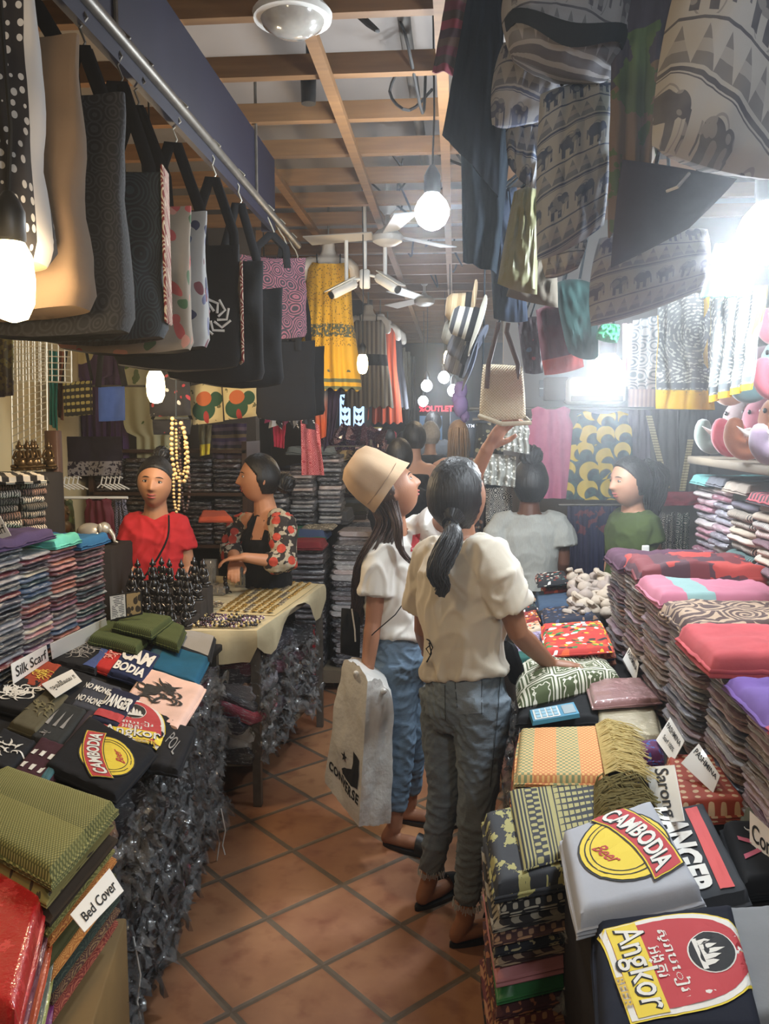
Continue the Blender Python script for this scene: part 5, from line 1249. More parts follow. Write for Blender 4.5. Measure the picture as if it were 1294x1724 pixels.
# pompom dolls heap
mwool = M('beige_wool', lambda c: c.mix(c.orand(), c.mix(c.noise(30, 2), 'a59583', 'c9bba8'), c.mix(c.noise(30, 2), '8a8180', '97857a')), 1, bump=lambda c: c.noise(160, 2), bs=.6)
k = 0; rr = random.Random(8)
PB = [MB().ell((0, 0, 0), (.03, .03, .027)).warp(lambda p, q=q: p*(1+.12*nz(p.x*60, p.y*60, p.z*60+q))).tube([(0, 0, .02), (.02, .01, .034), (.036, .0, .03)], .01, 7, True).mesh('pompom', mwool) for q in range(3)]
for (x, y, Y, z0) in [(965+18*(i % 4), 972+14*(i//4)+4*(i % 2), 0, 0) for i in range(22)]:
    i = k; z = .96-.022*(i//4) if i < 22 else .9
    o = link('pompom_doll', PB[i % 3]); o.location = PZ(x+rr.uniform(-3, 3), y, z); o.rotation_euler = (rr.uniform(-.5, .5), rr.uniform(-.5, .5), rr.uniform(0, 6)); k += 1; s = rr.uniform(.95, 1.25); o.scale = (s, s, s)
    tag(o, 'knitted wool doll, %s from left in the %s row from the back' % (ORD[i % 4], ORD[i//4]), 'doll', 'knitted wool dolls heaped on the right table')
tag(MB().box((.56, 3.72, .44), (.66, .46, .86), bev=.01).build('display_block', cloth('block_dark4', '2a2523')), 'dark covered block carrying the purses and wool dolls', 'display block')
# pashmina stacks
YS = [3.34, 3.04, 2.75, 2.44, 2.13, 1.85, 1.58, 1.33]
dn = ['pashmina stack farthest down the right table', 'pashmina stack under the red plaid shawl', 'pashmina stack under the pink shawl', 'pashmina stack under the paisley shawl', 'pashmina stack under the coral shawl', 'pashmina stack beside the nearer PASHMINA card', 'pashmina stack at the right picture edge']
tops = [(1040, 950), (1078, 962), (1120, 1000), (1165, 1052), (1200, 1120), (1240, 1150), (1285, 1180)]
zt2 = []
for i in range(7):
    x0 = .615 if i < 4 else .64
    P0 = Vector((x0, YS[i], .78)); P1 = Vector((x0, YS[i+1]+.012, .78)); n = 22; top = 1.12 if i < 3 else 1.10-.012*(i-3)
    z = stack(P0, P1, .3, .78, (top-.78)/n, pal(PASH, n, 60+i), dn[i], 'pashmina_scarf', 'scarf', 'wrapped scarves in the '+dn[i], 'film', lean=(0, 0)); zt2.append(z)
def shawl(i, col, lb, mat=None, t=.05, x0=.60, x1=.98, y0=None, y1=None, dz=0, lay=2, amp=.012):
    z = zt2[i]+dz; y0 = YS[i] if y0 is None else y0; y1 = YS[i+1] if y1 is None else y1
    q = [Vector((x0, y1, z)), Vector((x1, y1, z)), Vector((x1, y0, z)), Vector((x0, y0, z))]; ctr = sum(q, Vector())/4
    e = empty('folded_shawl', ctr, lb, 'shawl', 'folded shawls topping the pashmina stacks')
    fold_quad('cloth_body', [p-ctr for p in q], t, mat or cloth('shawl_'+col, col, .9, .2), e, lay, seed=i*2, amp=amp, rb=.04)
mplaid = M('red_plaid', lambda c: c.mix(c.noise(7, 3).gt(.55), c.mix(((c.uv()[0]*40).sin()).gt(.3), '4a2a34', '6d2a30'), 'a83a34'), .85, bump=crinkle)
mpais = M('paisley_brown', lambda c: c.mix(((c.vor(11, co=c.comb(*c.uv()))[0]*34+c.noise(20, 2)*4).sin()).gt(.1), '4a3430', 'a58c74'), .85, bump=crinkle)
shawl(0, '4c3240', 'dark plum shawl on the farthest pashmina stack')
shawl(1, '', 'red and plum plaid shawl heaped on the far pashmina stacks', mplaid, .06, .62, 1.05, 3.12, 2.8, .0, 2, .02)
shawl(2, '', 'pink shawl with turquoise stripe on the pashmina stacks', M('pink_teal', lambda c: c.mix((c.uv()[0]-.12).abs().lt(.04), 'b0687c', '7d9a98'), .85, bump=crinkle), .045)
shawl(3, '', 'brown and cream paisley shawl on the pashmina stacks', mpais, .055)
shawl(4, 'ad4c50', 'coral red shawl folded over white lining on the pashmina stacks', t=.06, x0=.57, lay=2)
shawl(5, '6a5290', 'violet shawl beside the coral red one', t=.035)
shawl(6, '8d2f48', 'crimson patterned shawl at the right picture edge', t=.05, mat=M('crimson_pattern', lambda c: c.mix(c.vor(50, co=c.comb(*c.uv()))[0].gt(.4), '7a2a44', 'a8485c'), .85))
# cards
sign('shop_sign', [PY(1128, 1208, 2.16), PY(1152, 1248, 2.06), PY(1132, 1285, 2.02), PY(1104, 1246, 2.12)], '', 'white card reading PASHMINA Scarf 100%, the farther of two, leaning on the stacks', [('PASHMINA', .5, .25, .86, .2), ('Scarf 100%', .5, .65, .62, .17)])
sign('shop_sign', [PY(1176, 1252, 1.98), PY(1212, 1306, 1.86), PY(1200, 1335, 1.84), PY(1146, 1285, 1.94)], '', 'white card reading PASHMINA, the nearer of two, leaning on the stacks', [('PASHMINA', .5, .28, .88, .24)])
sign('shop_sign', [PZ(1135, 1288, .88), PZ(1152, 1382, .88), PZ(1110, 1386, .80), PZ(1084, 1292, .80)], '', 'large white card reading Sarong propped on the right table', [('Sarong', .5, .5, .88, .6)])
sign('shop_sign', [PY(1062, 1085, 2.9), PY(1075, 1118, 2.75), PY(1070, 1150, 2.72), PY(1048, 1110, 2.85)], '', 'white card with worn writing at the foot of the far pashmina stacks', [('PASHMINA', .5, .4, .86, .3)])
sign('shop_sign', [PY(1262, 1365, 1.66), PY(1310, 1410, 1.56), PY(1310, 1470, 1.54), PY(1262, 1425, 1.62)], '', 'white card with large black letters at the right picture edge', [('Com', .5, .5, .8, .5)])
# red patterned scarf, purple cloth
mred = M('red_tiny_flower', lambda c: c.mix(c.vor(34, co=c.comb(*c.uv()), rand=.1)[0].lt(.26), c.mix(c.noise(7, 3), '8f2a22', 'b8502c'), 'd8b48c'), .8, bump=crinkle)
tee([(1130, 1390), (1260, 1385), (1200, 1300), (1120, 1298)], .785, '', 'red scarf with tiny cream flowers behind the Sarong card', t=.05, name='folded_scarf', mat=mred, cat='scarf', group=None, layers=4)
tee([(1078, 1290), (1115, 1290), (1110, 1265), (1075, 1268)], .80, '', 'purple and blue patterned cloth beside the Sarong card', t=.04, name='folded_cloth', mat=band_mat('purp', '5a2452', '3a5a9a', 2), cat='cloth', group=None)
# t-shirts on the near right
G2 = 'folded t-shirts on the near right table'
tee([(1000, 1400), (1130, 1395), (1200, 1570), (1060, 1580)][::-1] and [(1135, 1560), (1262, 1530), (1185, 1375), (1085, 1385)], .80, '37393d', 'charcoal t-shirt with salmon bar and white word DANGER on the right table',
    lambda e, t, a, b: [T(e, t, 'DANGER', .45, .50, .30*2.6, .42, mW, rot=-1.5708, bold=.05) if 0 else decal('lettering', art(text_mb('DANGER', 1, bold=.05), .34, .5, .92, .46, -1.5708), t, mW, e, .003), Pp(e, t, [(.62, .05), (.82, .05), (.82, .93), (.62, .93)], mSal)], t=.035, group=G2)
tee([(972, 1582), (1182, 1532), (1095, 1375), (945, 1430)], .82, 'a3a5ac', 'light grey t-shirt with yellow and red CAMBODIA emblem on the right table',
    lambda e, t, a, b: cambodia(e, t, a, b, .52, .55, 1.0, radians(-70)), t=.045, group=G2, layers=3, var=.06)
tee([(1200, 1780), (1400, 1760), (1330, 1560), (1190, 1570)], .785, '77797c', 'mid grey marled t-shirt at the lower right corner', None, t=.05, group=G2)
tee([(1010, 1800), (1290, 1790), (1232, 1555), (1000, 1585)], .80, '171a26', 'navy t-shirt with red Angkor shield and temple towers, nearest on the right table',
    lambda e, t, a, b: angkor(e, t, a, b, .52, .52, 1.02, radians(-80)), t=.045, group=G2, seed=4)
tee([(1250, 1520), (1400, 1500), (1330, 1400), (1215, 1410)], .79, '18191c', 'black t-shirt with pink ribbons and white strokes at the right edge',
    lambda e, t, a, b: [Pp(e, t, [(.1, .3), (.6, .5), (.9, .42), (.9, .48), (.6, .57), (.1, .37)], M('print_pink', 'b5566a', .8)), Pp(e, t, [(.1, .6), (.5, .4), (.62, .2), (.66, .22), (.54, .46), (.1, .66)], M('print_pink', 'b5566a', .8)), tr_art(e, t, a, b, .35, .75, .6, .2)(sketch(2, 5, .4, .3, .03), .003, mW)], t=.04, group=G2)
tee([(1275, 1455), (1380, 1440), (1330, 1375), (1250, 1385)], .80, '5c5e50', 'olive grey t-shirt with small white prints at the right edge',
    lambda e, t, a, b: tr_art(e, t, a, b, .5, .5, 1, .2)(sketch(6, 8, .6, .5, .02, sx=.06), .003, mW), t=.04, group=G2)
# wrapped goods under the sarong side, clear film
bagged(Vector((.24, 2.9, .0)), Vector((.22, 2.45, .0)), .3, .22, 11, .045, 'heap under the cushion', 'wrapped shirts in the heap under the cushion')
bagged(Vector((.22, 2.43, .0)), Vector((.20, 2.12, .0)), .3, .22, 10, .045, 'heap under the orange fringed scarf', 'wrapped shirts in the heap under the orange fringed scarf')
bagged(Vector((.27, 1.70, .0)), Vector((.27, 1.38, .0)), .3, .22, 11, .045, 'heap under the grey CAMBODIA shirt', 'wrapped shirts in the heap under the grey CAMBODIA shirt')
# shelf with striped wool stacks and plush elephants
e = empty('plank_shelf', (1.35, 2.75, 0), 'worn wooden shelf on the right carrying the plush elephants', 'shelf')
MB().box((0, 0, 1.515), (.8, 1.5, .03), bev=.004).build('board', M('worn_board', lambda c: c.mix(c.noise(3, 4, co=c.comb(c.xyz()[0]*8, c.xyz()[1])), '4f463b', '7d705e'), .8), e)
for y in (-.7, 0, .7): MB().box((.36, y, .76), (.04, .04, 1.5)).build('post', mboard, e)
tag(MB().box((1.34, 2.9, .52), (.66, 1.5, 1.04), bev=.01).build('display_block', cloth('block_dark5', '25211f')), 'dark covered block behind the pashmina stacks', 'display block')
WOOL = [('8f6a72', 'dusty rose'), ('a89a8a', 'beige'), ('5c7a76', 'sea green'), ('7a6a5c', 'taupe'), ('b56a78', 'pink'), ('5a5560', 'charcoal'), ('b8aca0', 'cream')]
PK = [('b0949c', 'pale pink'), ('9c9aa4', 'silver'), ('a87a88', 'rose'), ('7c7680', 'grey'), ('c4b8b8', 'off-white'), ('8a5a6a', 'plum pink')]
yy = [3.62, 3.40, 3.19, 2.93, 2.66, 2.38]
dw = ['pink stack behind the plaid shawl', 'second pink stack behind the plaid shawl', 'striped wool stack left of the picture edge', 'striped wool stack at the picture edge', 'striped wool stack beyond the picture edge']
for i in range(5):
    P0 = Vector((1.02, yy[i], 1.04)); P1 = Vector((1.02, yy[i+1]+.01, 1.04)); n = 13 if i < 2 else 12; top = 1.42 if i < 2 else 1.40
    zz = stack(P0, P1, .3, 1.04, (top-1.04)/n, pal(PK if i < 2 else WOOL, n, 80+i), dw[i], 'wool_scarf' if i > 1 else 'wrapped_scarf', 'scarf', 'scarves in the '+dw[i], 'film' if i < 2 else 'knit', jit=.012)
    q = [Vector((1.0, P1.y, zz)), Vector((1.33, P1.y, zz)), Vector((1.33, P0.y, zz)), Vector((1.0, P0.y, zz))]; ctr = sum(q, Vector())/4
    e = empty('folded_shawl', ctr, ('turquoise edged grey shawl under the shelf', 'fluffy dark grey shawl under the shelf', 'taupe ribbed shawl under the shelf', 'black and coral striped shawl under the shelf', 'rose shawl under the shelf beyond the edge')[i], 'shawl', 'shawls on top of the stacks under the shelf')
    fold_quad('cloth_body', [p-ctr for p in q], .035, [cloth('teal_soft', '5a8c8c'), cloth('grey_fluff', '55565c', 1), cloth('taupe_rib', '857a70'), stripes('coral_black', ['a84a54', '2c2228'], .03, 1), cloth('rose_soft', '9a5a68')][i], e, 2, amp=.008)
# plush elephants on the shelf
def smooth_path0(P, R, k=5):
    P = [Vector(p) for p in P]; out = []; rs = []
    for i in range(len(P)-1):
        a, b, c, d = P[max(i-1, 0)], P[i], P[i+1], P[min(i+2, len(P)-1)]
        for j in range(k):
            t = j/k; out.append(.5*((2*b)+(c-a)*t+(2*a-5*b+4*c-d)*t*t+(3*b-a-3*c+d)*t**3)); rs.append(R[i]*(1-t)+R[i+1]*t)
    return out+[P[-1]], rs+[R[-1]]
PE = {}
def plush(loc, face, s, c1, c2, c3, lb):
    R = rotz(face); e = empty('plush_elephant', loc, lb, 'plush toy', None, R)
    def mt(c, pat=None): return M('plush_'+c, lambda k: k.mix(k.noise(12, 2), c, tuple(min(1, x*1.12) for x in hexc(c))), 1, sheen=.4, bump=lambda k: k.noise(120, 2))
    b = MB().ell((0, .05*s, .075*s), (.085*s, .10*s, .075*s)); b.build('body', mt(c1), e)
    for x in (-.05, .05):
        for y in (-.02, .12): MB().ell((x*s, y*s, .032*s), (.034*s, .036*s, .034*s), nu=10, nv=8).build('leg', mt(c3), e)
    MB().ell((0, -.09*s, .12*s), (.075*s, .07*s, .075*s)).build('head', mt(c2), e)
    for k in (-1, 1): MB().ell((k*.085*s, -.06*s, .13*s), (.02*s, .045*s, .06*s), rotz(k*.5), 12, 8).build('ear', mt(c3), e)
    tp, tr_ = smooth_path0([(0, -.12*s, .11*s), (0, -.155*s, .06*s), (0, -.19*s, .045*s), (0, -.215*s, .07*s), (0, -.215*s, .105*s)], [.036*s, .032*s, .029*s, .026*s, .024*s]); MB().tube(tp, tr_, 14, True).build('trunk', mt(c1 if c1 != c2 else c3), e)
    for k in (-1, 1): MB().tube([(k*.04*s, -.14*s, .09*s), (k*.055*s, -.19*s, .085*s), (k*.06*s, -.215*s, .105*s)], [.012*s, .008*s, .001*s], 8, True).build('tusk', mt('d8d4d0'), e)
    for k in (-1, 1): MB().ell((k*.04*s, -.148*s, .145*s), (.007*s, .005*s, .007*s), nu=8, nv=6).build('eye', mblack, e)
plush((1.15, 3.1, 1.53), -1.9, 1.15, '5c6660', '6a5a5a', '8f5a5a', 'grey-green plush elephant with a pink trunk tip at the front of the shelf')
plush((1.13, 2.84, 1.53), -1.7, 1.15, 'b03a4c', '8f4a5a', '4a5058', 'crimson and grey plush elephant with curled trunk, lowest row on the shelf')
plush((1.09, 2.57, 1.53), -1.8, 1.15, '9a5a34', 'a8683c', '6f5a70', 'orange-brown plush elephant beside the crimson one')
plush((1.03, 2.31, 1.53), -1.6, 1.0, '7c6a7c', '8d8a94', '9a6a70', 'small mauve plush elephant at the right picture edge')
plush((1.17, 3.0, 1.705), -1.9, 1.15, 'a07a58', '8f7a80', 'b09a90', 'tan and mauve plush elephant, upper left on the pile')
plush((1.15, 2.72, 1.705), -1.8, 1.2, '5a7c80', '6f9494', '4a4668', 'teal plush elephant on top of the pile')
plush((1.11, 2.45, 1.705), -1.7, 1.1, 'a04450', '7a5a68', '3a4a88', 'red and blue plush elephant, upper row at the right edge')
plush((1.15, 2.62, 1.88), -1.8, 1.0, 'b05a6a', 'c0808a', 'a8a0a0', 'pink plush elephant peeking out at the very top of the pile')
# ---------------- people ----------------
def remesh(mb, vox, origin, disp=None, smooth=3, name='m'):
    me = mb.mesh(name, [], False); o = link(name, me); m = o.modifiers.new('r', 'REMESH'); m.mode = 'VOXEL'; m.voxel_size = vox
    if smooth: s = o.modifiers.new('s', 'SMOOTH'); s.factor = .5; s.iterations = smooth
    bpy.context.view_layer.update(); dg = bpy.context.evaluated_depsgraph_get()
    r = bpy.data.meshes.new_from_object(o.evaluated_get(dg)); bpy.data.objects.remove(o); bpy.data.meshes.remove(me)
    ns = [v.normal.copy() for v in r.vertices]
    for v, n in zip(r.vertices, ns):
        p = v.co.copy()
        if disp: p = p+n*disp(p)
        v.co = p-Vector(origin)
    r.materials.clear(); r.polygons.foreach_set('use_smooth', [True]*len(r.polygons)); r.update(); return r
def headfn(a, f, c):
    x, y, z = .078*a, .093*f, .112*c
    if c < 0:
        x *= 1-.34*(-c)**1.5; y *= (1-.42*max(0, -c-.15)) if f < 0 else (1-.06*c*c)
        if f > 0: y += .010*max(0, -c-.4)*f
    if f > 0:
        w = f*f
        nt = 0
        if c < .16: nt = .004+.020*min(1, max(0, (.16-c)/.36))
        if c < -.22: nt *= max(0, 1-(-.22-c)/.09)
        nt *= exp(-(a/(.09+.10*max(0, min(1, (.1-c)/.3))))**2)
        y += w*(nt - .008*exp(-((abs(a)-.38)/.17)**2-((c-.09)/.11)**2) + .003*exp(-((c-.27)/.08)**2) + .003*exp(-((abs(a)-.5)/.2)**2-((c+.15)/.2)**2)
                + .0065*exp(-(a/.24)**2)*(exp(-((c+.43)/.045)**2)+.9*exp(-((c+.55)/.05)**2)) - .003*exp(-(a/.3)**2-((c+.49)/.03)**2) + .007*exp(-(a/.28)**2-((c+.80)/.13)**2))
    return Vector((x, y, z))
def head_mb(R, ctr, s=1.0, n=56, fn=headfn):
    mb = MB(); secs = []
    for i in range(n+1):
        t = pi*(i+.05)/(n+.1); c = -cos(t); q = sin(t)
        secs.append([ctr+R @ (fn(q*cos(2*pi*j/n), q*sin(2*pi*j/n), c)*s) for j in range(n)])
    mb.loft(secs)
    for k in (-1, 1): mb.ell(ctr+R @ (Vector((k*.073, -.006, .0))*s), (.010*s, .020*s, .031*s), R @ Matrix.Rotation(k*.25, 3, 'Z'), 10, 8)
    return mb
def face_frame(d, up=(0, 0, 1)):
    f = Vector(d).normalized(); r = f.cross(Vector(up)).normalized(); return frame(r, f, r.cross(f))
def hand_mb(mb, W, d, n, side, curl=.5, s=1.0, spread=.12, thumb=.7, curls=None):
    """W wrist, d towards the fingers, n out of the palm, side=+1 puts the thumb at d x n"""
    d = Vector(d).normalized(); n = Vector(n); n = (n-d*n.dot(d)).normalized(); a = d.cross(n)*side
    def P(x, y, z): return Vector(W)+a*(x*s)+d*(y*s)+n*(z*s)
    secs = []
    for y, w, t in ((-.02, .026, .02), (.01, .030, .018), (.04, .038, .0155), (.07, .040, .014), (.088, .036, .011)):
        secs.append([P(w*cos(2*pi*j/12), y, t*sin(2*pi*j/12)) for j in range(12)])
    mb.loft(secs)
    for k, (x, L, r) in enumerate(((.029, .068, .0088), (.010, .076, .009), (-.010, .071, .0088), (-.028, .056, .0078))):
        p = [P(x*.9, .06, 0), P(x, .085, .002)]; ang = 0; ax = (x)*spread*6; cu = curls[k] if curls else curl
        pos = Vector((x, .085, .002))
        for seg, f in ((L*.45, .55), (L*.32, .9), (L*.25, .7)):
            ang += cu*f; pos = pos+Vector((ax*seg, seg*cos(ang), seg*sin(ang))); p.append(P(*pos))
        mb.tube(p, [r*s, r*s, r*.98*s, r*.92*s, r*.8*s], 8, True)
    t0 = Vector((.026, .015, .004)); p = [P(*t0), P(.045, .038, .010), P(.052+.012*thumb, .062, .018), P(.050+.012*thumb-.01*curl, .085, .026+.01*curl)]
    mb.tube(p, [.013*s, .0115*s, .0105*s, .0085*s], 8, True)
def spine_secs(spec, n=26, ex=2.3):
    """spec: list of (center, right vec, front vec, rx, ry)"""
    out = []
    for c, r, f, rx, ry in spec:
        r = Vector(r).normalized(); f = Vector(f); f = (f-r*f.dot(r)).normalized()
        out.append([Vector(c)+r*x+f*y for x, y in (se(2*pi*j/n, rx, ry, ex) for j in range(n))])
    return out
mskin = lambda nm, col: M('skin_'+nm, lambda c: c.mix(c.noise(14, 3), col, tuple(min(1, x*1.10) for x in hexc(col))), .5, spec=.4, bump=lambda c: c.noise(200, 2), bs=.15)
mhair = M('black_hair', lambda c: c.mix(c.noise(40, 3, co=c.comb(c.xyz()[0]*3, c.xyz()[1]*3, c.xyz()[2]*.3)), '060607', '14100f'), .5, bump=lambda c: c.noise(70, 3, co=c.comb(c.xyz()[0]*2, c.xyz()[1]*2, c.xyz()[2]*.2)), bs=.8, bd=.004)
mhairb = M('brown_hair', lambda c: c.mix(c.noise(40, 3, co=c.comb(c.xyz()[0]*3, c.xyz()[1]*3, c.xyz()[2]*.3)), '1d120e', '4a3024'), .4, bump=lambda c: c.noise(150, 2, co=c.comb(c.xyz()[0]*2, c.xyz()[1]*2, c.xyz()[2]*.12)), bs=.7, bd=.003)
mlip = M('lip', '9a4a48', .4); meyew = M('eye_white', 'c9c4bc', .25); miris = M('iris_dark', '120c0a', .15); mbrow = M('brow_dark', '15100e', .8)
def wrinkle(amp, sc=9, seed=0, vert=1.0):
    def f(p):
        w = noise.noise(Vector((p.x*4, p.y*4, p.z*4+seed)))*.12
        a = noise.noise(Vector((p.x*sc+seed+w*8, p.y*sc, (p.z+p.x*.5+w)*sc*vert))); b = noise.noise(Vector((p.x*sc*2.1, p.y*sc*2.1+seed, (p.z-p.x*.6+w)*sc*1.9*vert)))
        return amp*(max(0, 1-abs(a)*3.2))*.9+amp*.7*max(0, 1-abs(b)*3.5)-amp*.3
    return f
def cap(R, c, s=1.0, line=.30, k=1.1, nape=-.62, mat=None, parent=None, org=None, name='hair', vol=0, n=64):
    def fn(a, f, cc):
        base = headfn(a, min(f, .9) if f > 0 else f, cc); h = line+.95*max(0, cc-.16)-.55*max(0, -cc)
        m = min(1, max(0, (f-h)/.10+.5)); m2 = min(1, max(0, (nape-cc)/.08+.5)); m = max(m, m2)
        g = k+vol*max(0, cc)*.15+.02*noise.noise(Vector((a*9, f*9, cc*1.5)))+.012*noise.noise(Vector((a*26, f*26, cc*2.5)))
        return base*(g*(1-m)+.9*m)
    mb = MB(); secs = []
    for i in range(n+1):
        t = pi*(i+.05)/(n+.1); cc = -cos(t); q = sin(t)
        secs.append([c+R @ (fn(q*cos(2*pi*j/n), q*sin(2*pi*j/n), cc)*s)-org for j in range(n)])
    mb.loft(secs); return mb.build(name, mat or mhair, parent)
def smooth_path(P, k=4, R=None):
    P = [Vector(p) for p in P]; out = []; rs = []
    for i in range(len(P)-1):
        a, b, c, d = P[max(i-1, 0)], P[i], P[i+1], P[min(i+2, len(P)-1)]
        for j in range(k):
            t = j/k; out.append(.5*((2*b)+(c-a)*t+(2*a-5*b+4*c-d)*t*t+(3*b-a-3*c+d)*t**3))
            if R: rs.append(R[i]*(1-t)+R[i+1]*t)
    out.append(P[-1]); 
    if R: rs.append(R[-1])
    return (out, rs) if R else out
def strands(mb, path, r0, n=40, seed=1, rr=.006, taper=.4, wob=.01):
    """bundle of hair locks following a path; r0 list of bundle radii"""
    g = random.Random(seed); path, r0 = smooth_path(path, 3, r0); P = path; L = len(P)
    for k in range(n):
        a = g.uniform(0, 2*pi); q = sqrt(g.random()); ph = g.uniform(0, 6)
        pts = []
        for i, p in enumerate(P):
            t = (P[min(i+1, L-1)]-P[max(i-1, 0)]).normalized(); u = t.orthogonal().normalized() if abs(t.z) < .5 else t.cross(Vector((0, 1, 0))).normalized(); v = t.cross(u)
            pts.append(p+u*(cos(a)*q*r0[i])+v*(sin(a)*q*r0[i])+u*(wob*sin(ph+i*.9)*i/L))
        if g.random() < .3: pts = pts[:-1]
        mb.tube(pts, [rr*(1-(1-taper)*i/len(pts)) for i in range(len(pts))], 5, True)
def face_bits(R, c, s, e, org, smile=0):
    def sp(a, cc):
        f = sqrt(max(0, 1-a*a-cc*cc)); return c+R @ (headfn(a, f, cc)*s)-org
    fw = R @ Vector((0, 1, 0)); up = R @ Vector((0, 0, 1)); rt = R @ Vector((1, 0, 0))
    for k in (-1, 1):
        p = sp(k*.37, .09); MB().ell(p-fw*.001, (.0125*s, .006*s, .0055*s), R, 12, 8).build('eye_white', meyew, e)
        MB().ell(p+fw*.0035, (.0052*s, .0028*s, .0052*s), R, 10, 6).build('iris', miris, e)
        MB().tube([p+rt*(x*.013*s)+up*((.0055-.0045*x*x)*s)+fw*.004 for x in (-1, -.5, 0, .5, 1)], .0013*s, 5).build('eyelid', mbrow, e)
        MB().tube([sp(k*(.37+x*.2), .275-.05*x*x*(1 if x*1 > 0 else .3))+fw*.001 for x in (-1, -.5, 0, .5, 1)], [.001, .0022, .0026, .002, .0008], 5).build('eyebrow', mbrow, e)
    for y, r in ((-.43, .0038), (-.53, .0045)):
        MB().tube([sp(x*.27, y+smile*.06*x*x+(.03*abs(x) if y > -.5 else -.0))+fw*.0004 for x in (-1, -.55, 0, .55, 1)], [.0008*s, r*.8*s, r*s, r*.8*s, .0008*s], 8).build('lip', mlip, e)
def limb(mb, pts, rs, n=14): mb.tube(pts, rs, n, True)
def lerp(a, b, t): return Vector(a)*(1-t)+Vector(b)*t
def mkperson(label, J, skin, vox, face, up=(0, 0, 1), hs=1.0, hands=None, feet=True, legs=True, group=None, smile=0, bits=True, hipw=.15, chw=.16, fat=1.0, rwrist=.024):
    """J: joints in world space"""
    org = Vector(((J['pel'].x), (J['pel'].y), 0)); e = empty('person', org, label, 'person', group)
    R = face_frame(face, up); mb = head_mb(R, J['head'], hs)
    sv = (J['shR']-J['shL']).normalized(); hv = (J['hipR']-J['hipL']).normalized(); spn = (J['neck']-J['pel']).normalized()
    def fr(r): return spn.cross(r)*1.0
    f1, f2 = fr(hv), fr(sv)
    fv = f2
    nk = J['neck']
    limb(mb, [J['head']+R @ Vector((0, -.018, -.03))*hs, lerp(J['head'], nk, .6), nk-Vector((0, 0, .03))], [.050*hs, .047*hs, .060*hs])
    p, c = J['pel'], J['neck']
    S_ = [(lerp(p, c, -.16), hv, f1, hipw*.7, .085*fat), (lerp(p, c, 0), hv, f1, hipw, .10*fat), (lerp(p, c, .25), hv, f1, hipw*.86, .088*fat), (lerp(p, c, .42), lerp(hv, sv, .5), f2, hipw*.78, .082*fat), (lerp(p, c, .65), sv, f2, chw*.86, .095*fat),
          (lerp(p, c, .84), sv, f2, chw, .088*fat), (lerp(p, c, .95), sv, f2, chw*.8, .06), (lerp(p, c, 1.02), sv, f2, .06, .045)]
    mb.loft(spine_secs(S_))
    for k in 'LR':
        if 'el'+k not in J: continue
        s_, l, w = J['sh'+k], J['el'+k], J['wr'+k]
        limb(mb, [lerp(s_, nk, .35), s_, lerp(s_, l, .5), l, lerp(l, w, .3), w], [.045*fat, .048*fat, .043*fat, .035*fat, .036*fat, rwrist])
        if hands and k in hands:
            h = hands[k]; hand_mb(mb, w, h[0], h[1], h[2], *h[3:])
    if legs:
        for k in 'LR':
            h, q, a, t = J['hip'+k], J['kn'+k], J['an'+k], J['toe'+k]
            limb(mb, [h, lerp(h, q, .4), q, lerp(q, a, .35), lerp(q, a, .8), a], [.066*fat, .062*fat, .045*fat, .044*fat, .031, .030])
            he = a+(a-t).normalized()*.035; he.z = a.z-.05
            limb(mb, [a, Vector((he.x, he.y, he.z+.0))], [.030, .025]); limb(mb, [Vector((he.x, he.y, he.z)), lerp(he, t, .5), t], [.024, .028, .02])
            d = Vector((t.x-a.x, t.y-a.y, 0)).normalized(); sd = Vector((-d.y, d.x, 0))
            for m in range(5): limb(mb, [t+sd*((m-2)*.013)-d*.01, t+sd*((m-2)*.015)+d*(.026-.004*abs(m-1))], [.0085, .0065], 8)
    me = remesh(mb, vox, org, None, 2, 'body'); me.materials.append(mskin(*skin)); b = link('body', me, e)
    if bits: face_bits(R, J['head'], hs, e, org, smile)
    return e, org, R
def wear(name, build, mat, e, org, vox=.007, wr=(.004, 9, 0), smooth=3, zmin=None, vert=1.0):
    mb = MB(); build(mb); d = wrinkle(wr[0], wr[1], wr[2], vert)
    me = remesh(mb, vox, org, d, smooth, name)
    for m in (mat if isinstance(mat, list) else [mat]): me.materials.append(m)
    return link(name, me, e)
def tee_build(J, chw=.17, hipw=.16, dep=.105, sl=.62, hem=.12, slr=.062, ext=0.0, neckw=.085, flare=1.0, sides='LR'):
    def f(mb):
        p, c = J['pel'], J['neck']; sv = (J['shR']-J['shL']).normalized(); hv = (J['hipR']-J['hipL']).normalized(); sp = (c-p).normalized(); fv = sp.cross(sv)
        mb.loft(spine_secs([(lerp(p, c, hem), hv, fv, hipw*flare, dep), (lerp(p, c, hem+.02), hv, fv, hipw*flare*1.01, dep*1.02), (lerp(p, c, .35), lerp(hv, sv, .4), fv, hipw*.93, dep*.93), (lerp(p, c, .6), sv, fv, chw*.96, dep*1.02), (lerp(p, c, .82), sv, fv, chw*1.03, dep*.95), (lerp(p, c, .93), sv, fv, chw*.9, dep*.72), (lerp(p, c, 1.01), sv, fv, neckw, .062)]))
        for k in sides:
            s_, l = J['sh'+k], J['el'+k]; e_ = lerp(s_, l, sl); d = (l-s_).normalized()
            mb.tube([lerp(s_, c, .5), lerp(s_, c, .12), lerp(s_, l, .2), e_], [.056, .066, slr*1.02, slr*1.1], 18)
    return f
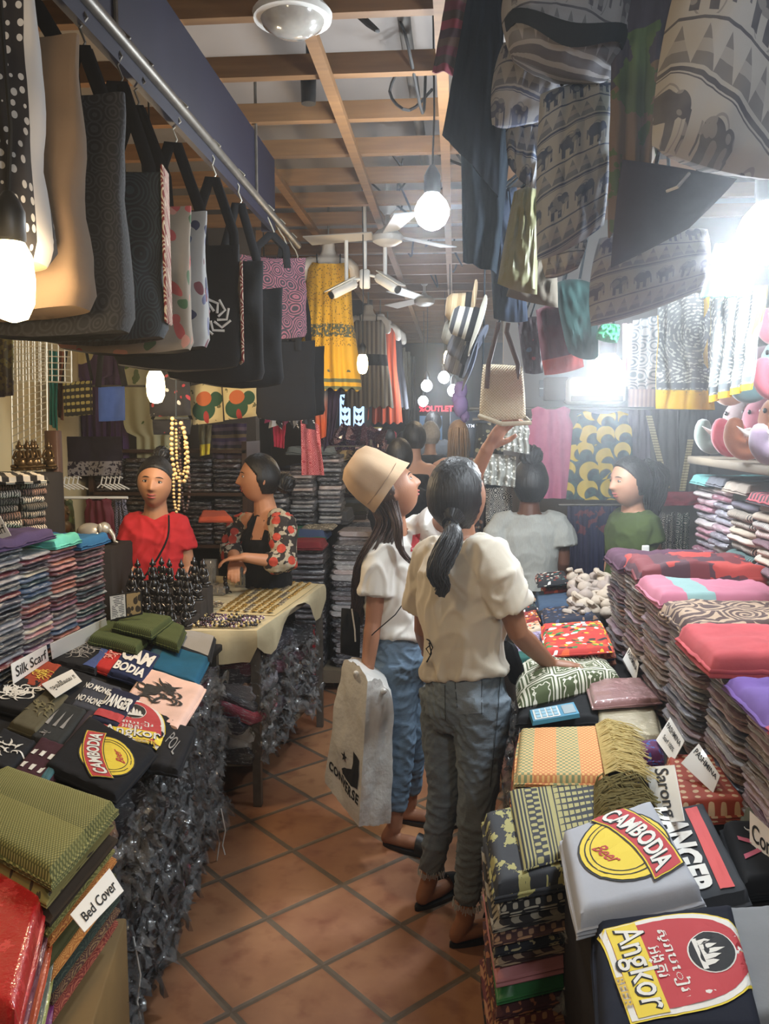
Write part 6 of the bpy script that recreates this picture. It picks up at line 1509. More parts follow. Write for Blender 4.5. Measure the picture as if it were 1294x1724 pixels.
def wrap_patch(target, o0, U, Vv, n, mat, name, parent, nu=10, nv=10, off=.002, org=Vector(), mbart=None):
    """lay a patch on the target's surface: rays run along n from points o0 + U*u + V*v"""
    me = target.data; bvh = BVHTree.FromPolygons([v.co for v in me.vertices], [tuple(p.vertices) for p in me.polygons])
    n = Vector(n).normalized()
    def hit(u, v, k=0):
        p = Vector(o0)+Vector(U)*u+Vector(Vv)*v-org; h = bvh.ray_cast(p-n*.3, n, .9)
        return (h[0]-n*(off+k)) if h[0] else None
    mb = MB()
    if mbart:
        pts = [hit(p.x, p.y, p.z) for p in mbart.v]
        ok = [q is not None for q in pts]; mb.add([q if q else Vector() for q in pts], [f for f in mbart.f if all(ok[i] for i in f)])
    else:
        g = [[hit(i/nu, j/nv) for i in range(nu+1)] for j in range(nv+1)]
        fl = [q for r in g for q in r]; ok = [q is not None for q in fl]; w = nu+1
        mb.add([q if q else Vector() for q in fl], [f for f in ([j*w+i, j*w+i+1, (j+1)*w+i+1, (j+1)*w+i] for j in range(nv) for i in range(nu)) if all(ok[i] for i in f)])
    used = sorted({i for f in mb.f for i in f}); mp = {i: k for k, i in enumerate(used)}
    mb.v = [mb.v[i] for i in used]; mb.uv = [mb.uv[i] for i in used]; mb.f = [[mp[i] for i in f] for f in mb.f]
    return mb.build(name, mat, parent)
def ribbon_path(pts, w=.0012): return MB().tube(pts, w, 5)
mtee = M('ivory_cotton', lambda c: c.mix(c.noise(5, 3), 'c9c0ae', 'd6cdbd'), .9, bump=lambda c: c.noise(300, 1), bs=.1, sheen=.2)
mtee2 = M('white_cotton', lambda c: c.mix(c.noise(5, 3), 'cbc7bf', 'dad6ce'), .9, bump=lambda c: c.noise(300, 1), bs=.1, sheen=.2)
def denim(nm, a, b):
    return M(nm, lambda c: c.mix((c.noise(4, 4)*1.5-.25), c.mix(c.noise(300, 1, co=c.comb(c.xyz()[0]*3, c.xyz()[1]*3, c.xyz()[2]*.4)), a, b), b), .85, bump=lambda c: c.noise(22, 4, co=c.comb(c.xyz()[0], c.xyz()[1], c.xyz()[2]*2.6))+c.noise(400, 1)*.1, bs=.5, bd=.006)
mden = denim('grey_blue_denim', '3f4a55', '76828c'); mden2 = denim('mid_blue_denim', '3b4d60', '6b8196')
def jeans_build(J, hipw=.152, top=.16, r=(.088, .079, .058, .052, .050), end=.86, dep=.108):
    def f(mb):
        p, c = J['pel'], J['neck']; hv = (J['hipR']-J['hipL']).normalized(); sp = (c-p).normalized(); fv = sp.cross(hv)
        mb.loft(spine_secs([(lerp(p, c, -.20), hv, fv, hipw*.75, dep*.9), (lerp(p, c, -.08), hv, fv, hipw*.98, dep*1.08), (lerp(p, c, .02), hv, fv, hipw*.98, dep*1.04), (lerp(p, c, top), hv, fv, hipw*.86, dep*.9)], ex=2.2))
        for k in 'LR':
            h, q, a = J['hip'+k], J['kn'+k], J['an'+k]
            mb.tube([h+Vector((0, 0, .03)), lerp(h, q, .15), lerp(h, q, .5), q, lerp(q, a, .45), lerp(q, a, end)], [r[0]*1.03, r[0], r[1], r[2], r[3], r[4]*.85], 18)
    return f
def P3(x, y, Y): return PY(x, y, Y)
# --- the woman with the ponytail ---
J = dict(head=P3(772, 838, 2.60), neck=P3(773, 912, 2.60), shL=P3(722, 940, 2.74), shR=P3(832, 940, 2.47), pel=P3(782, 1170, 2.62), hipL=P3(752, 1178, 2.70), hipR=P3(812, 1185, 2.55),
         elR=P3(872, 1066, 2.50), wrR=P3(925, 1118, 2.66), elL=P3(712, 1060, 2.86), wrL=P3(722, 1100, 3.05), knL=P3(750, 1338, 2.70), knR=P3(803, 1345, 2.52), anL=P3(722, 1488, 2.74), anR=P3(783, 1548, 2.53))
J['anL'].z = .085; J['anR'].z = .085
for k, d in (('L', (.09, .10, 0)), ('R', (.13, .08, 0))): J['toe'+k] = Vector((J['an'+k].x+d[0], J['an'+k].y+d[1], .03))
e, org, R = mkperson('woman with long black ponytail, ivory t-shirt and grey jeans, hand on the green cushion', J, ('tan', '8d6148'), .0045, (.62, .70, .28),
    hands={'R': ((.95, .22, -.10), (-.05, -.05, -1), 1, .22, .95), 'L': ((.3, .8, -.2), (0, 0, -1), -1, .5)}, hipw=.126, chw=.138, fat=.92)
tA = wear('t_shirt', tee_build(J, .168, .162, .112, .66, .14, .066, neckw=.08), mtee, e, org, .0065, (.011, 6.5, 3), vert=.9)
jA = wear('jeans', jeans_build(J, .152, .20, (.087, .075, .056, .047, .045)), mden, e, org, .0065, (.0065, 10, 5), 2, vert=2.2)
o0 = P3(745, 1140, 2.3); U = (P3(838, 1128, 2.3)-o0); nrm = Vector(ray(780, 1180)); 
pk0 = P3(765, 1148, 2.4); pkU = P3(812, 1143, 2.4)-pk0; pkV = P3(768, 1205, 2.4)-pk0
wrap_patch(jA, pk0, pkU, pkV, nrm, denim('pocket_denim', '46525e', '86929c'), 'back_pocket', e, 10, 10, .0035, org)
for a_, b_ in (((712, 1148), (846, 1130)), ((747, 1152), (748, 1215)), ((846, 1135), (826, 1330)), ((765, 1148), (812, 1143)), ((765, 1148), (769, 1192)), ((812, 1143), (811, 1203))):
    p0, p1 = P3(*a_, 2.4), P3(*b_, 2.4); sd = (p1-p0).cross(nrm).normalized()*.0012
    wrap_patch(jA, p0-sd, (p1-p0), sd*2, nrm, M('seam_dark', '2c343c', .9), 'seam', e, 24, 1, .0042, org)
for k in 'LR':
    a = J['an'+k]; q = lerp(J['kn'+k], a, .86); mb = MB()
    for i in range(60):
        t = 2*pi*i/60; p = q+Vector((.044*cos(t), .044*sin(t), random.uniform(-.004, .01))); mb.tube([p, p+Vector((cos(t)*.003, sin(t)*.003, -.014-random.random()*.008))], .0013, 4)
    mb.warp(lambda v: v-org); mb.build('frayed_hem', M('frayed_cotton', 'a9aeb2', .9), e)
    d = (J['toe'+k]-a); d.z = 0; d.normalize(); s_ = Vector((-d.y, d.x, 0)); c = lerp(a, J['toe'+k], .5)
    def shp(p, c=c, d=d, s_=s_): return Vector((c.x, c.y, 0))+d*p.x+s_*p.y+Vector((0, 0, p.z))-org
    MB().loft([[Vector((.135*cos(t), (.040+.008*cos(t))*sin(t), z)) for t in [2*pi*j/24 for j in range(24)]] for z in (.001, .014)]).warp(shp).build('sandal_sole', mblack, e)
    MB().slab(lambda u, v: Vector((.02+.05*u, .045*cos(pi*v), .014+.062*sin(pi*v)*(1-.25*u))), 6, 14, .004).warp(shp).build('sandal_strap', mblack, e)
cap(R, J['head'], 1.04, .12, 1.13, -.80, mhair, e, org)
Rb = R @ Vector((0, -1, 0))
tie = P3(760, 882, 2.47)
pt = [P3(764, 868, 2.50), tie, P3(762, 898, 2.42), P3(755, 918, 2.39), P3(742, 945, 2.37), P3(736, 968, 2.36), P3(745, 986, 2.36), P3(740, 1002, 2.36)]
mb = MB(); strands(mb, pt, [.03, .016, .028, .034, .034, .028, .018, .010], 190, 4, .0042, .35, .007)
pts_, rs_ = smooth_path(pt, 4, [.018, .016, .028, .031, .030, .024, .015, .006]); mb.tube(pts_, rs_, 14, True)
mb.warp(lambda v: v-org); mb.build('ponytail', mhair, e)
MB().tube([tie+R @ Vector((.021*cos(t), -.012, .021*sin(t))) for t in [2*pi*i/16 for i in range(17)]], .006, 6).warp(lambda v: v-org).build('hair_tie', mbk, e)
# drawstring at the waist, sling strap
MB().tube([p-org for p in (P3(716, 1075, 2.62), P3(722, 1078, 2.55), P3(728, 1090, 2.53), P3(723, 1102, 2.53), P3(717, 1092, 2.53), P3(724, 1086, 2.53))], .0022, 6).tube([p-org for p in (P3(722, 1082, 2.53), P3(726, 1100, 2.53), P3(718, 1115, 2.53))], .0022, 6).build('drawstring', mbk, e)
eB = empty('shoulder_bag', P3(865, 1130, 2.62), 'small dark shoulder bag at the right hip of the ponytail woman', 'bag'); ob = eB.location.copy()
qpillow('bag_body', [p-ob for p in (P3(848, 1075, 2.66), P3(862, 1085, 2.62), P3(884, 1160, 2.62), P3(862, 1150, 2.68))], mbk, .05, eB, .2, 12, 12, .004)
MB().tube([p-ob for p in (P3(850, 1080, 2.64), P3(848, 1060, 2.70), P3(835, 1040, 2.85))], .004, 6).build('strap', mbk, eB)
# --- the woman with the bucket hat ---
J = dict(head=P3(661, 824, 3.22), neck=P3(663, 902, 3.25), shL=P3(700, 900, 3.38), shR=P3(640, 935, 3.12), pel=P3(672, 1120, 3.22), hipL=P3(692, 1128, 3.28), hipR=P3(662, 1128, 3.16),
         elR=P3(628, 1048, 3.10), wrR=P3(618, 1130, 3.05), elL=P3(768, 866, 3.20), wrL=P3(822, 752, 3.02), knL=P3(694, 1235, 3.24), knR=P3(676, 1240, 3.12), anL=P3(690, 1330, 3.33), anR=P3(664, 1375, 3.12))
J['anL'].z = .085; J['anR'].z = .085
for k, d in (('L', (.15, -.02, 0)), ('R', (.15, -.05, 0))): J['toe'+k] = Vector((J['an'+k].x+d[0], J['an'+k].y+d[1], .03))
J2 = J
e, org, R = mkperson('woman in beige bucket hat, white t-shirt and jeans, looking up, reaching for the woven handbag', J, ('warm', '94674e'), .0045, (.86, .10, .42), (-.35, 0, 1),
    hands={'R': ((0, -.05, -1), (.9, .2, 0), -1, .75), 'L': ((.55, -.1, .8), (.55, -.2, .5), 1, .55, 1.0, .2)}, hipw=.112, chw=.122, fat=.9)
tB = wear('t_shirt', tee_build(J, .150, .145, .115, .58, .20, .066, neckw=.075), mtee2, e, org, .0065, (.010, 7, 13), vert=.9)
jB = wear('jeans', jeans_build(J, .143, .34, (.086, .075, .055, .050, .048), .80), mden2, e, org, .0065, (.006, 10, 7), 2, vert=2.2)
pr0 = P3(694, 900, 3.0); wrap_patch(tB, pr0, P3(708, 897, 3.0)-pr0, P3(690, 930, 3.0)-pr0, Vector(ray(700, 910)), M('print_red_ink', 'b2343a'), 'chest_print', e, 6, 8, .002, org)
for k in 'LR':
    a = J['an'+k]; d = (J['toe'+k]-a); d.z = 0; d.normalize(); s_ = Vector((-d.y, d.x, 0)); c = lerp(a, J['toe'+k], .5)
    def shp(p, c=c, d=d, s_=s_): return Vector((c.x, c.y, 0))+d*p.x+s_*p.y+Vector((0, 0, p.z))-org
    MB().loft([[Vector((.13*cos(t), (.040+.008*cos(t))*sin(t), z)) for t in [2*pi*j/24 for j in range(24)]] for z in (.001, .016)]).warp(shp).build('sandal_sole', mblack, e)
    MB().slab(lambda u, v: Vector((.02+.045*u, .045*cos(pi*v), .014+.06*sin(pi*v)*(1-.25*u))), 6, 14, .004).warp(shp).build('sandal_strap', mblack, e)
# long brown hair behind
cap(R, J['head'], 1.0, .10, 1.08, -.5, mhairb, e, org)
hp = [J['head']+R @ Vector((.0, -.06, -.02)), P3(655, 880, 3.18), P3(632, 925, 3.12), P3(612, 960, 3.14), P3(604, 1010, 3.2), P3(600, 1050, 3.22)]
mb = MB(); strands(mb, hp, [.05, .05, .045, .035, .028, .02], 170, 6, .0038, .35, .01); mb.warp(lambda v: v-org); mb.build('long_hair', mhairb, e)
hp = [J['head']+R @ Vector((.05, -.03, -.04)), P3(668, 880, 3.08), P3(672, 920, 3.06), P3(690, 945, 3.05), P3(705, 962, 3.06)]
mb = MB(); strands(mb, hp, [.03, .02, .013, .008, .004], 50, 7, .0028, .35, .006); mb.warp(lambda v: v-org); mb.build('side_hair', mhairb, e)
# bucket hat: bell over the back of the head, brim turned up at the front
hc = J['head']; RH = R
# hat axis points up and back
ax = Vector((-.80, -.12, .56)).normalized(); fx = ax.cross(Vector((0, 1, 0))).normalized(); fy = ax.cross(fx); fx = fy.cross(ax); RH = frame(fx, fy, ax)
hc = hc+Vector((-.045, 0, .030))
prof_ = [(.004, .148), (.05, .146), (.085, .130), (.104, .09), (.112, .04), (.117, .0), (.121, -.025), (.128, -.050)]
def hatring(r, z):
    out = []
    for j in range(40):
        t = 2*pi*j/40; wob = .004*sin(3*t+z*30)+.003*sin(7*t)
        rr_ = (r+wob)*(1+.0*cos(t)); zz = z+(-.012*max(0, -sin(t))*(z < 0) + .018*max(0, sin(t))*(z < -.02))
        out.append(hc+ax*.0+RH @ Vector((rr_*.93*cos(t), rr_*1.06*sin(t), zz))-org)
    return out
mb = MB(); prof2 = prof_+[(.125, -.048), (.112, 0), (.10, .085), (.05, .138), (.003, .14)]
mb.loft([hatring(r, z) for r, z in prof2]); mh = M('beige_canvas', lambda c: c.mix(c.noise(8, 3), 'a68a6c', 'bda082'), .85, bump=lambda c: c.noise(500, 1)+c.noise(10, 3), bs=.25)
hat_o = mb.build('bucket_hat', mh, e)
MB().tube([RH @ Vector((.1185*.93*cos(t), .1185*1.06*sin(t), .0))+hc-org for t in [2*pi*i/40 for i in range(41)]], .0016, 5).build('hat_seam', M('seam_beige', '7d6650', .9), e)
MB().tube([p-org for p in (P3(707, 965, 3.06), P3(690, 1000, 3.02), P3(665, 1035, 3.0), P3(630, 1065, 3.04), P3(615, 1080, 3.1))], .0022, 6).build('bag_strap', mbk, e)
eB = empty('shoulder_bag', P3(590, 1065, 3.18), 'black shoulder bag with ragged edge hanging behind the bucket hat woman', 'bag'); ob = eB.location.copy()
qpillow('bag_body', [p-ob for p in (P3(574, 1022, 3.2), P3(606, 1028, 3.2), P3(606, 1108, 3.2), P3(572, 1100, 3.2))], mbk, .08, eB, .15, 14, 14, .006)
MB().tube([p-ob for p in (P3(592, 1025, 3.15), P3(597, 1060, 3.14), P3(598, 1080, 3.15))], .003, 6).build('zip_pull', mwhitepl, eB)
# white shopping bag
A_, B_, C_, D_ = [P3(572, 1112, 3.02), P3(618, 1150, 2.86), P3(664, 1172, 2.98), P3(640, 1130, 3.16)]
A2, B2, C2, D2 = [P3(547, 1318, 3.02), P3(604, 1392, 2.84), P3(657, 1386, 2.97), P3(640, 1330, 3.14)]
eC = empty('shopping_bag', (lerp(A2, C2, .5)), 'white plastic shopping bag with black boot logo and the word CONVERSE', 'shopping bag'); oc = eC.location.copy()
def face_pt(P0, P1, Q0, Q1, u, v, n=None, k=0):
    p = lerp(lerp(P0, P1, u), lerp(Q0, Q1, u), v); 
    return p
mplw = M('white_film', lambda c: c.mix(c.noise(6, 3), 'cfcdc6', 'e0deda'), .35, coat=.4, bump=lambda c: c.noise(9, 4, rough=.6), bs=.8, bd=.012)
mb = MB(); secs = []; uvs = []
N = 12
for i in range(19):
    v = i/18; cs4 = [lerp(a, b, v) for a, b in ((A_, A2), (B_, B2), (C_, C2), (D_, D2))]; cen = sum(cs4, Vector())/4; ring = []
    pinch = .42*(1-v)**2.2
    for s_ in range(4):
        for k in range(N):
            f = k/N; p = lerp(cs4[s_], cs4[(s_+1) % 4], f); p = lerp(p, Vector((cen.x, cen.y, p.z)), pinch*(.2 if v > .05 else .3))
            ou = Vector((p.x-cen.x, p.y-cen.y, 0)).normalized()
            p = p+ou*(nz(f*3+s_*3, v*4, 2)*.014*min(1, v*3+.4)+abs(nz(f*6+s_*5, v*7, 7))*.008); p.z += .02*nz(f*5+s_*2, 3)*(1-v) + (.03*sin(f*pi)*(v < .02))
            ring.append(p-oc)
    secs.append(ring)
mb.loft(secs); bagm = mb.build('bag_body', mplw, eC)
nf = (B_-A_).cross(A2-A_).normalized(); nf = nf if nf.dot(ray(600, 1250)) > 0 else -nf
def onface(mb0, nm, u0, u1, v0, v1, shear=0):
    fit(mb0, 1, 1); W_ = u1-u0; H_ = v1-v0
    for p in mb0.v: p.y = -p.y
    art_ = MB(); art_.add([Vector((u0+(p.x+.5)*W_, v0+(p.y+.5)*H_, p.z)) for p in mb0.v], mb0.f)
    P0 = A_; Uu = B_-A_
    return art_
def faceproj(art_, nm, mat):
    me = bagm.data; bvh = BVHTree.FromPolygons([v.co for v in me.vertices], [tuple(p.vertices) for p in me.polygons]); vs = []
    for p in art_.v:
        q = face_pt(A_, B_, A2, B2, p.x, p.y)-oc; h = bvh.ray_cast(q-nf*.2, nf, .5); vs.append((h[0] if h[0] else q)-nf*.002)
    o = MB(); o.add(vs, art_.f); o.build(nm, mat, eC, smooth=False)
faceproj(onface(text_mb('CONVERSE', 1, bold=.04, spacing=1.15), '', .06, .97, .79, .86), 'lettering', mK)
boot = [(.0, 1), (.42, .93), (.42, .45), (.42, .08), (.1, .0), (-.55, .0), (-.62, .12), (-.5, .22), (-.05, .42), (.0, .62)]
faceproj(onface(poly_mb([(x, y) for x, y in boot], .06), '', .42, .92, .54, .78), 'boot_logo', mK)
star = [((.5 if i % 2 == 0 else .2)*sin(2*pi*i/10), (.5 if i % 2 == 0 else .2)*cos(2*pi*i/10)) for i in range(10)]
faceproj(onface(poly_mb(star, .1), '', .40, .56, .60, .68), 'star_logo', mK)
hnd = J2['wrR']+Vector((0, -.01, -.085))
MB().tube([p-oc for p in (lerp(A_, B_, .6), hnd+Vector((-.01, -.015, .0)), hnd+Vector((.012, -.01, 0)), lerp(B_, C_, .6))], [.012, .010, .010, .012], 8, True).build('handle', mplw, eC)
# ---------------- the sellers and the other visitors ----------------
def upright(px, Y, face, pely=None, **k):
    """simple standing joints: px = dict of pixel points"""
    return {n: P3(v[0], v[1], (v[2] if len(v) > 2 else Y)) for n, v in px.items()}
def legs_for(J, face, w=.09):
    f = Vector(face); f.z = 0; f.normalize(); r = f.cross(Vector((0, 0, 1))); p = J['pel']
    J['hipL'] = p-r*w+Vector((0, 0, -.03)); J['hipR'] = p+r*w+Vector((0, 0, -.03))
    for k, s in (('L', -1), ('R', 1)):
        J['kn'+k] = Vector((p.x+r.x*s*w, p.y+r.y*s*w, p.z*.52)); J['an'+k] = Vector((p.x+r.x*s*w, p.y+r.y*s*w, .085)); J['toe'+k] = J['an'+k]+f*.14; J['toe'+k].z = .025
    return J
def bun(c, r, e, org, mat=mhair, name='hair_bun'):
    mb = MB(); g = random.Random(5)
    for i in range(26):
        a, b = g.uniform(0, 6.28), g.uniform(-1, 1); ax_ = Vector((cos(a), sin(a), b)).normalized(); u = ax_.orthogonal().normalized(); v = ax_.cross(u); q = r*g.uniform(.75, 1)
        mb.tube([c-org+(u*cos(t)+v*sin(t))*q+ax_*r*.25*sin(2*t) for t in [2*pi*j/10 for j in range(8)]], r*.22, 6, True)
    mb.ell(c-org, (r*.85,)*3); return mb.build(name, mat, e)
# red shirt seller
J = dict(head=P3(262, 812, 3.92), neck=P3(262, 868, 3.98), shL=P3(302, 888, 4.0), shR=P3(222, 886, 3.96), elL=P3(316, 955, 4.0), wrL=P3(308, 1010, 3.9), elR=P3(214, 948, 3.93), wrR=P3(240, 1000, 3.78), pel=P3(262, 1042, 4.0))
J = legs_for(J, (0, -1, 0))
e, org, R = mkperson('seller in a red t-shirt with hair bun behind the jewellery table', J, ('seller', 'a8785a'), .0055, (.17, -1, -.02), (.1, 0, 1), hs=1.10, hands={'L': ((0, -.3, -1), (1, 0, 0), 1, .5, .95), 'R': ((.4, -.3, -.8), (0, .5, -.5), -1, .5, .95)}, hipw=.14, chw=.16)
wear('t_shirt', tee_build(J, .158, .150, .112, .55, -.05, .062, neckw=.08), cloth('red_cotton', 'b0272b', .9, .08), e, org, .008, (.006, 7, 2))
wear('trousers', jeans_build(J, .16, .10), cloth('black_trousers', '1c1c20'), e, org, .01, (.003, 9, 1), 2)
cap(R, J['head'], 1.10, .36, 1.06, -.55, mhair, e, org)
bun(J['head']+R @ Vector((-.01, -.04, .135)), .036, e, org)
MB().tube(smooth_path([p-org for p in (P3(284, 868, 3.93), P3(282, 905, 3.85), P3(262, 945, 3.82), P3(240, 975, 3.84))]), .005, 6).build('bag_strap', mbk, e)
# seller in floral sleeves
J = dict(head=P3(437, 806, 4.32), neck=P3(448, 858, 4.36), shL=P3(402, 884, 4.5), shR=P3(474, 880, 4.22), elR=P3(480, 948, 4.15), wrR=P3(410, 938, 4.02), elL=P3(392, 930, 4.42), wrL=P3(396, 942, 4.1), pel=P3(450, 1022, 4.36))
J = legs_for(J, (-.75, -.6, 0))
e, org, R = mkperson('smiling seller in a black waistcoat with rose patterned sleeves behind the jewellery table', J, ('seller2', 'b07c5c'), .0055, (-.93, -.32, .03), hs=1.13, hands={'R': ((-.9, -.1, -.1), (0, 0, -1), -1, .5, .9), 'L': ((.1, -.8, -.5), (0, .5, -1), 1, .5, .9)}, hipw=.135, chw=.145, smile=1)
mrose = M('rose_sleeve', lambda c: c.mix(c.vor(15, rand=.9)[0].lt(.36), c.mix(c.noise(22, 2).gt(.5), '2a221e', 'a89c86'), c.mix(c.noise(40, 2), '8f1f1c', 'd0543a')), .85, bump=lambda c: c.noise(40, 3))
def sl_only(mb):
    for k, f in (('L', 1.0), ('R', 1.12)):
        s_, l, w = J['sh'+k], J['el'+k], J['wr'+k]; mb.tube([lerp(s_, J['neck'], .25), s_, lerp(s_, l, .5), lerp(s_, l, 1.0), lerp(l, w, .25)], [.055, .070, .072, .066, .064], 16, True)
wear('floral_sleeves', sl_only, mrose, e, org, .007, (.008, 9, 2))
def vest(mb):
    p, c = J['pel'], J['neck']; sv = (J['shR']-J['shL']).normalized(); fv = (c-p).normalized().cross(sv)
    mb.loft(spine_secs([(lerp(p, c, -.9), sv, fv, .19, .15), (lerp(p, c, -.2), sv, fv, .17, .13), (lerp(p, c, .3), sv, fv, .145, .11), (lerp(p, c, .65), sv, fv, .152, .118), (lerp(p, c, .88), sv, fv, .12, .085), (lerp(p, c, .97), sv, fv, .07, .055)]))
wv = wear('waistcoat', vest, cloth('black_wool', '121214', .9, .1), e, org, .007, (.006, 7, 3))
nk = wrap_patch(wv, P3(432, 868, 4.0), P3(452, 868, 4.0)-P3(432, 868, 4.0), P3(424, 910, 4.0)-P3(436, 868, 4.0), Vector(ray(440, 890)), mskin('seller2', 'b07c5c'), 'neckline', e, 6, 8, .002, org)
cap(R, J['head'], 1.13, .26, 1.08, -.6, mhair, e, org); bun(J['head']+R @ Vector((0, -.135, -.02)), .05, e, org)
MB().tube([J['head']+R @ Vector((.07, .0, -.03))-org, J['head']+R @ Vector((.073, .0, -.055))-org], .004, 6, True).build('earring', mgold, e)
# woman in grey linen dress, from behind
J = dict(head=P3(893, 814, 4.42), neck=P3(890, 866, 4.42), shL=P3(838, 884, 4.42), shR=P3(942, 884, 4.42), elL=P3(832, 952, 4.4), wrL=P3(846, 1010, 4.55), elR=P3(948, 948, 4.4), wrR=P3(938, 1005, 4.55), pel=P3(892, 1032, 4.45))
J = legs_for(J, (0, 1, 0))
e, org, R = mkperson('woman with a high hair bun in a pale grey linen dress seen from behind', J, ('deep', '5a3a2c'), .0065, (.05, 1, -.05), hs=1.08, hands={'L': ((.3, .9, -.2), (0, 0, -1), 1, .5), 'R': ((-.3, .9, -.2), (0, 0, -1), -1, .5)}, hipw=.13, chw=.15)
mlin = M('grey_linen', lambda c: c.mix(c.noise(80, 3, co=c.comb(c.xyz()[0]*4, c.xyz()[1], c.xyz()[2]*.6)), '8d8e89', 'a9aaa4'), .95, bump=lambda c: c.noise(200, 2))
def lin_(mb):
    tee_build(J, .17, .15, .11, .55, .42, .075, neckw=.10)(mb)
    p, c = J['pel'], J['neck']; hv = Vector((1, 0, 0)); fv = Vector((0, 1, 0)); secs = []
    for z, w, d, am in ((lerp(p, c, .50).z, .135, .105, 0), (lerp(p, c, .42).z, .15, .12, .006), (p.z, .20, .16, .012), (.75, .25, .2, .018), (.45, .27, .22, .022)):
        secs.append([Vector((p.x+(w+am*sin(t*11))*cos(t), p.y+(d+am*sin(t*11))*sin(t), z)) for t in [2*pi*j/88 for j in range(88)]])
    mb.loft(secs)
wear('linen_dress', lin_, mlin, e, org, .008, (.005, 9, 2), 1)
cap(R, J['head'], 1.08, .2, 1.12, -.75, mhair, e, org, vol=.2); bun(J['head']+R @ Vector((0, -.03, .14)), .055, e, org)
MB().tube([J['neck']+Vector((.085*cos(t), -.005-.055*sin(t)*1.0, -.012+.01*cos(t)**2))-org for t in [pi*i/14 for i in range(15)]], .006, 6).build('bag_strap', mbk, e)
# green shirt seller
J = dict(head=P3(1060, 812, 3.95), neck=P3(1066, 862, 4.0), shL=P3(1092, 886, 3.92), shR=P3(1042, 880, 4.12), elL=P3(1104, 950, 3.92), wrL=P3(1088, 1000, 3.85), elR=P3(1030, 940, 4.1), wrR=P3(1024, 985, 4.05), pel=P3(1066, 1000, 4.02))
J = legs_for(J, (-.6, -.6, 0))
e, org, R = mkperson('young seller in an olive green t-shirt looking left, behind the pashmina stacks', J, ('seller3', 'a47a62'), .0055, (-.90, -.42, -.03), hs=1.02, hands={'L': ((-.2, -.3, -.9), (-1, 0, 0), 1, .4, .9), 'R': ((0, -.3, -.9), (1, 0, 0), -1, .4, .9)}, hipw=.12, chw=.13, fat=.95)
wear('t_shirt', tee_build(J, .15, .14, .108, .42, .20, .060, neckw=.10), cloth('olive_cotton', '3e4a26', .9, .08), e, org, .007, (.006, 8, 9))
wear('skirt', jeans_build(J, .15, .35), cloth('black_trousers', '1c1c20'), e, org, .01, (.003, 9, 1), 2)
cap(R, J['head'], 1.02, .24, 1.09, -.5, mhair, e, org)
mb = MB(); strands(mb, [J['head']+R @ Vector((0, -.08, .06)), J['head']+R @ Vector((0, -.15, .02)), J['head']+R @ Vector((.01, -.15, -.07)), J['head']+R @ Vector((0, -.13, -.16))], [.05, .06, .05, .02], 90, 3, .006, .5, .01); mb.warp(lambda v: v-org); mb.build('ponytail', mhair, e)
mph = wear('phone', lambda mb: mb.box(P3(1086, 930, 3.86), (.035, .01, .07), bev=.004), mwhitepl, e, org, .004, (0, 9, 0), 0)
# far visitors
def far(label, hx, hy, Y, shw, skin, hairm, shirt, face=(0, 1, 0), long=False, tank=False, backpack=False, hs=1.0, fat=1.0):
    h = P3(hx, hy, Y); z = h.z; w = shw/1400*Y/2
    f = Vector(face).normalized(); r = f.cross(Vector((0, 0, 1)))
    c = Vector((h.x, h.y, 0))
    V_ = lambda a, b, zz: c+r*a+f*b+Vector((0, 0, zz))
    J = dict(head=h, neck=V_(0, -.02, z-.17), shL=V_(-w, -.02, z-.24), shR=V_(w, -.02, z-.24), elL=V_(-w-.04, 0, z-.5), elR=V_(w+.04, 0, z-.5), wrL=V_(-w-.02, .1, z-.72), wrR=V_(w+.02, .1, z-.72), pel=V_(0, 0, z-.72))
    J = legs_for(J, f)
    e, org, R = mkperson(label, J, skin, .009, face, hs=hs, hands={'L': ((0, .2, -1), (1, 0, 0), 1, .4), 'R': ((0, .2, -1), (-1, 0, 0), -1, .4)}, bits=False, fat=fat)
    m = cloth('shirt_'+shirt, shirt)
    if tank:
        def tk(mb):
            p, q = J['pel'], J['neck']; mb.loft(spine_secs([(lerp(p, q, -.15), r, f, .18, .13), (lerp(p, q, .4), r, f, .15, .11), (lerp(p, q, .7), r, f, .155, .115), (lerp(p, q, .86), r, f, .13, .10)]))
            for s in (-1, 1): mb.tube([V_(s*.10, -.09, z-.34), V_(s*.085, -.04, z-.215), V_(s*.09, .06, z-.3)], [.022, .016, .02], 8, True)
        wear('tank_top', tk, m, e, org, .009, (.003, 7, 1))
    else: wear('shirt', tee_build(J, .19, .17, .13, .6, -.05, .07), m, e, org, .01, (.005, 7, 1))
    wear('trousers', jeans_build(J), cloth('dark_trousers', '26282e'), e, org, .012, (.003, 9, 1), 2)
    cap(R, h, hs, .2, 1.10, -.62 if not long else -.9, hairm, e, org, n=40)
    if long:
        mb = MB(); strands(mb, [h+R @ Vector((0, -.07, .04)), h+R @ Vector((0, -.1, -.08)), h+R @ Vector((0, -.1, -.2)), h+R @ Vector((0, -.1, -.27))], [.075, .09, .085, .05], 120, 3, .007, .5, .01); mb.warp(lambda v: v-org); mb.build('long_hair', hairm, e)
    if backpack:
        for s in (-1, 1): MB().tube([V_(s*.10, -.11, z-.45)-org, V_(s*.09, -.10, z-.28)-org, V_(s*.10, -.0, z-.2)-org], .018, 8, True, flat=1.3).build('backpack_strap', mbk, e)
    return e
mgh = M('grey_hair', lambda c: c.mix(c.noise(60, 2), '8d8a85', 'b5b1aa'), .7, bump=lambda c: c.noise(150, 2)); mbl = M('blond_brown_hair', lambda c: c.mix(c.noise(40, 3, co=c.comb(c.xyz()[0]*3, c.xyz()[1]*3, c.xyz()[2]*.3)), '5c4636', '927758'), .5, bump=lambda c: c.noise(120, 2))
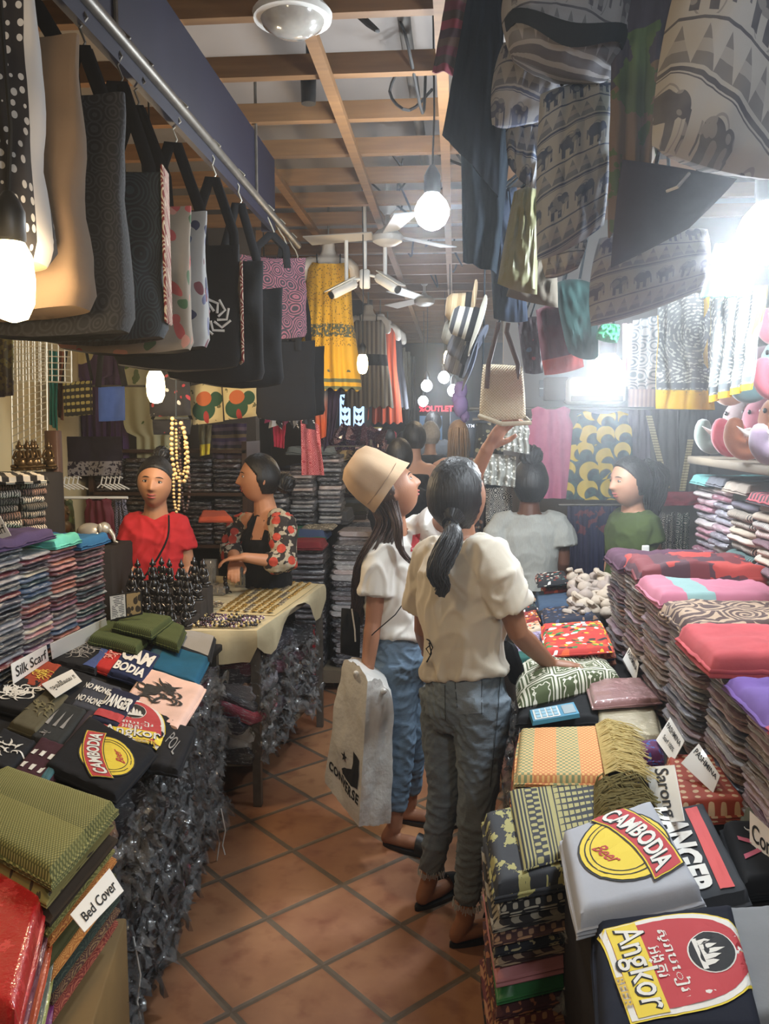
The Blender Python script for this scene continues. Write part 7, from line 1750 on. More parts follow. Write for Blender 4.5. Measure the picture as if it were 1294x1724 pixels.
far('short-haired visitor in a black tank top walking down the aisle', 697, 738, 5.9, 74, ('fair', 'b58a74'), mhair, '151518', tank=True)
far('white-haired visitor in black shirt in front of the blue door', 724, 733, 7.1, 60, ('fair2', 'a98672'), mgh, '17181c')
far('dark curly-haired visitor in grey shirt beyond the white-haired one', 729, 713, 8.3, 56, ('tan2', '8a6653'), mhair, '4c4e52')
far('visitor with long dark blond hair and black straps walking away', 771, 733, 6.6, 66, ('fair3', 'c49a86'), mbl, '141417', tank=True, long=True, backpack=True)
far('dark-haired visitor in black half hidden left of the tank top woman', 672, 770, 5.2, 54, ('tan3', '7a5848'), mhair, '17171b')
far('far visitor in a dark shirt near the purple glitter stall', 651, 737, 9.5, 34, ('tan4', '7a5848'), mhair, '1b2a3c', face=(-1, .2, 0))
far('far visitor standing left of the tank top woman, only the head showing', 679, 745, 9.0, 36, ('tan5', '7a5848'), mhair, '22242c', face=(.3, 1, 0))
# ---------------- left stall, back wall ----------------
def wirepanel(px, Y, n, m, label, r=.0028):
    c = pc(px, Y); mb = MB(); ctr = sum(c, Vector())/4
    for i in range(n+1): mb.tube([bil(c, i/n, 0)-ctr, bil(c, i/n, 1)-ctr], r*(1.5 if i in (0, n) else 1), 5)
    for j in range(m+1): mb.tube([bil(c, 0, j/m)-ctr, bil(c, 1, j/m)-ctr], r*(1.5 if j in (0, m) else 1), 5)
    o = mb.build('wire_grid_panel', mwire); o.location = ctr; tag(o, label, 'grid panel')
wirepanel([(-10, 468), (119, 470), (120, 644), (-10, 640)], 3.95, 12, 16, 'white wire grid panel hanging high beside the patchwork squares')
wirepanel([(18, 572), (78, 572), (80, 800), (22, 845)], 3.75, 6, 22, 'tall white wire grid panel in front of the cream wall')
tag(MB().box(Vector(PY(92, 800, 3.6))+Vector((0, 0, -.45)), (.058, .05, 1.30), bev=.004).build('wooden_post', mwoodd), 'dark wooden post right of the tall wire grid panel', 'post')
def qc(name, label, cat, px, Y, mat, folds=3, amp=.01, t=.004, group=None, **k):
    return tag(qcloth(name, pc(px, Y), mat, folds, amp, t, **k), label, cat, group)
# patchwork squares
pcs = ['6a2f30', '3c4a58', 'a03a2a', '5c3a4a', '2c2c34', 'b0482e', '4a5a3c', '7a3844']
k = 0
for r in range(3):
    for c in range(8):
        x, y = 84+c*20.5, 455+r*38
        qc('embroidered_square', '%s embroidered square with pale ornament, %s in the %s row above the purple shirts' % (['wine', 'slate', 'red', 'plum', 'black', 'orange-red', 'moss', 'crimson'][(c*3+r*5) % 8], ORD[c], ORD[r]), 'textile', [(x, y), (x+19, y), (x+19, y+35), (x, y+35)], 5.1,
           batik('square_'+pcs[(c*3+r*5) % 8], pcs[(c*3+r*5) % 8], 'a8927c', 12, 60), 1, .003, group='embroidered squares on the left back wall', nu=6, nv=6); k += 1
tag(MB().tube([PY(75, 562, 5.0), PY(480, 555, 5.0)], .012, 8).build('hanging_rail', mrail), 'thin rail along the left back wall carrying shirts', 'rail')
tag(MB().tube([PY(75, 650, 4.85), PY(480, 650, 4.85)], .006, 8).build('shelf_bar', mrail), 'thin bar across the left stall behind the shoulder bags', 'bar')
mpur = cloth('purple_cotton', '4a2f5c'); 
def gar(name, label, cat, x, y, Y, wpx, hpx, kind, mat, group=None, **k):
    t = PY(x, y, Y); return tag(garment(name, t, wpx/1400*Y, hpx/1400*Y, kind, mat, **k), label, cat, group)
gar('hanging_t_shirt', 'purple t-shirt with a cream moon print on the left back wall', 't-shirt', 150, 568, 5.0, 82, 210, 'tee', M('purple_moon', lambda c: c.mix(((c.xyz()[0]-(PY(138, 590, 5).x))*(c.xyz()[0]-(PY(138, 590, 5).x))+(c.xyz()[2]-PY(138, 590, 5).z)*(c.xyz()[2]-PY(138, 590, 5).z)).sqrt().lt(.085), '4a2f5c', 'd8cda0'), .9))
gar('hanging_t_shirt', 'purple t-shirt with gold figure behind the blue pouch', 't-shirt', 192, 575, 5.05, 66, 200, 'tee', mpur)
gar('hanging_t_shirt', 'dark maroon garment above the moon print shirt', 'garment', 120, 590, 5.1, 40, 150, 'tee', cloth('maroon_cotton', '4e2028'))
qc('hanging_scarf', 'teal scarf hanging behind the wire grid panels', 'scarf', [(83, 590), (97, 592), (97, 725), (84, 715)], 4.3, cloth('teal_scarf', '1f6a66'), 2)
qc('hanging_scarf', 'brown scarf hanging right of the teal one', 'scarf', [(97, 590), (107, 592), (106, 708), (97, 700)], 4.35, cloth('brown_scarf', '7a4a34'), 2)
qc('hanging_textile', 'dark purple rug with pale fringe low on the left back wall', 'rug', [(105, 735), (205, 735), (203, 800), (104, 802)], 4.8, M('purple_rug', lambda c: c.mix(c.uv()[1].gt(.15)*c.noise(60, 2).gt(.45), '231b2a', '8a8484'), 1), 2)
mbam = M('bamboo_leaf_print', lambda c: c.mix(((c.vor(7, co=c.comb(c.uv()[0]*1.6, c.uv()[1]))[0]*1.0+(c.noise(22, 3)-.5)*.6).lt(.32)), 'b9b58e', '566a34'), .9)
gar('hanging_shirt', 'cream shirt printed with green bamboo leaves behind the red t-shirt seller', 'shirt', 262, 588, 5.0, 120, 235, 'long', mbam, T=.04)
qc('hanging_ribbons', 'bright blue ribbons hanging above the bamboo leaf shirt', 'ribbon', [(205, 562), (235, 560), (232, 592), (212, 590)], 4.9, cloth('blue_ribbon', '3f62b8', .5), 6, .012)
qc('hanging_garment', 'red garment shoulder between blue ribbons and purple shirt', 'garment', [(190, 575), (225, 590), (222, 608), (192, 600)], 4.8, cloth('red_garment', '9a2c26'), 2)
for i, (x0, x1, y1, c, lb) in enumerate(((288, 312, 620, 'c98a4a', 'light orange scarf hanging left of the dark strap'), (330, 352, 640, 'a3683c', 'tan orange scarf hanging above the elephant pouches'), (345, 357, 640, '4a4238', 'dark narrow scarf beside the tan orange one'), (358, 382, 645, '23201f', 'black scarf above the left elephant pouch'))):
    qc('hanging_scarf', lb, 'scarf', [(x0, 560), (x1, 560), (x1+2, y1), (x0-2, y1)], 4.75, cloth('scarf_'+c, c), 2)
# shoulder bags
def sbag(px, Y, mat, lb, top, T=.03, smat=None, sw=.008, cat='shoulder bag'):
    c = pc(px, Y); ctr = (c[0]+c[1])/2; e = empty('shoulder_bag', ctr, lb, cat)
    qpillow('bag_body', [p-ctr for p in c], mat, T, e, .06, 14, 14, .003); tp = PY(top[0], top[1], Y)-ctr
    for p in (c[0], c[1]): MB().tube([p-ctr, (p-ctr)*.5+tp*.5, tp], sw, 6, flat=1).warp(lambda q: (q.x, q.y*.5, q.z)).build('strap', smat or mbk, e)
    return e
sbag([(165, 652), (210, 650), (211, 708), (166, 710)], 4.1, cloth('bright_blue_cotton', '3f5fae', .6), 'bright blue pouch on long black straps', (178, 500), .02, sw=.016)
sbag([(105, 644), (155, 640), (156, 698), (108, 702)], 4.2, M('ethnic_gold', lambda c: c.mix(((c.uv()[1]*180).sin()*((c.uv()[0]*240).sin()*.5+.5)).gt(.1), '23221f', 'a3985c'), .9), 'black and gold patterned shoulder bag beside the bright blue pouch', (125, 490), .03, sw=.008)
mfl = floral('black_dotted', '1b1a1e', ['c9c4bc', '1b1a1e', '1b1a1e', '9a2c34'], 34, .3)
sbag([(250, 622), (318, 618), (322, 700), (252, 702)], 3.9, mfl, 'black bag with small white flowers just behind the warm bulb', (290, 540), .05)
sbag([(256, 706), (322, 706), (320, 732), (258, 732)], 4.0, floral('navy_red_specks', '23242c', ['8a3038', '23242c', '23242c'], 40, .25), 'flat dark pouch with red specks under the flowered black bag', (290, 640), .03)
def eleph_pouch(c):
    u, v = c.uv(); 
    def el(cx, cy, rx, ry): return (((u-cx)/rx)*((u-cx)/rx)+((v-cy)/ry)*((v-cy)/ry)).lt(1)
    g = el(.07, .13, .06, .05).max(el(.135, .085, .03, .035)); o = el(.075, .075, .04, .035)
    r = c.mix(c.noise(30, 3).gt(.62), 'cfc49a', '6d6a4c'); r = c.mix(g, r, '234f3c'); r = c.mix(o, r, 'c0683c'); return c.mix(el(.08, .165, .014, .03), r, 'a03030')
mep = M('elephant_pouch', eleph_pouch, .8, bump=crinkle)
sbag([(318, 650), (372, 640), (376, 710), (324, 716)], 4.1, mep, 'cream pouch with green and orange elephant, the left one of two', (335, 560), .04)
sbag([(374, 646), (434, 640), (437, 700), (378, 708)], 4.1, mep, 'cream pouch with green and orange elephant, the right one of two', (400, 560), .05)
# bead necklaces
mbd = M('wood_bead', 'b79a6c', .5); mbd2 = M('dark_bead', '3a2420', .4)
def necklace(px, Y, m, lb, r=.0085, sp=1.0):
    pts = smooth_path([PY(x, y, Y) for x, y in px], 14); mb = MB(); last = None; ctr = pts[0].copy()
    for p in pts:
        if last is None or (p-last).length >= r*1.9: mb.ell(p-ctr, (r,)*3, nu=7, nv=5); last = p
    o = mb.build('bead_necklace', m); o.location = ctr; tag(o, lb, 'necklace', None)
necklace([(290, 705), (289, 760), (296, 800), (308, 812), (316, 790), (313, 740), (303, 708)], 3.55, mbd, 'long pale wooden bead necklace, outer loop', .0095)
necklace([(296, 706), (298, 780), (306, 800), (312, 780), (310, 720)], 3.58, mbd, 'pale wooden bead necklace with small beads, inner loop', .007)
necklace([(292, 800), (293, 840), (299, 866), (302, 830), (301, 800)], 3.54, mbd, 'short pale bead loop hanging lowest of the necklaces', .007)
necklace([(302, 706), (303, 760), (306, 830), (312, 862), (319, 820), (312, 740), (306, 708)], 3.6, mbd2, 'dark brown bead necklace hanging beside the pale ones', .007)
tag(MB().tube([PY(296, 560, 3.57), PY(296, 706, 3.57), PY(305, 706, 3.57)], .003, 5).tube([PY(285, 704, 3.57), PY(318, 704, 3.57)], .004, 6).build('display_hanger', mrib), 'thin hanger on which the bead necklaces hang', 'hanger')
# red swirl and little orange bags in rows
cs_ = ['b0382c', '2b3150', 'c0542e', '7a2a30', '33393c', 'c46a34', '2c2a2e', 'a43a40', 'b8a43c']
for i, (x, y, w, h, Y) in enumerate([(232, 512, 18, 52, 4.4), (252, 508, 20, 52, 4.4), (272, 504, 20, 50, 4.4), (292, 500, 22, 48, 4.4), (316, 505, 18, 45, 4.4), (372, 598, 20, 30, 4.3), (393, 597, 18, 30, 4.3), (412, 596, 22, 30, 4.3), (436, 594, 18, 32, 4.3), (456, 590, 20, 36, 4.3), (476, 588, 14, 36, 4.3)]):
    sbag([(x, y), (x+w, y-2), (x+w+2, y+h-4), (x+2, y+h)], Y, batik('swirl_'+cs_[i % 9], cs_[i % 9], 'd0a88a', 9, 60), 'small %s cloth bag, %s from left in the %s row behind the totes' % (['red', 'navy', 'orange', 'wine', 'grey', 'amber', 'black', 'crimson', 'olive'][i % 9], ORD[i if i < 5 else i-5], 'upper' if i < 5 else 'lower'), (x+w/2, y-40), .03, cat='bag')
# hanging hair bands bundle
bc_ = ['1c1b1e', 'b23a62', 'd0ccc4', '1f1e22', '2b2b2e', '7a3048', 'bcb6aa', '1a1a1c', '8a8a8c', '221f24', '2f3036', '1a1a1c']
for i, c in enumerate(bc_):
    x = 440+i*7; qc('hanging_headband', '%s patterned headband, %s from the left in the hanging bundle' % (['black', 'hot pink', 'white', 'black', 'charcoal', 'plum', 'cream', 'black', 'grey', 'black', 'slate', 'black'][i], ORD[i]), 'headband', [(x+4-(i-6)*1.8, 632), (x+12-(i-6)*1.8, 632), (x+14, 700+(i % 4)*8), (x-2, 705+(i % 3)*8)], 4.5, floral('band_'+c+str(i % 2), c, ['d0c8c0' if c != 'd0ccc4' else '555555', c, c], 60, .3), 1, .004, group='headbands hanging in a bundle', nu=6)
tag(MB().tube([PY(432, 630, 4.5), PY(535, 626, 4.5)], .007, 8).build('hanging_rail', mrail), 'short rail carrying the bundle of headbands', 'rail')
qc('hanging_scarf', 'red paisley scarf hanging under the yellow dress', 'scarf', [(506, 700), (536, 715), (546, 800), (508, 800)], 5.0, batik('red_paisley', '9a3038', 'c87a78', 22, 40), 2)
qc('hanging_scarf', 'grey to orange shaded scarf right of the headbands', 'scarf', [(528, 640), (552, 645), (548, 735), (532, 742)], 5.4, M('grey_orange', lambda c: c.mix((c.uv()[1]*5-.4).max(0).min(1), '6f6c6c', 'c0562c'), .9), 2)
qc('hanging_scarf', 'dark purple shaded scarf next to the grey and orange one', 'scarf', [(552, 645), (575, 650), (562, 730), (545, 760)], 5.5, cloth('purple_shade', '352b3e'), 3)
qc('hanging_scarf', 'crimson scarf tied in a knot below the headbands', 'scarf', [(458, 700), (482, 700), (478, 755), (462, 752)], 4.7, cloth('crimson_s', 'a82c42'), 3)
qc('hanging_cloth', 'cloth with a yellow end hanging below the elephant pouches', 'cloth', [(334, 715), (356, 715), (352, 765), (336, 768)], 4.9, M('grey_yellow', lambda c: c.mix(c.uv()[1].gt(.12), '6e6a50', 'd4bc32'), .9), 2)
qc('hanging_cloth', 'purple woven cloth hanging below the right elephant pouch', 'cloth', [(356, 715), (415, 712), (412, 790), (358, 785)], 5.0, stripes('purple_weave', ['3a2a48', '5a4a58', '2a2230', '6a5a40'], .08, 1, wob=.02), 3)
# dark packets on the left back shelves
SHV = [('2a2024', 'dark'), ('3a2a2e', 'wine brown'), ('2c2c34', 'slate'), ('4a3a30', 'brown')]
e = empty('back_shelving', (-1.74, 5.1, 0), 'dark shelving behind the two sellers of the left stall', 'shelving')
for z in (.55, .92, 1.24, 1.5): MB().box((0, 0, z), (.98, .35, .02)).build('shelf', mwoodd, e)
for x in (-.48, .48): MB().box((x, 0, .78), (.03, .35, 1.56)).build('side', mwoodd, e)
for r, (z0, n, t) in enumerate(((.93, 10, .028), (1.25, 7, .030))):
    for i in range(5):
        x0 = -2.2+i*.185; stack(Vector((x0, 4.93, z0)), Vector((x0+.175, 4.93, z0)), .28, z0, t, pal(SHV, n, 200+i+r*7), '%s dark stack, %s shelf' % (ORD[i], 'lower' if r == 0 else 'upper'), 'wrapped_cloth', 'packet', 'packets in the %s dark stack on the %s shelf' % (ORD[i], 'lower' if r == 0 else 'upper'), 'film', cat='packet')
tee([(335, 880), (392, 880), (380, 868), (340, 868)], 1.17, '', 'orange and dark green cloths lying behind the red t-shirt seller', t=.03, name='folded_cloth', mat=cloth('orange_cloth', 'a0442a'), cat='cloth', group=None)
# clear hangers, maroon garment
for i, (x, w) in enumerate(((112, 26), (182, 34))):
    p = PY(x, 815, 4.3); e = empty('white_hanger', p, 'white plastic hanger %s' % ('left of the maroon garment' if i == 0 else 'above the maroon garment'), 'hanger', None)
    for j in range(5): MB().tube([(-.04+.02*j, .01*j, 0), (-.03+.02*j, .01*j, .04), (-.015+.02*j, .01*j, .03)], .004, 6).tube([(-.06+.02*j, .01*j, -.02), (-.04+.02*j, .01*j, 0), (.02+.02*j, .01*j, -.03)], .004, 6).build('hook', mwhitepl, e)
tag(MB().tube([PY(100, 838, 4.3), PY(215, 838, 4.3)], .008, 8).build('garment_rail', mwhitepl), 'white rail behind the bronze figurines', 'rail')
gar('hanging_garment', 'maroon garment hanging left of the red t-shirt seller', 'garment', 166, 838, 4.3, 62, 130, 'sleeveless', cloth('maroon_silk', '5c1f2a', .6))
gar('hanging_garment', 'dark patterned garment behind the maroon one', 'garment', 200, 838, 4.4, 36, 130, 'sleeveless', batik('dark_pat', '26262a', '77707a', 20, 40))
gar('hanging_garment', 'green and yellow printed garment behind the bronze head', 'garment', 112, 840, 4.4, 30, 110, 'sleeveless', floral('green_yellow', '4c5230', ['8a7a34', '5a6a3c', '3a3226'], 20, .45))
# bronze and silver statues
mbz = M('bronze_dark', lambda c: c.mix(c.noise(12, 3), '3a2c1c', '6d5430'), .3, metal=.7); mslv = M('silver_white', lambda c: c.mix(c.noise(10, 2), '9a948a', 'cfc9bc'), .3, metal=.4)
tag(MB().box((-1.78, 3.78, .55), (.46, .3, 1.10), bev=.01).build('display_block', cloth('block_dark6', '241f1d')), 'dark covered block carrying the bronze figurines', 'display block')
o = MB().ell((0, 0, .05), (.055, .06, .05)).ell((0, 0, .11), (.045, .048, .055)).lathe([(.02, 0), (.04, .01), (.03, .03)], n=14)
for i in range(20):
    a = i*2.4; zz = .12+.045*(i/20); rr_ = .045*(1-i/20)**.5; o.ell((rr_*cos(a), rr_*sin(a), zz), (.01,)*3, nu=6, nv=4)
o = o.build('buddha_bust', mbz); o.location = (PY(98, 900, 3.75).x, 3.75, 1.11); o.scale = (1.15,)*3; tag(o, 'dark bronze buddha head between checked scarves and silver elephant', 'statue')
o = MB().ell((0, 0, .06), (.075, .05, .05)).ell((.08, 0, .08), (.035, .035, .035)).tube([(.11, 0, .07), (.13, 0, .04), (.135, 0, .01), (.15, 0, .005)], [.015, .012, .009, .006], 8, True).ell((.07, .035, .085), (.012, .008, .026)).ell((.07, -.035, .085), (.012, .008, .026))
for x in (-.04, .05):
    for y in (-.025, .025): o.tube([(x, y, .05), (x, y, .008)], [.018, .016], 8, True)
o = o.build('elephant_statue', mslv); o.location = (PY(152, 900, 3.72).x, 3.72, 1.11); o.scale = (.85,)*3; tag(o, 'polished silver-white elephant statue beside the bronze head', 'statue')
FG2 = figurine(.13).mesh('figurine', mbz)
for i, (x, y, Y) in enumerate(((35, 815, 3.42), (48, 812, 3.44), (62, 815, 3.5), (84, 822, 3.55), (58, 835, 3.46))):
    o = link('bronze_figurine', FG2); p = PY(x, y, Y); o.location = (p.x, p.y, 1.462 if i < 5 else 1.3); tag(o, 'dark bronze seated figurine, %s from the left behind the checked scarves' % ORD[i], 'figurine', 'bronze figurines behind the checked scarves')
tag(MB().box((-1.93, 3.46, .725), (.40, .2, 1.45), bev=.006).build('display_block', cloth('block_dark7', '221e1c')), 'tall dark block behind the checked scarves', 'display block')
e = tag(qcloth('hanging_scarf', pc([(-20, 505), (22, 500), (24, 665), (-20, 672)], 2.3), M('gold_violet', lambda c: c.mix((c.uv()[1]*5.5-.7).max(0).min(1), c.mix(c.noise(60, 2).gt(.5), '8d8560', 'c0b468'), '2b2450'), .8, bump=crinkle), 3, .01), 'gold and violet fringed scarf hanging at the left picture edge', 'scarf')
# ---------------- mid aisle left: stacks of silvery wrapped shirts ----------------
tag(MB().box((-1.05, 5.75, .1), (.75, 1.5, .08)).box((-1.05, 5.75, .03), (.6, 1.3, .06)).build('platform', mboard), 'low wooden platform under the wrapped shirt stacks beyond the jewellery table', 'platform')
LG = [('8a8a8e', 'silver'), ('a9a7a6', 'pale grey'), ('4a4a50', 'grey'), ('6d6668', 'smoke'), ('2c2c32', 'black'), ('b8a8a4', 'cream')]
for i in range(5):
    y0 = 5.06+i*.27; stack(Vector((-.76, y0+.255, .14)), Vector((-.76, y0, .14)), .3, .14, .034, pal(LG, 24 if i < 4 else 26, 300+i), '%s silvery stack along the aisle' % ORD[i], 'wrapped_shirt', 'shirt', 'wrapped shirts in the %s silvery stack along the aisle' % ORD[i], 'film', cat='shirt', jit=.015)
stack(Vector((-1.14, 5.02, .14)), Vector((-.80, 5.02, .14)), .3, .14, .034, pal(LG[2:5]+[('2a2a30', 'black')], 22, 320), 'dark stack facing the jewellery table', 'wrapped_shirt', 'shirt', 'wrapped shirts in the dark stack facing the jewellery table', 'film', cat='shirt')
fq = lambda name, lb, x0, x1, y0, y1, z, t, m, cat='cloth': (lambda q: (lambda e: fold_quad('cloth_body', [p-e.location for p in q], t, m, e, 2, amp=.01, nu=14, nv=14))(empty(name, sum(q, Vector())/4, lb, cat)))([Vector((x0, y0, z)), Vector((x1, y0, z)), Vector((x1, y1, z)), Vector((x0, y1, z))])
fq('folded_cloth', 'wine red cloth on top of the dark stack behind the jewellery table', -1.16, -.80, 4.98, 5.2, .895, .05, cloth('wine_c', '6e2228'))
fq('folded_cloth', 'green and blue folded cloths behind the wine red cloth', -1.16, -.82, 5.22, 5.5, .92, .07, M('green_blue', lambda c: c.mix(c.uv()[0].gt(.17), '1f5a44', '3a4a6a'), .9))
fq('lace_doily', 'round-edged cream lace cloth on the silvery stacks', -.98, -.78, 5.25, 5.5, .985, .015, M('lace_cream', lambda c: c.mix(c.vor(60, co=c.comb(*c.uv()))[0].gt(.35), 'c4bba4', '6a6458'), .9))
fq('folded_jeans', 'grey folded jeans on the silvery stacks further down', -1.0, -.72, 5.6, 5.95, .98, .09, cloth('grey_jeans', '4b4d52'), 'jeans')
fq('folded_cloth', 'olive and black folded clothes near the far left stacks', -.95, -.65, 6.1, 6.5, 1.0, .08, cloth('olive_black', '3c3a30'))
tag(MB().box((-.95, 6.75, .5), (.6, 1.4, 1.0), bev=.01).build('display_block', cloth('block_dark8', '2a2728')), 'dark covered block along the left of the far aisle', 'display block')
for i in range(3):
    x0 = -1.25+i*.165; y = 5.3+.12*i; n = 12+2*i; stack(Vector((x0, y, .99)), Vector((x0+.155, y, .99)), .26, .99, .030, pal(LG, n, 340+i), '%s upright silvery stack behind the floral seller' % ORD[i], 'wrapped_shirt', 'shirt', 'wrapped shirts in the %s silvery stack behind the floral seller' % ORD[i], 'film', cat='shirt', jit=.012)
tag(MB().box((-1.17, 5.5, .48), (.18, .5, .98), bev=.01).build('display_block', cloth('block_dark9', '2a2728')), 'dark block under the silvery stacks behind the floral seller', 'display block')
fq('folded_cloth', 'grey and teal folded cloths on the silvery stacks below the red paisley scarf', -1.12, -.82, 5.5, 5.75, 1.46, .05, cloth('grey_teal', '5a6060'))
e = [o for o in bpy.data.objects if o.name.startswith('wall_left_back')][0]
# ---------------- mannequins ----------------
mman = M('mannequin_white', lambda c: c.mix(c.noise(8, 2), 'b9b3aa', 'd2ccc2'), .3, coat=.3)
def yel(c):
    x, y, z = c.xyz(); 
    b = c.mix((c.vor(70)[0].lt(.3))*z.gt(-.5), 'c79a20', '6d5a20')
    band = (z+.40).abs().lt(.04); b = c.mix(band*c.noise(70, 2).gt(.45), b, '4a5040')
    pais = c.vor(9, rand=.2)[0].lt(.2)*z.lt(-.46)*z.gt(-.66); b = c.mix(pais*c.noise(90, 1).gt(.45), b, '4f5648')
    st = ((z*130).sin().gt(.1))*z.lt(-.68); return c.mix(st, b, '586048')
def bust(c, lb, ang, dress, dlab, dm, W, H, s=1.0, kind='dress', grp=None):
    c = Vector(c); e = empty('mannequin', c, lb, 'mannequin', grp, rotz(ang)); mb = MB()
    mb.loft(spine_secs([(Vector((0, 0, z*s)), (1, 0, 0), (0, 1, 0), rx*s, ry*s) for z, rx, ry in ((-.55, .13, .10), (-.42, .155, .115), (-.25, .125, .095), (-.1, .145, .115), (0, .17, .10), (.07, .16, .085), (.10, .075, .06), (.14, .055, .055), (.20, .052, .055), (.21, .03, .03))]))
    for k in (-1, 1): mb.tube([(k*.15*s, 0, .04*s), (k*.20*s, 0, .0), (k*.215*s, 0, -.07*s)], [.055*s, .052*s, .045*s], 12, True)
    me = remesh(mb, .009, (0, 0, 0), None, 2, 'torso'); me.materials.append(mman); link('torso', me, e)
    MB().tube([(0, 0, .2*s), (0, 0, 3.1-c.z)], .006, 6).build('hanger_rod', mrail, e)
    if dress:
        d = empty(dress, c, dlab, 'dress', grp, rotz(ang))
        garment('dress_body', (0, 0, .04*s), W, H, kind, dm, T=.30*s, folds=6, amp=.014, parent=d, hem=.012, nu=48, nv=36)
        for k in (-1, 1): MB().tube([(k*.07, -.11*s, .0), (k*.075, -.06, .085*s), (k*.075, 0, .115*s), (k*.075, .06, .08*s), (k*.07, .1*s, 0)], .004, 6).build('shoulder_strap', mrib, d)
    return e
bust(PY(553, 452, 5.4), 'white mannequin torso wearing the yellow dress, hung under the ceiling', .15, 'yellow_sundress', 'yellow sundress with dark paisley border and striped hem on the hanging mannequin', M('yellow_dress', yel, .85, bump=crinkle), .42, .80, s=.78)
bust(PY(620, 545, 7.6), 'second hanging mannequin down the left aisle in a grey pleated dress', .1, 'pleated_dress', 'grey pleated dress with black belt on the second mannequin', M('grey_pleat', lambda c: c.mix((c.xyz()[2]+.33).abs().lt(.05), c.mix((c.xyz()[0]*160).sin().gt(0), '5c5248', '8f8574'), '1c1b1e'), .9), .46, .78, s=.8)
bust(PY(640, 558, 8.2), 'third hanging mannequin down the left aisle in an orange dress', .1, 'orange_dress', 'orange and brown dress hanging behind the grey pleated one', M('orange_dress_m', lambda c: c.mix((c.xyz()[0]*120).sin().gt(.3), 'b5482a', '8a3a26'), .9), .44, .92, s=.8)
bust(PY(652, 566, 9.0), 'fourth hanging mannequin down the left aisle', .1, 'dark_dress', 'dark grey dress behind the orange one', cloth('dkdress', '4a4a50'), .46, .8, s=.8)
# second batch of dresses row: cloths hung further on
for i, (x, y0, y1, c, Y) in enumerate(((664, 575, 660, '6a6a6c', 9.6), (674, 585, 670, '9a938a', 10.2), (682, 592, 690, 'b0aca0', 10.8), (690, 600, 715, '8d8f8c', 11.4))):
    qc('hanging_garment', '%s garment, %s of the row hanging deep down the left aisle' % (['grey', 'beige', 'silver', 'pale grey'][i], ORD[i]), 'garment', [(x-8, y0), (x+8, y0), (x+9, y1), (x-9, y1)], Y, cloth('deep_'+c, c, .5), 4, .03)
# cctv cameras
def cctv(p, d, lb):
    d = Vector(d).normalized(); e = empty('security_camera', p, lb, 'security camera', None)
    R = frame(d.cross(Vector((0, 0, 1))), d, d.cross(Vector((0, 0, 1))).cross(d))
    MB().box((0, .02, 0), (.06, .17, .055), bev=.012).xf(R).build('housing', mwhitepl, e); MB().box((0, .03, .034), (.07, .2, .008), bev=.003).xf(R).build('sun_shield', mwhitepl, e)
    MB().lathe([(.022, 0), (.024, .012), (.012, .012)], n=14).xf(R @ Matrix.Rotation(-pi/2, 3, 'X')).warp(lambda q: q+d*.105).build('lens', mblack, e)
    MB().tube([(0, 0, .02), (0, .0, .08), Vector((-.0, 0, .30))], .012, 8).build('bracket', mwhitepl, e); return e
cctv(PY(583, 484, 5.0), (-.8, -.5, -.5), 'white security camera pointing left, hanging beside the yellow dress')
cctv(PY(648, 474, 5.0), (.7, -.5, -.5), 'white security camera pointing right, beside the first one')
e = tag(MB().box(PY(614, 470, 5.05), (.06, .05, .11), bev=.008).tube([PY(614, 470, 5.05), PY(590, 470, 5.0)], .008, 8).tube([PY(614, 462, 5.05), PY(645, 468, 5.0)], .008, 8).tube([PY(614, 455, 5.05), Vector((PY(614, 455, 5.05).x, 5.05, 3.1))], .012, 8).build('junction_box', mwhitepl), 'white junction box on a rod between the two security cameras', 'junction box')
# ceiling fans
def fan(p, lb, R_=.55, rot=.3, col=None):
    e = empty('ceiling_fan', p, lb, 'ceiling fan'); m = M('fan_white', 'a8a49c', .4)
    MB().lathe([(.001, -.05), (.05, -.05), (.085, -.03), (.09, 0), (.06, .03), (.03, .04), (.018, .06)], n=24).build('motor', m, e)
    MB().tube([(0, 0, .04), (0, 0, 3.1-p.z)], .012, 8).lathe([(.02, .12), (.05, .16), (.045, .22), (.02, .24)], n=18).build('down_rod', m, e)
    for k in range(3):
        a = rot+k*2*pi/3; MB().slab(lambda u, v: (.08+(R_-.08)*u, (v-.5)*(.09+.05*u), .01+.02*(v-.5)), 8, 3, .006).warp(lambda q, a=a: Vector((q.x*cos(a)-q.y*sin(a), q.x*sin(a)+q.y*cos(a), q.z))).build('blade', m, e)
    return e
fan(PY(652, 398, 4.9), 'white ceiling fan nearest the camera, left of the big bulb', .5, 2.9)
fan(PY(714, 505, 7.3), 'second ceiling fan further down the aisle', .55, .1)
# ceiling dome lamp, spotlight, cables
e = empty('ceiling_lamp', PY(492, 6, 2.5), 'round glass ceiling lamp cut by the top picture edge', 'ceiling lamp'); 
MB().lathe([(.005, -.05), (.05, -.042), (.085, -.02), (.095, 0)], n=28).build('glass_dome', M('milky_glass', lambda c: c.mix(c.noise(30, 2), '8f8c86', 'c2beb6'), .15, coat=1), e); MB().lathe([(.095, -.006), (.112, -.004), (.115, .012), (.1, .03), (.02, .03)], n=28).build('rim', mwhitepl, e)
e.location.z = 2.82; e.location.y = PY(492, 6, 2.5).y*1.0
e = empty('track_spotlight', PY(519, 150, 3.05), 'small black spotlight on a short bar under the joists', 'spotlight'); MB().lathe([(.001, -.05), (.026, -.05), (.028, .03), (.012, .045)], n=18).build('lamp_head', mblack, e); MB().box((0, 0, .06), (.13, .03, .02)).tube([(0, 0, .04), (0, 0, .2)], .008, 6).build('bracket', mblack, e)
mcab = M('dark_cable', '1f1c1b', .7); mduct = M('grey_conduit', '4a4744', .6)
g = random.Random(77)
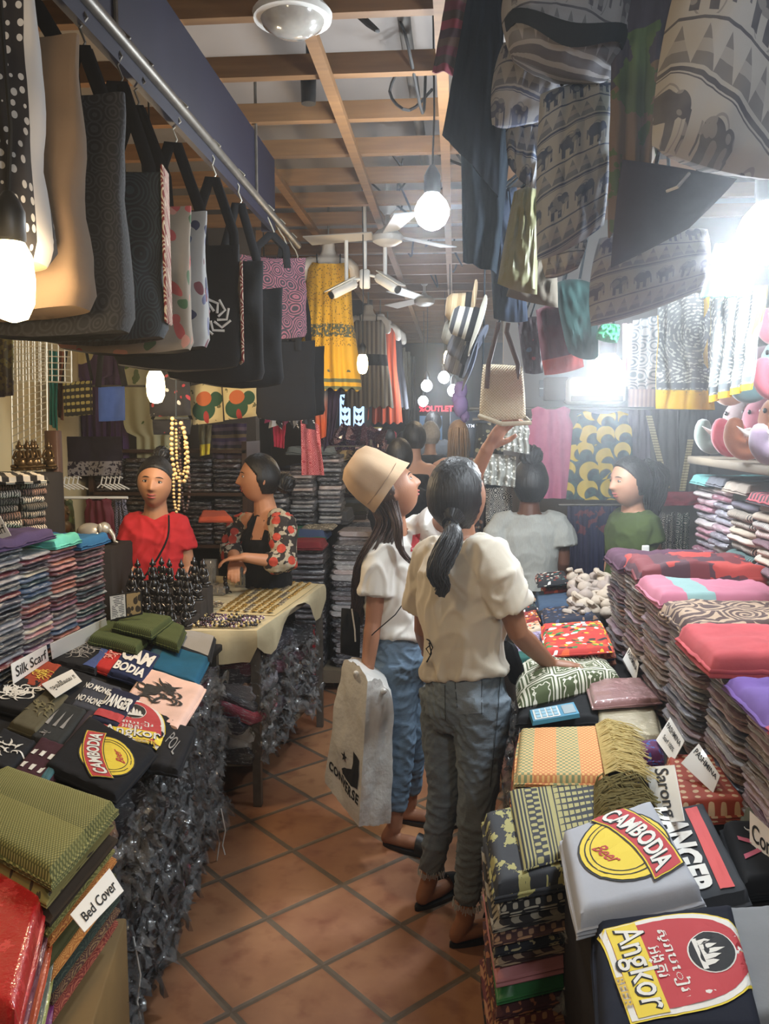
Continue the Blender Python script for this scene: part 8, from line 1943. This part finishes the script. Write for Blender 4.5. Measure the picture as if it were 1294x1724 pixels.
tag(MB().tube([(-.16, .8, 3.0), (-.18, 3.0, 3.0), (-.15, 5.5, 2.98), (-.17, 8, 2.99), (-.16, 11.5, 2.99)], .022, 8).build('cable_conduit', mduct), 'dark conduit running along the ceiling above the joists', 'conduit')
for i in range(16):
    y = 1.9+i*.32+g.random()*.1; x = -.16+g.uniform(-.22, .2); p = [Vector((x, y, 3.0)), Vector((x+g.uniform(-.08, .08), y+g.uniform(-.05, .1), 2.9)), Vector((x+g.uniform(-.1, .1), y+g.uniform(0, .3), 2.84-g.random()*.05)), Vector((x+g.uniform(-.15, .15), y+g.uniform(.1, .5), 3.0))]
    tag(MB().tube(smooth_path(p, 4), .006, 5).build('ceiling_cable', mcab), 'dark cable looping between joists, %s along the conduit' % ORD[i], 'cable', 'loose cables at the ceiling conduit')
e = empty('junction_cluster', (-.17, 2.62, 3.0), 'dark round junction box between the second and third joists', 'junction box'); MB().lathe([(.001, -.05), (.06, -.05), (.065, .03), (.02, .05)], n=16).build('box_body', mcab, e)
# ---------------- far end ----------------
mneon = M('red_neon', 'ff3848', emit=4.0); mlb = M('light_blue_panel', lambda c: c.mix(c.noise(2, 2), '6a8fb8', '86a9cc'), .5, emit=.35)
YE = 12.5
c = pc([(706, 700), (744, 700), (744, 782), (706, 782)], YE); o = MB().slab(lambda u, v: bil(c, u, v), 4, 4, .02).build('door_1', mlb, smooth=False); struct(o)
e = empty('shop_sign', PY(734, 688, YE-.1), 'red glowing shop sign reading OUTLET at the end of the aisle', 'sign')
q = fit(text_mb('%OUTLET', 1, bold=.02), 56/1400*YE); q.v = [Vector((p.x, 0, p.y)) for p in q.v]; q.build('neon_lettering', mneon, e, smooth=False); MB().box((0, .05, 0), (.6, .02, .16)).build('back_plate', mend, e)
e = empty('cash_machine_sign', PY(790, 717, 9.0), 'dark cash machine sign with white letters ATM', 'sign'); q = fit(text_mb('ATM', 1, bold=.01), .10); q.v = [Vector((p.x, -.03, p.y)) for p in q.v]; q.build('lettering', M('white_letters', 'd8dce4', emit=.8), e, smooth=False); MB().box((0, 0, -.2), (.42, .04, .7), bev=.01).build('sign_panel', M('sign_navy', '131c2c', .3), e)
# butterfly frames
struct(MB().box((-1.3, 8.12, 1.55), (1.0, .1, 3.08)).build('wall_partition', mdark, smooth=False))
for i, x in enumerate((581, 604)):
    c = pc([(x-9, 665), (x+9, 663), (x+9, 716), (x-9, 718)], 8.0); ctr = sum(c, Vector())/4; e = empty('butterfly_frame', ctr, 'lit display frame with a column of butterflies, the %s of two' % ('left', 'right')[i], 'display frame'); lc = [p-ctr for p in c]
    MB().slab(lambda u, v: bil(lc, u, v), 2, 2, .03).build('light_panel', M('backlit_white', 'a9c8ee', emit=1.6), e)
    MB().tube([lc[0], lc[1], lc[2], lc[3], lc[0]], .012, 6).build('frame', mblack, e)
    for j in range(4):
        m = MB(); cz = bil(lc, .5, .14+.24*j)+Vector((0, -.022, 0))
        for s in (-1, 1): m.add([cz, cz+Vector((s*.035, 0, .028)), cz+Vector((s*.03, 0, -.002)), cz+Vector((s*.02, 0, -.022))], [[0, 1, 2, 3]])
        m.build('butterfly', M('butterfly_brown' if j % 2 else 'butterfly_blue', '6a4030' if j % 2 else '2c3c6a', .7), e)
# purple glitter masks, hats, caps on stands
mpm = M('purple_glitter', lambda c: c.mix(c.vor(90)[0].lt(.25), c.mix(c.orand(), '4a3a5c', '6c4a58'), 'b0a8b8'), .3, metal=.3, coat=.6)
PMk = MB().slab(lambda u, v: (.09*(u-.5)*2, .02*(1-(2*u-1)**2), .045*(v-.5)*2*(1+.5*abs(2*u-1))), 8, 5, .004).mesh('mask', mpm)
tag(MB().box((-1.1, 7.4, .65), (.8, 1.0, 1.3), bev=.01).build('display_block', cloth('block_violet', '2f2833')), 'dark stand holding the purple glitter masks', 'display block')
for i in range(36):
    r, c_ = divmod(i, 12); o = link('glitter_mask', PMk); o.location = PY(546+c_*7.8, 732+r*10, 6.85+.02*r); o.rotation_euler = (g.uniform(-.5, .5), g.uniform(-.6, .6), g.uniform(-.6, .6)); tag(o, 'purple glitter mask, %s from the left in the %s row' % (ORD[c_], ORD[r]), 'mask', 'purple glitter masks down the left aisle')
mcp = [M('cap_'+c, c, .8) for c in ('2a2320', '3c3028', '6b5a44', '1c1a1c', 'a08c66')]
CP = [MB().lathe([(.001, .07), (.05, .06), (.07, .03), (.075, 0)], n=14).slab(lambda u, v: ((.07+.06*v)*cos(-.9+1.8*u), (.07+.06*v)*sin(-.9+1.8*u), -.01*v), 8, 3, .003).mesh('cap', m) for m in mcp]
for i in range(28):
    r, c_ = divmod(i, 7); o = link('sun_cap', CP[(i*3) % 5]); o.location = PY(549+c_*10, 772+r*19, 6.2); o.rotation_euler = (g.uniform(-.4, .4), g.uniform(-.3, .3), g.uniform(3.5, 5.5)); o.scale = (.9,)*3; tag(o, '%s cap, %s from the left in the %s row of the cap rack' % (['dark brown', 'black', 'brown', 'straw', 'tan'][(i*3) % 5], ORD[c_], ORD[r]), 'cap', 'caps on the rack down the left aisle')
e = empty('cap_rack', (PY(580, 780, 6.28).x, 6.3, 0), 'dark wire rack holding caps left of the bucket hat', 'rack')
for z in (1.1, 1.2, 1.3, 1.42, 1.5): MB().box((0, 0, z), (.42, .02, .01)).build('wire', mrail, e)
for x in (-.2, .2): MB().box((x, 0, .8), (.015, .02, 1.5)).build('post', mrail, e)
# lights and glassware in the far left shop
for i, (x, y, w, h, c, lb) in enumerate(((600, 724, 90, 10, 'b09a5a', 'row of yellow wrapped goods below the butterfly frames'), (625, 745, 26, 30, '8aa6c0', 'pale blue lit display case deep down the left aisle'), (663, 738, 8, 24, 'a83a48', 'red bottle-shaped lantern deep down the left aisle'))):
    p = PY(x, y, 9.6); tag(MB().box((0, 0, 0), (w/1400*9.6, .1, h/1400*9.6), bev=.01).build('far_display', M('far_'+c, c, .5, emit=.5 if i == 1 else 0)).__class__ and bpy.data.objects[-1] if 0 else MB().box(p, (w/1400*9.6, .1, h/1400*9.6), bev=.02).build('far_display', M('far_'+c, c, .5)), lb, 'display')
# ---------------- right stall back ----------------
tag(MB().tube([PY(790, 688, 4.95), PY(1200, 688, 4.95)], .010, 8).build('hanging_rail', mrail), 'rail across the right stall back carrying shirts', 'rail')
mpk = M('pink_gauze', lambda c: c.mix(c.noise(20, 4, rough=.7), 'b0567a', 'd07c9c'), .9, bump=crinkle)
gar('hanging_blouse', 'sleeveless pink blouse hanging behind the linen dress woman', 'blouse', 927, 684, 4.9, 86, 152, 'sleeveless', mpk, T=.04)
def banana(c):
    x, y, z = c.xyz(); n = c.nt.nodes.new('ShaderNodeTexVoronoi'); n.inputs['Scale'].default_value = 9.5; n.inputs['Randomness'].default_value = .55; c.nt.links.new(c.comb(x, z*1.0, 0.0), n.inputs['Vector'])
    px_, py_, pz_ = c.sep(n.outputs['Position']); cx = (x-px_)*9.5; cy = (z-py_)*9.5; w = c.sep(n.outputs['Color'])[0]
    a = cx*.8+cy*.6*(w-.5)*2; b = cy*.8-cx*.6*(w-.5)*2
    d1 = (a*a+b*b).sqrt(); d2 = ((a-.2)*(a-.2)+(b+.22)*(b+.22)).sqrt(); ban = d1.lt(.44)*d2.gt(.30); 
    k = c.mix(c.noise(30, 2).gt(.5), '24383c', '34504c'); return c.mix(ban, k, c.mix(d2.lt(.33), 'c9ad3c', '6d5a1c'))
gar('hanging_shirt', 'dark green sleeveless shirt with yellow banana print', 'shirt', 1014, 692, 4.85, 112, 146, 'sleeveless', M('banana_print', banana, .85), T=.04)
for i, (x0, x1, y1, c, lb) in enumerate(((1058, 1092, 832, '4f4450', 'dusty plum garment with a gold edge beside the banana shirt'), (1095, 1140, 834, '463f3e', 'dark brown garment hanging in the right stall'), (1142, 1192, 838, '3c3838', 'charcoal garment hanging far right in the stall'))):
    qc('hanging_garment', lb, 'garment', [(x0, 690), (x1, 690), (x1+3, y1), (x0-2, y1)], 4.9, cloth('g_'+c, c), 3, .014)
for i, (a, b) in enumerate((((1092, 700), (1122, 822)), ((1162, 740), (1148, 826)))):
    qc('gold_trim', 'gold woven trim strip, the %s of two on the dark garments' % ('left', 'right')[i], 'trim', [(a[0]-5, a[1]), (a[0]+5, a[1]), (b[0]+5, b[1]), (b[0]-5, b[1])], 4.8, M('gold_braid', lambda c: c.mix(((c.uv()[1]*400).sin()).gt(0), '6d5f40', 'a3956a'), .7), 1, .002)
qc('hanging_cloth', 'red cloth low behind the olive shirt seller', 'cloth', [(1100, 828), (1190, 828), (1186, 850), (1104, 852)], 4.7, cloth('red_low', '7e2430'), 2)
for i, (x0, x1, y0, y1, m, lb) in enumerate(((1110, 1138, 862, 985, batik('bw_trousers', '2a2a2c', 'b5b2aa', 26, 40), 'black and white patterned trousers left of the teal ones'), (1138, 1162, 862, 985, batik('teal_trousers', '29463f', 'b5b2aa', 20, 40), 'teal and white patterned trousers hanging in the right stall'))):
    gar('hanging_trousers', lb, 'trousers', (x0+x1)/2, y0, 4.6, x1-x0, y1-y0, 'pants', m, T=.05)
for i, (x0, x1, c, lb) in enumerate(((955, 990, '33304a', 'navy and red mottled skirt, the left one'), (988, 1025, '2a2c4c', 'navy skirt, the middle one'), (1022, 1040, '242848', 'navy skirt, the right one behind the olive seller'))):
    qc('hanging_skirt', lb+' below the banana shirt', 'skirt', [(x0, 852), (x1, 850), (x1+2, 1000), (x0-2, 1000)], 4.75, M('navy_mottle_%d' % i, lambda c, cc=c: c.mix(c.noise(16, 4).gt(.55)*c.uv()[1].lt(.2), cc, '6d3a44'), .9), 4, .014)
tag(MB().tube([PY(940, 850, 4.75), PY(1110, 850, 4.75)], .008, 8).build('hanging_rail', mrail), 'lower rail of the right stall carrying the navy skirts', 'rail')
# white lace garments, dark patterned skirts by the hat lady's raised hand
ml = M('white_lace', lambda c: c.mix(c.vor(70, co=c.comb(*c.uv()))[0].gt(.36), 'c9c9c2', '7d7d76'), .9)
qc('hanging_lace_blouse', 'white lace top with scalloped edge under the woven handbag', 'blouse', [(850, 705), (888, 715), (892, 765), (848, 758)], 4.0, ml, 4, .015, wave=.1)
qc('hanging_lace_blouse', 'cream lace top below the scalloped white one', 'blouse', [(812, 762), (868, 768), (866, 820), (815, 815)], 4.1, ml, 4, .015)
qc('hanging_skirt', 'dark skirt with small cream flowers beside the raised hand', 'skirt', [(802, 712), (845, 712), (848, 790), (795, 790)], 4.3, floral('dark_cream_fl', '2a2826', ['b5ae94', '2a2826', '8a8468'], 40, .4), 3)
qc('hanging_skirt', 'black and white ornament skirt left of the linen dress woman', 'skirt', [(818, 822), (862, 820), (862, 900), (818, 900)], 4.55, batik('bw_orn', '1e1d20', 'a5a29a', 24, 40), 3)
qc('hanging_skirt', 'dark flowered skirt behind the ponytail woman', 'skirt', [(800, 830), (822, 830), (822, 930), (800, 925)], 4.6, floral('dk_fl2', '2c2424', ['7a5a4a', '2c2424', '8a8070'], 40, .4), 2)
tag(MB().tube([PY(795, 706, 4.2), PY(895, 706, 4.2)], .008, 8).build('hanging_rail', mrail), 'short rail carrying lace tops and flowered skirts', 'rail')
# air conditioner, pink ribbed panel, boxes
e = empty('air_conditioner', PY(1000, 658, 5.15), 'cream air conditioner on the back wall near the bright lamp', 'air conditioner'); MB().box((0, 0, 0), (.34, .2, .16), bev=.02).build('casing', M('cream_plastic', 'b5b2a8', .5), e); MB().box((0, -.105, -.05), (.3, .01, .03)).build('louvre', mrail, e)
tag(MB().box(PY(1082, 670, 5.0), (.16, .05, .12), bev=.004).build('ribbed_panel', M('ribbed_salmon', lambda c: c.mix((c.xyz()[0]*260).sin().gt(0), '9a7468', 'b58f80'), .7)), 'salmon ribbed panel behind the white sarong', 'panel')
tag(MB().box(PY(935, 655, 5.2), (.14, .1, .14), bev=.006).build('storage_box', M('brown_box', '5c5048', .8)), 'brown storage box on the wall ledge left of the air conditioner', 'box')
tag(MB().slab(lambda u, v: bil(pc([(908, 640), (932, 640), (932, 668), (908, 668)], 5.25), u, v), 4, 4, .02).build('picture_frame', M('window_grid', lambda c: c.mix((((c.uv()[0]-.5).abs().lt(.03)).max((c.uv()[1]-.5).abs().lt(.03))), '55585c', 'b5b8ba'), .5)), 'small white grid frame on the back wall of the right stall', 'frame')

# ---------------- haze boxes added for the glare around the lamps, densest at upper right ----------------
def haze(name, dens, x0, x1, z0, z1, lb):
    hz = bpy.data.materials.new(name); hz.use_nodes = True; nt = hz.node_tree
    for n in list(nt.nodes): nt.nodes.remove(n)
    vo = nt.nodes.new('ShaderNodeVolumeScatter'); vo.inputs['Density'].default_value = dens; vo.inputs['Anisotropy'].default_value = .75; vo.inputs['Color'].default_value = (.93, .96, 1, 1)
    ou = nt.nodes.new('ShaderNodeOutputMaterial'); nt.links.new(vo.outputs[0], ou.inputs['Volume'])
    o = MB().box(((x0+x1)/2, 5.6, (z0+z1)/2), (x1-x0, 13.6, z1-z0)).build('haze', hz, smooth=False); o['kind'] = 'stuff'; o['label'] = lb; o['category'] = 'haze'
haze('haze_left', HAZE*.06, -2.29, -.251, .01, 3.105, 'faint added glare haze over the left stall')
haze('haze_low', HAZE*.2, -.249, 1.89, .01, 1.399, 'faint added glare haze low over the aisle and right stall')
haze('haze_mid', HAZE*.5, -.249, .249, 1.401, 3.105, 'light added glare haze under the ceiling along the middle of the aisle')
haze('haze_high', HAZE*1.5, .251, 1.89, 1.401, 3.105, 'dense haze added for lamp glare under the ceiling of the right stall')
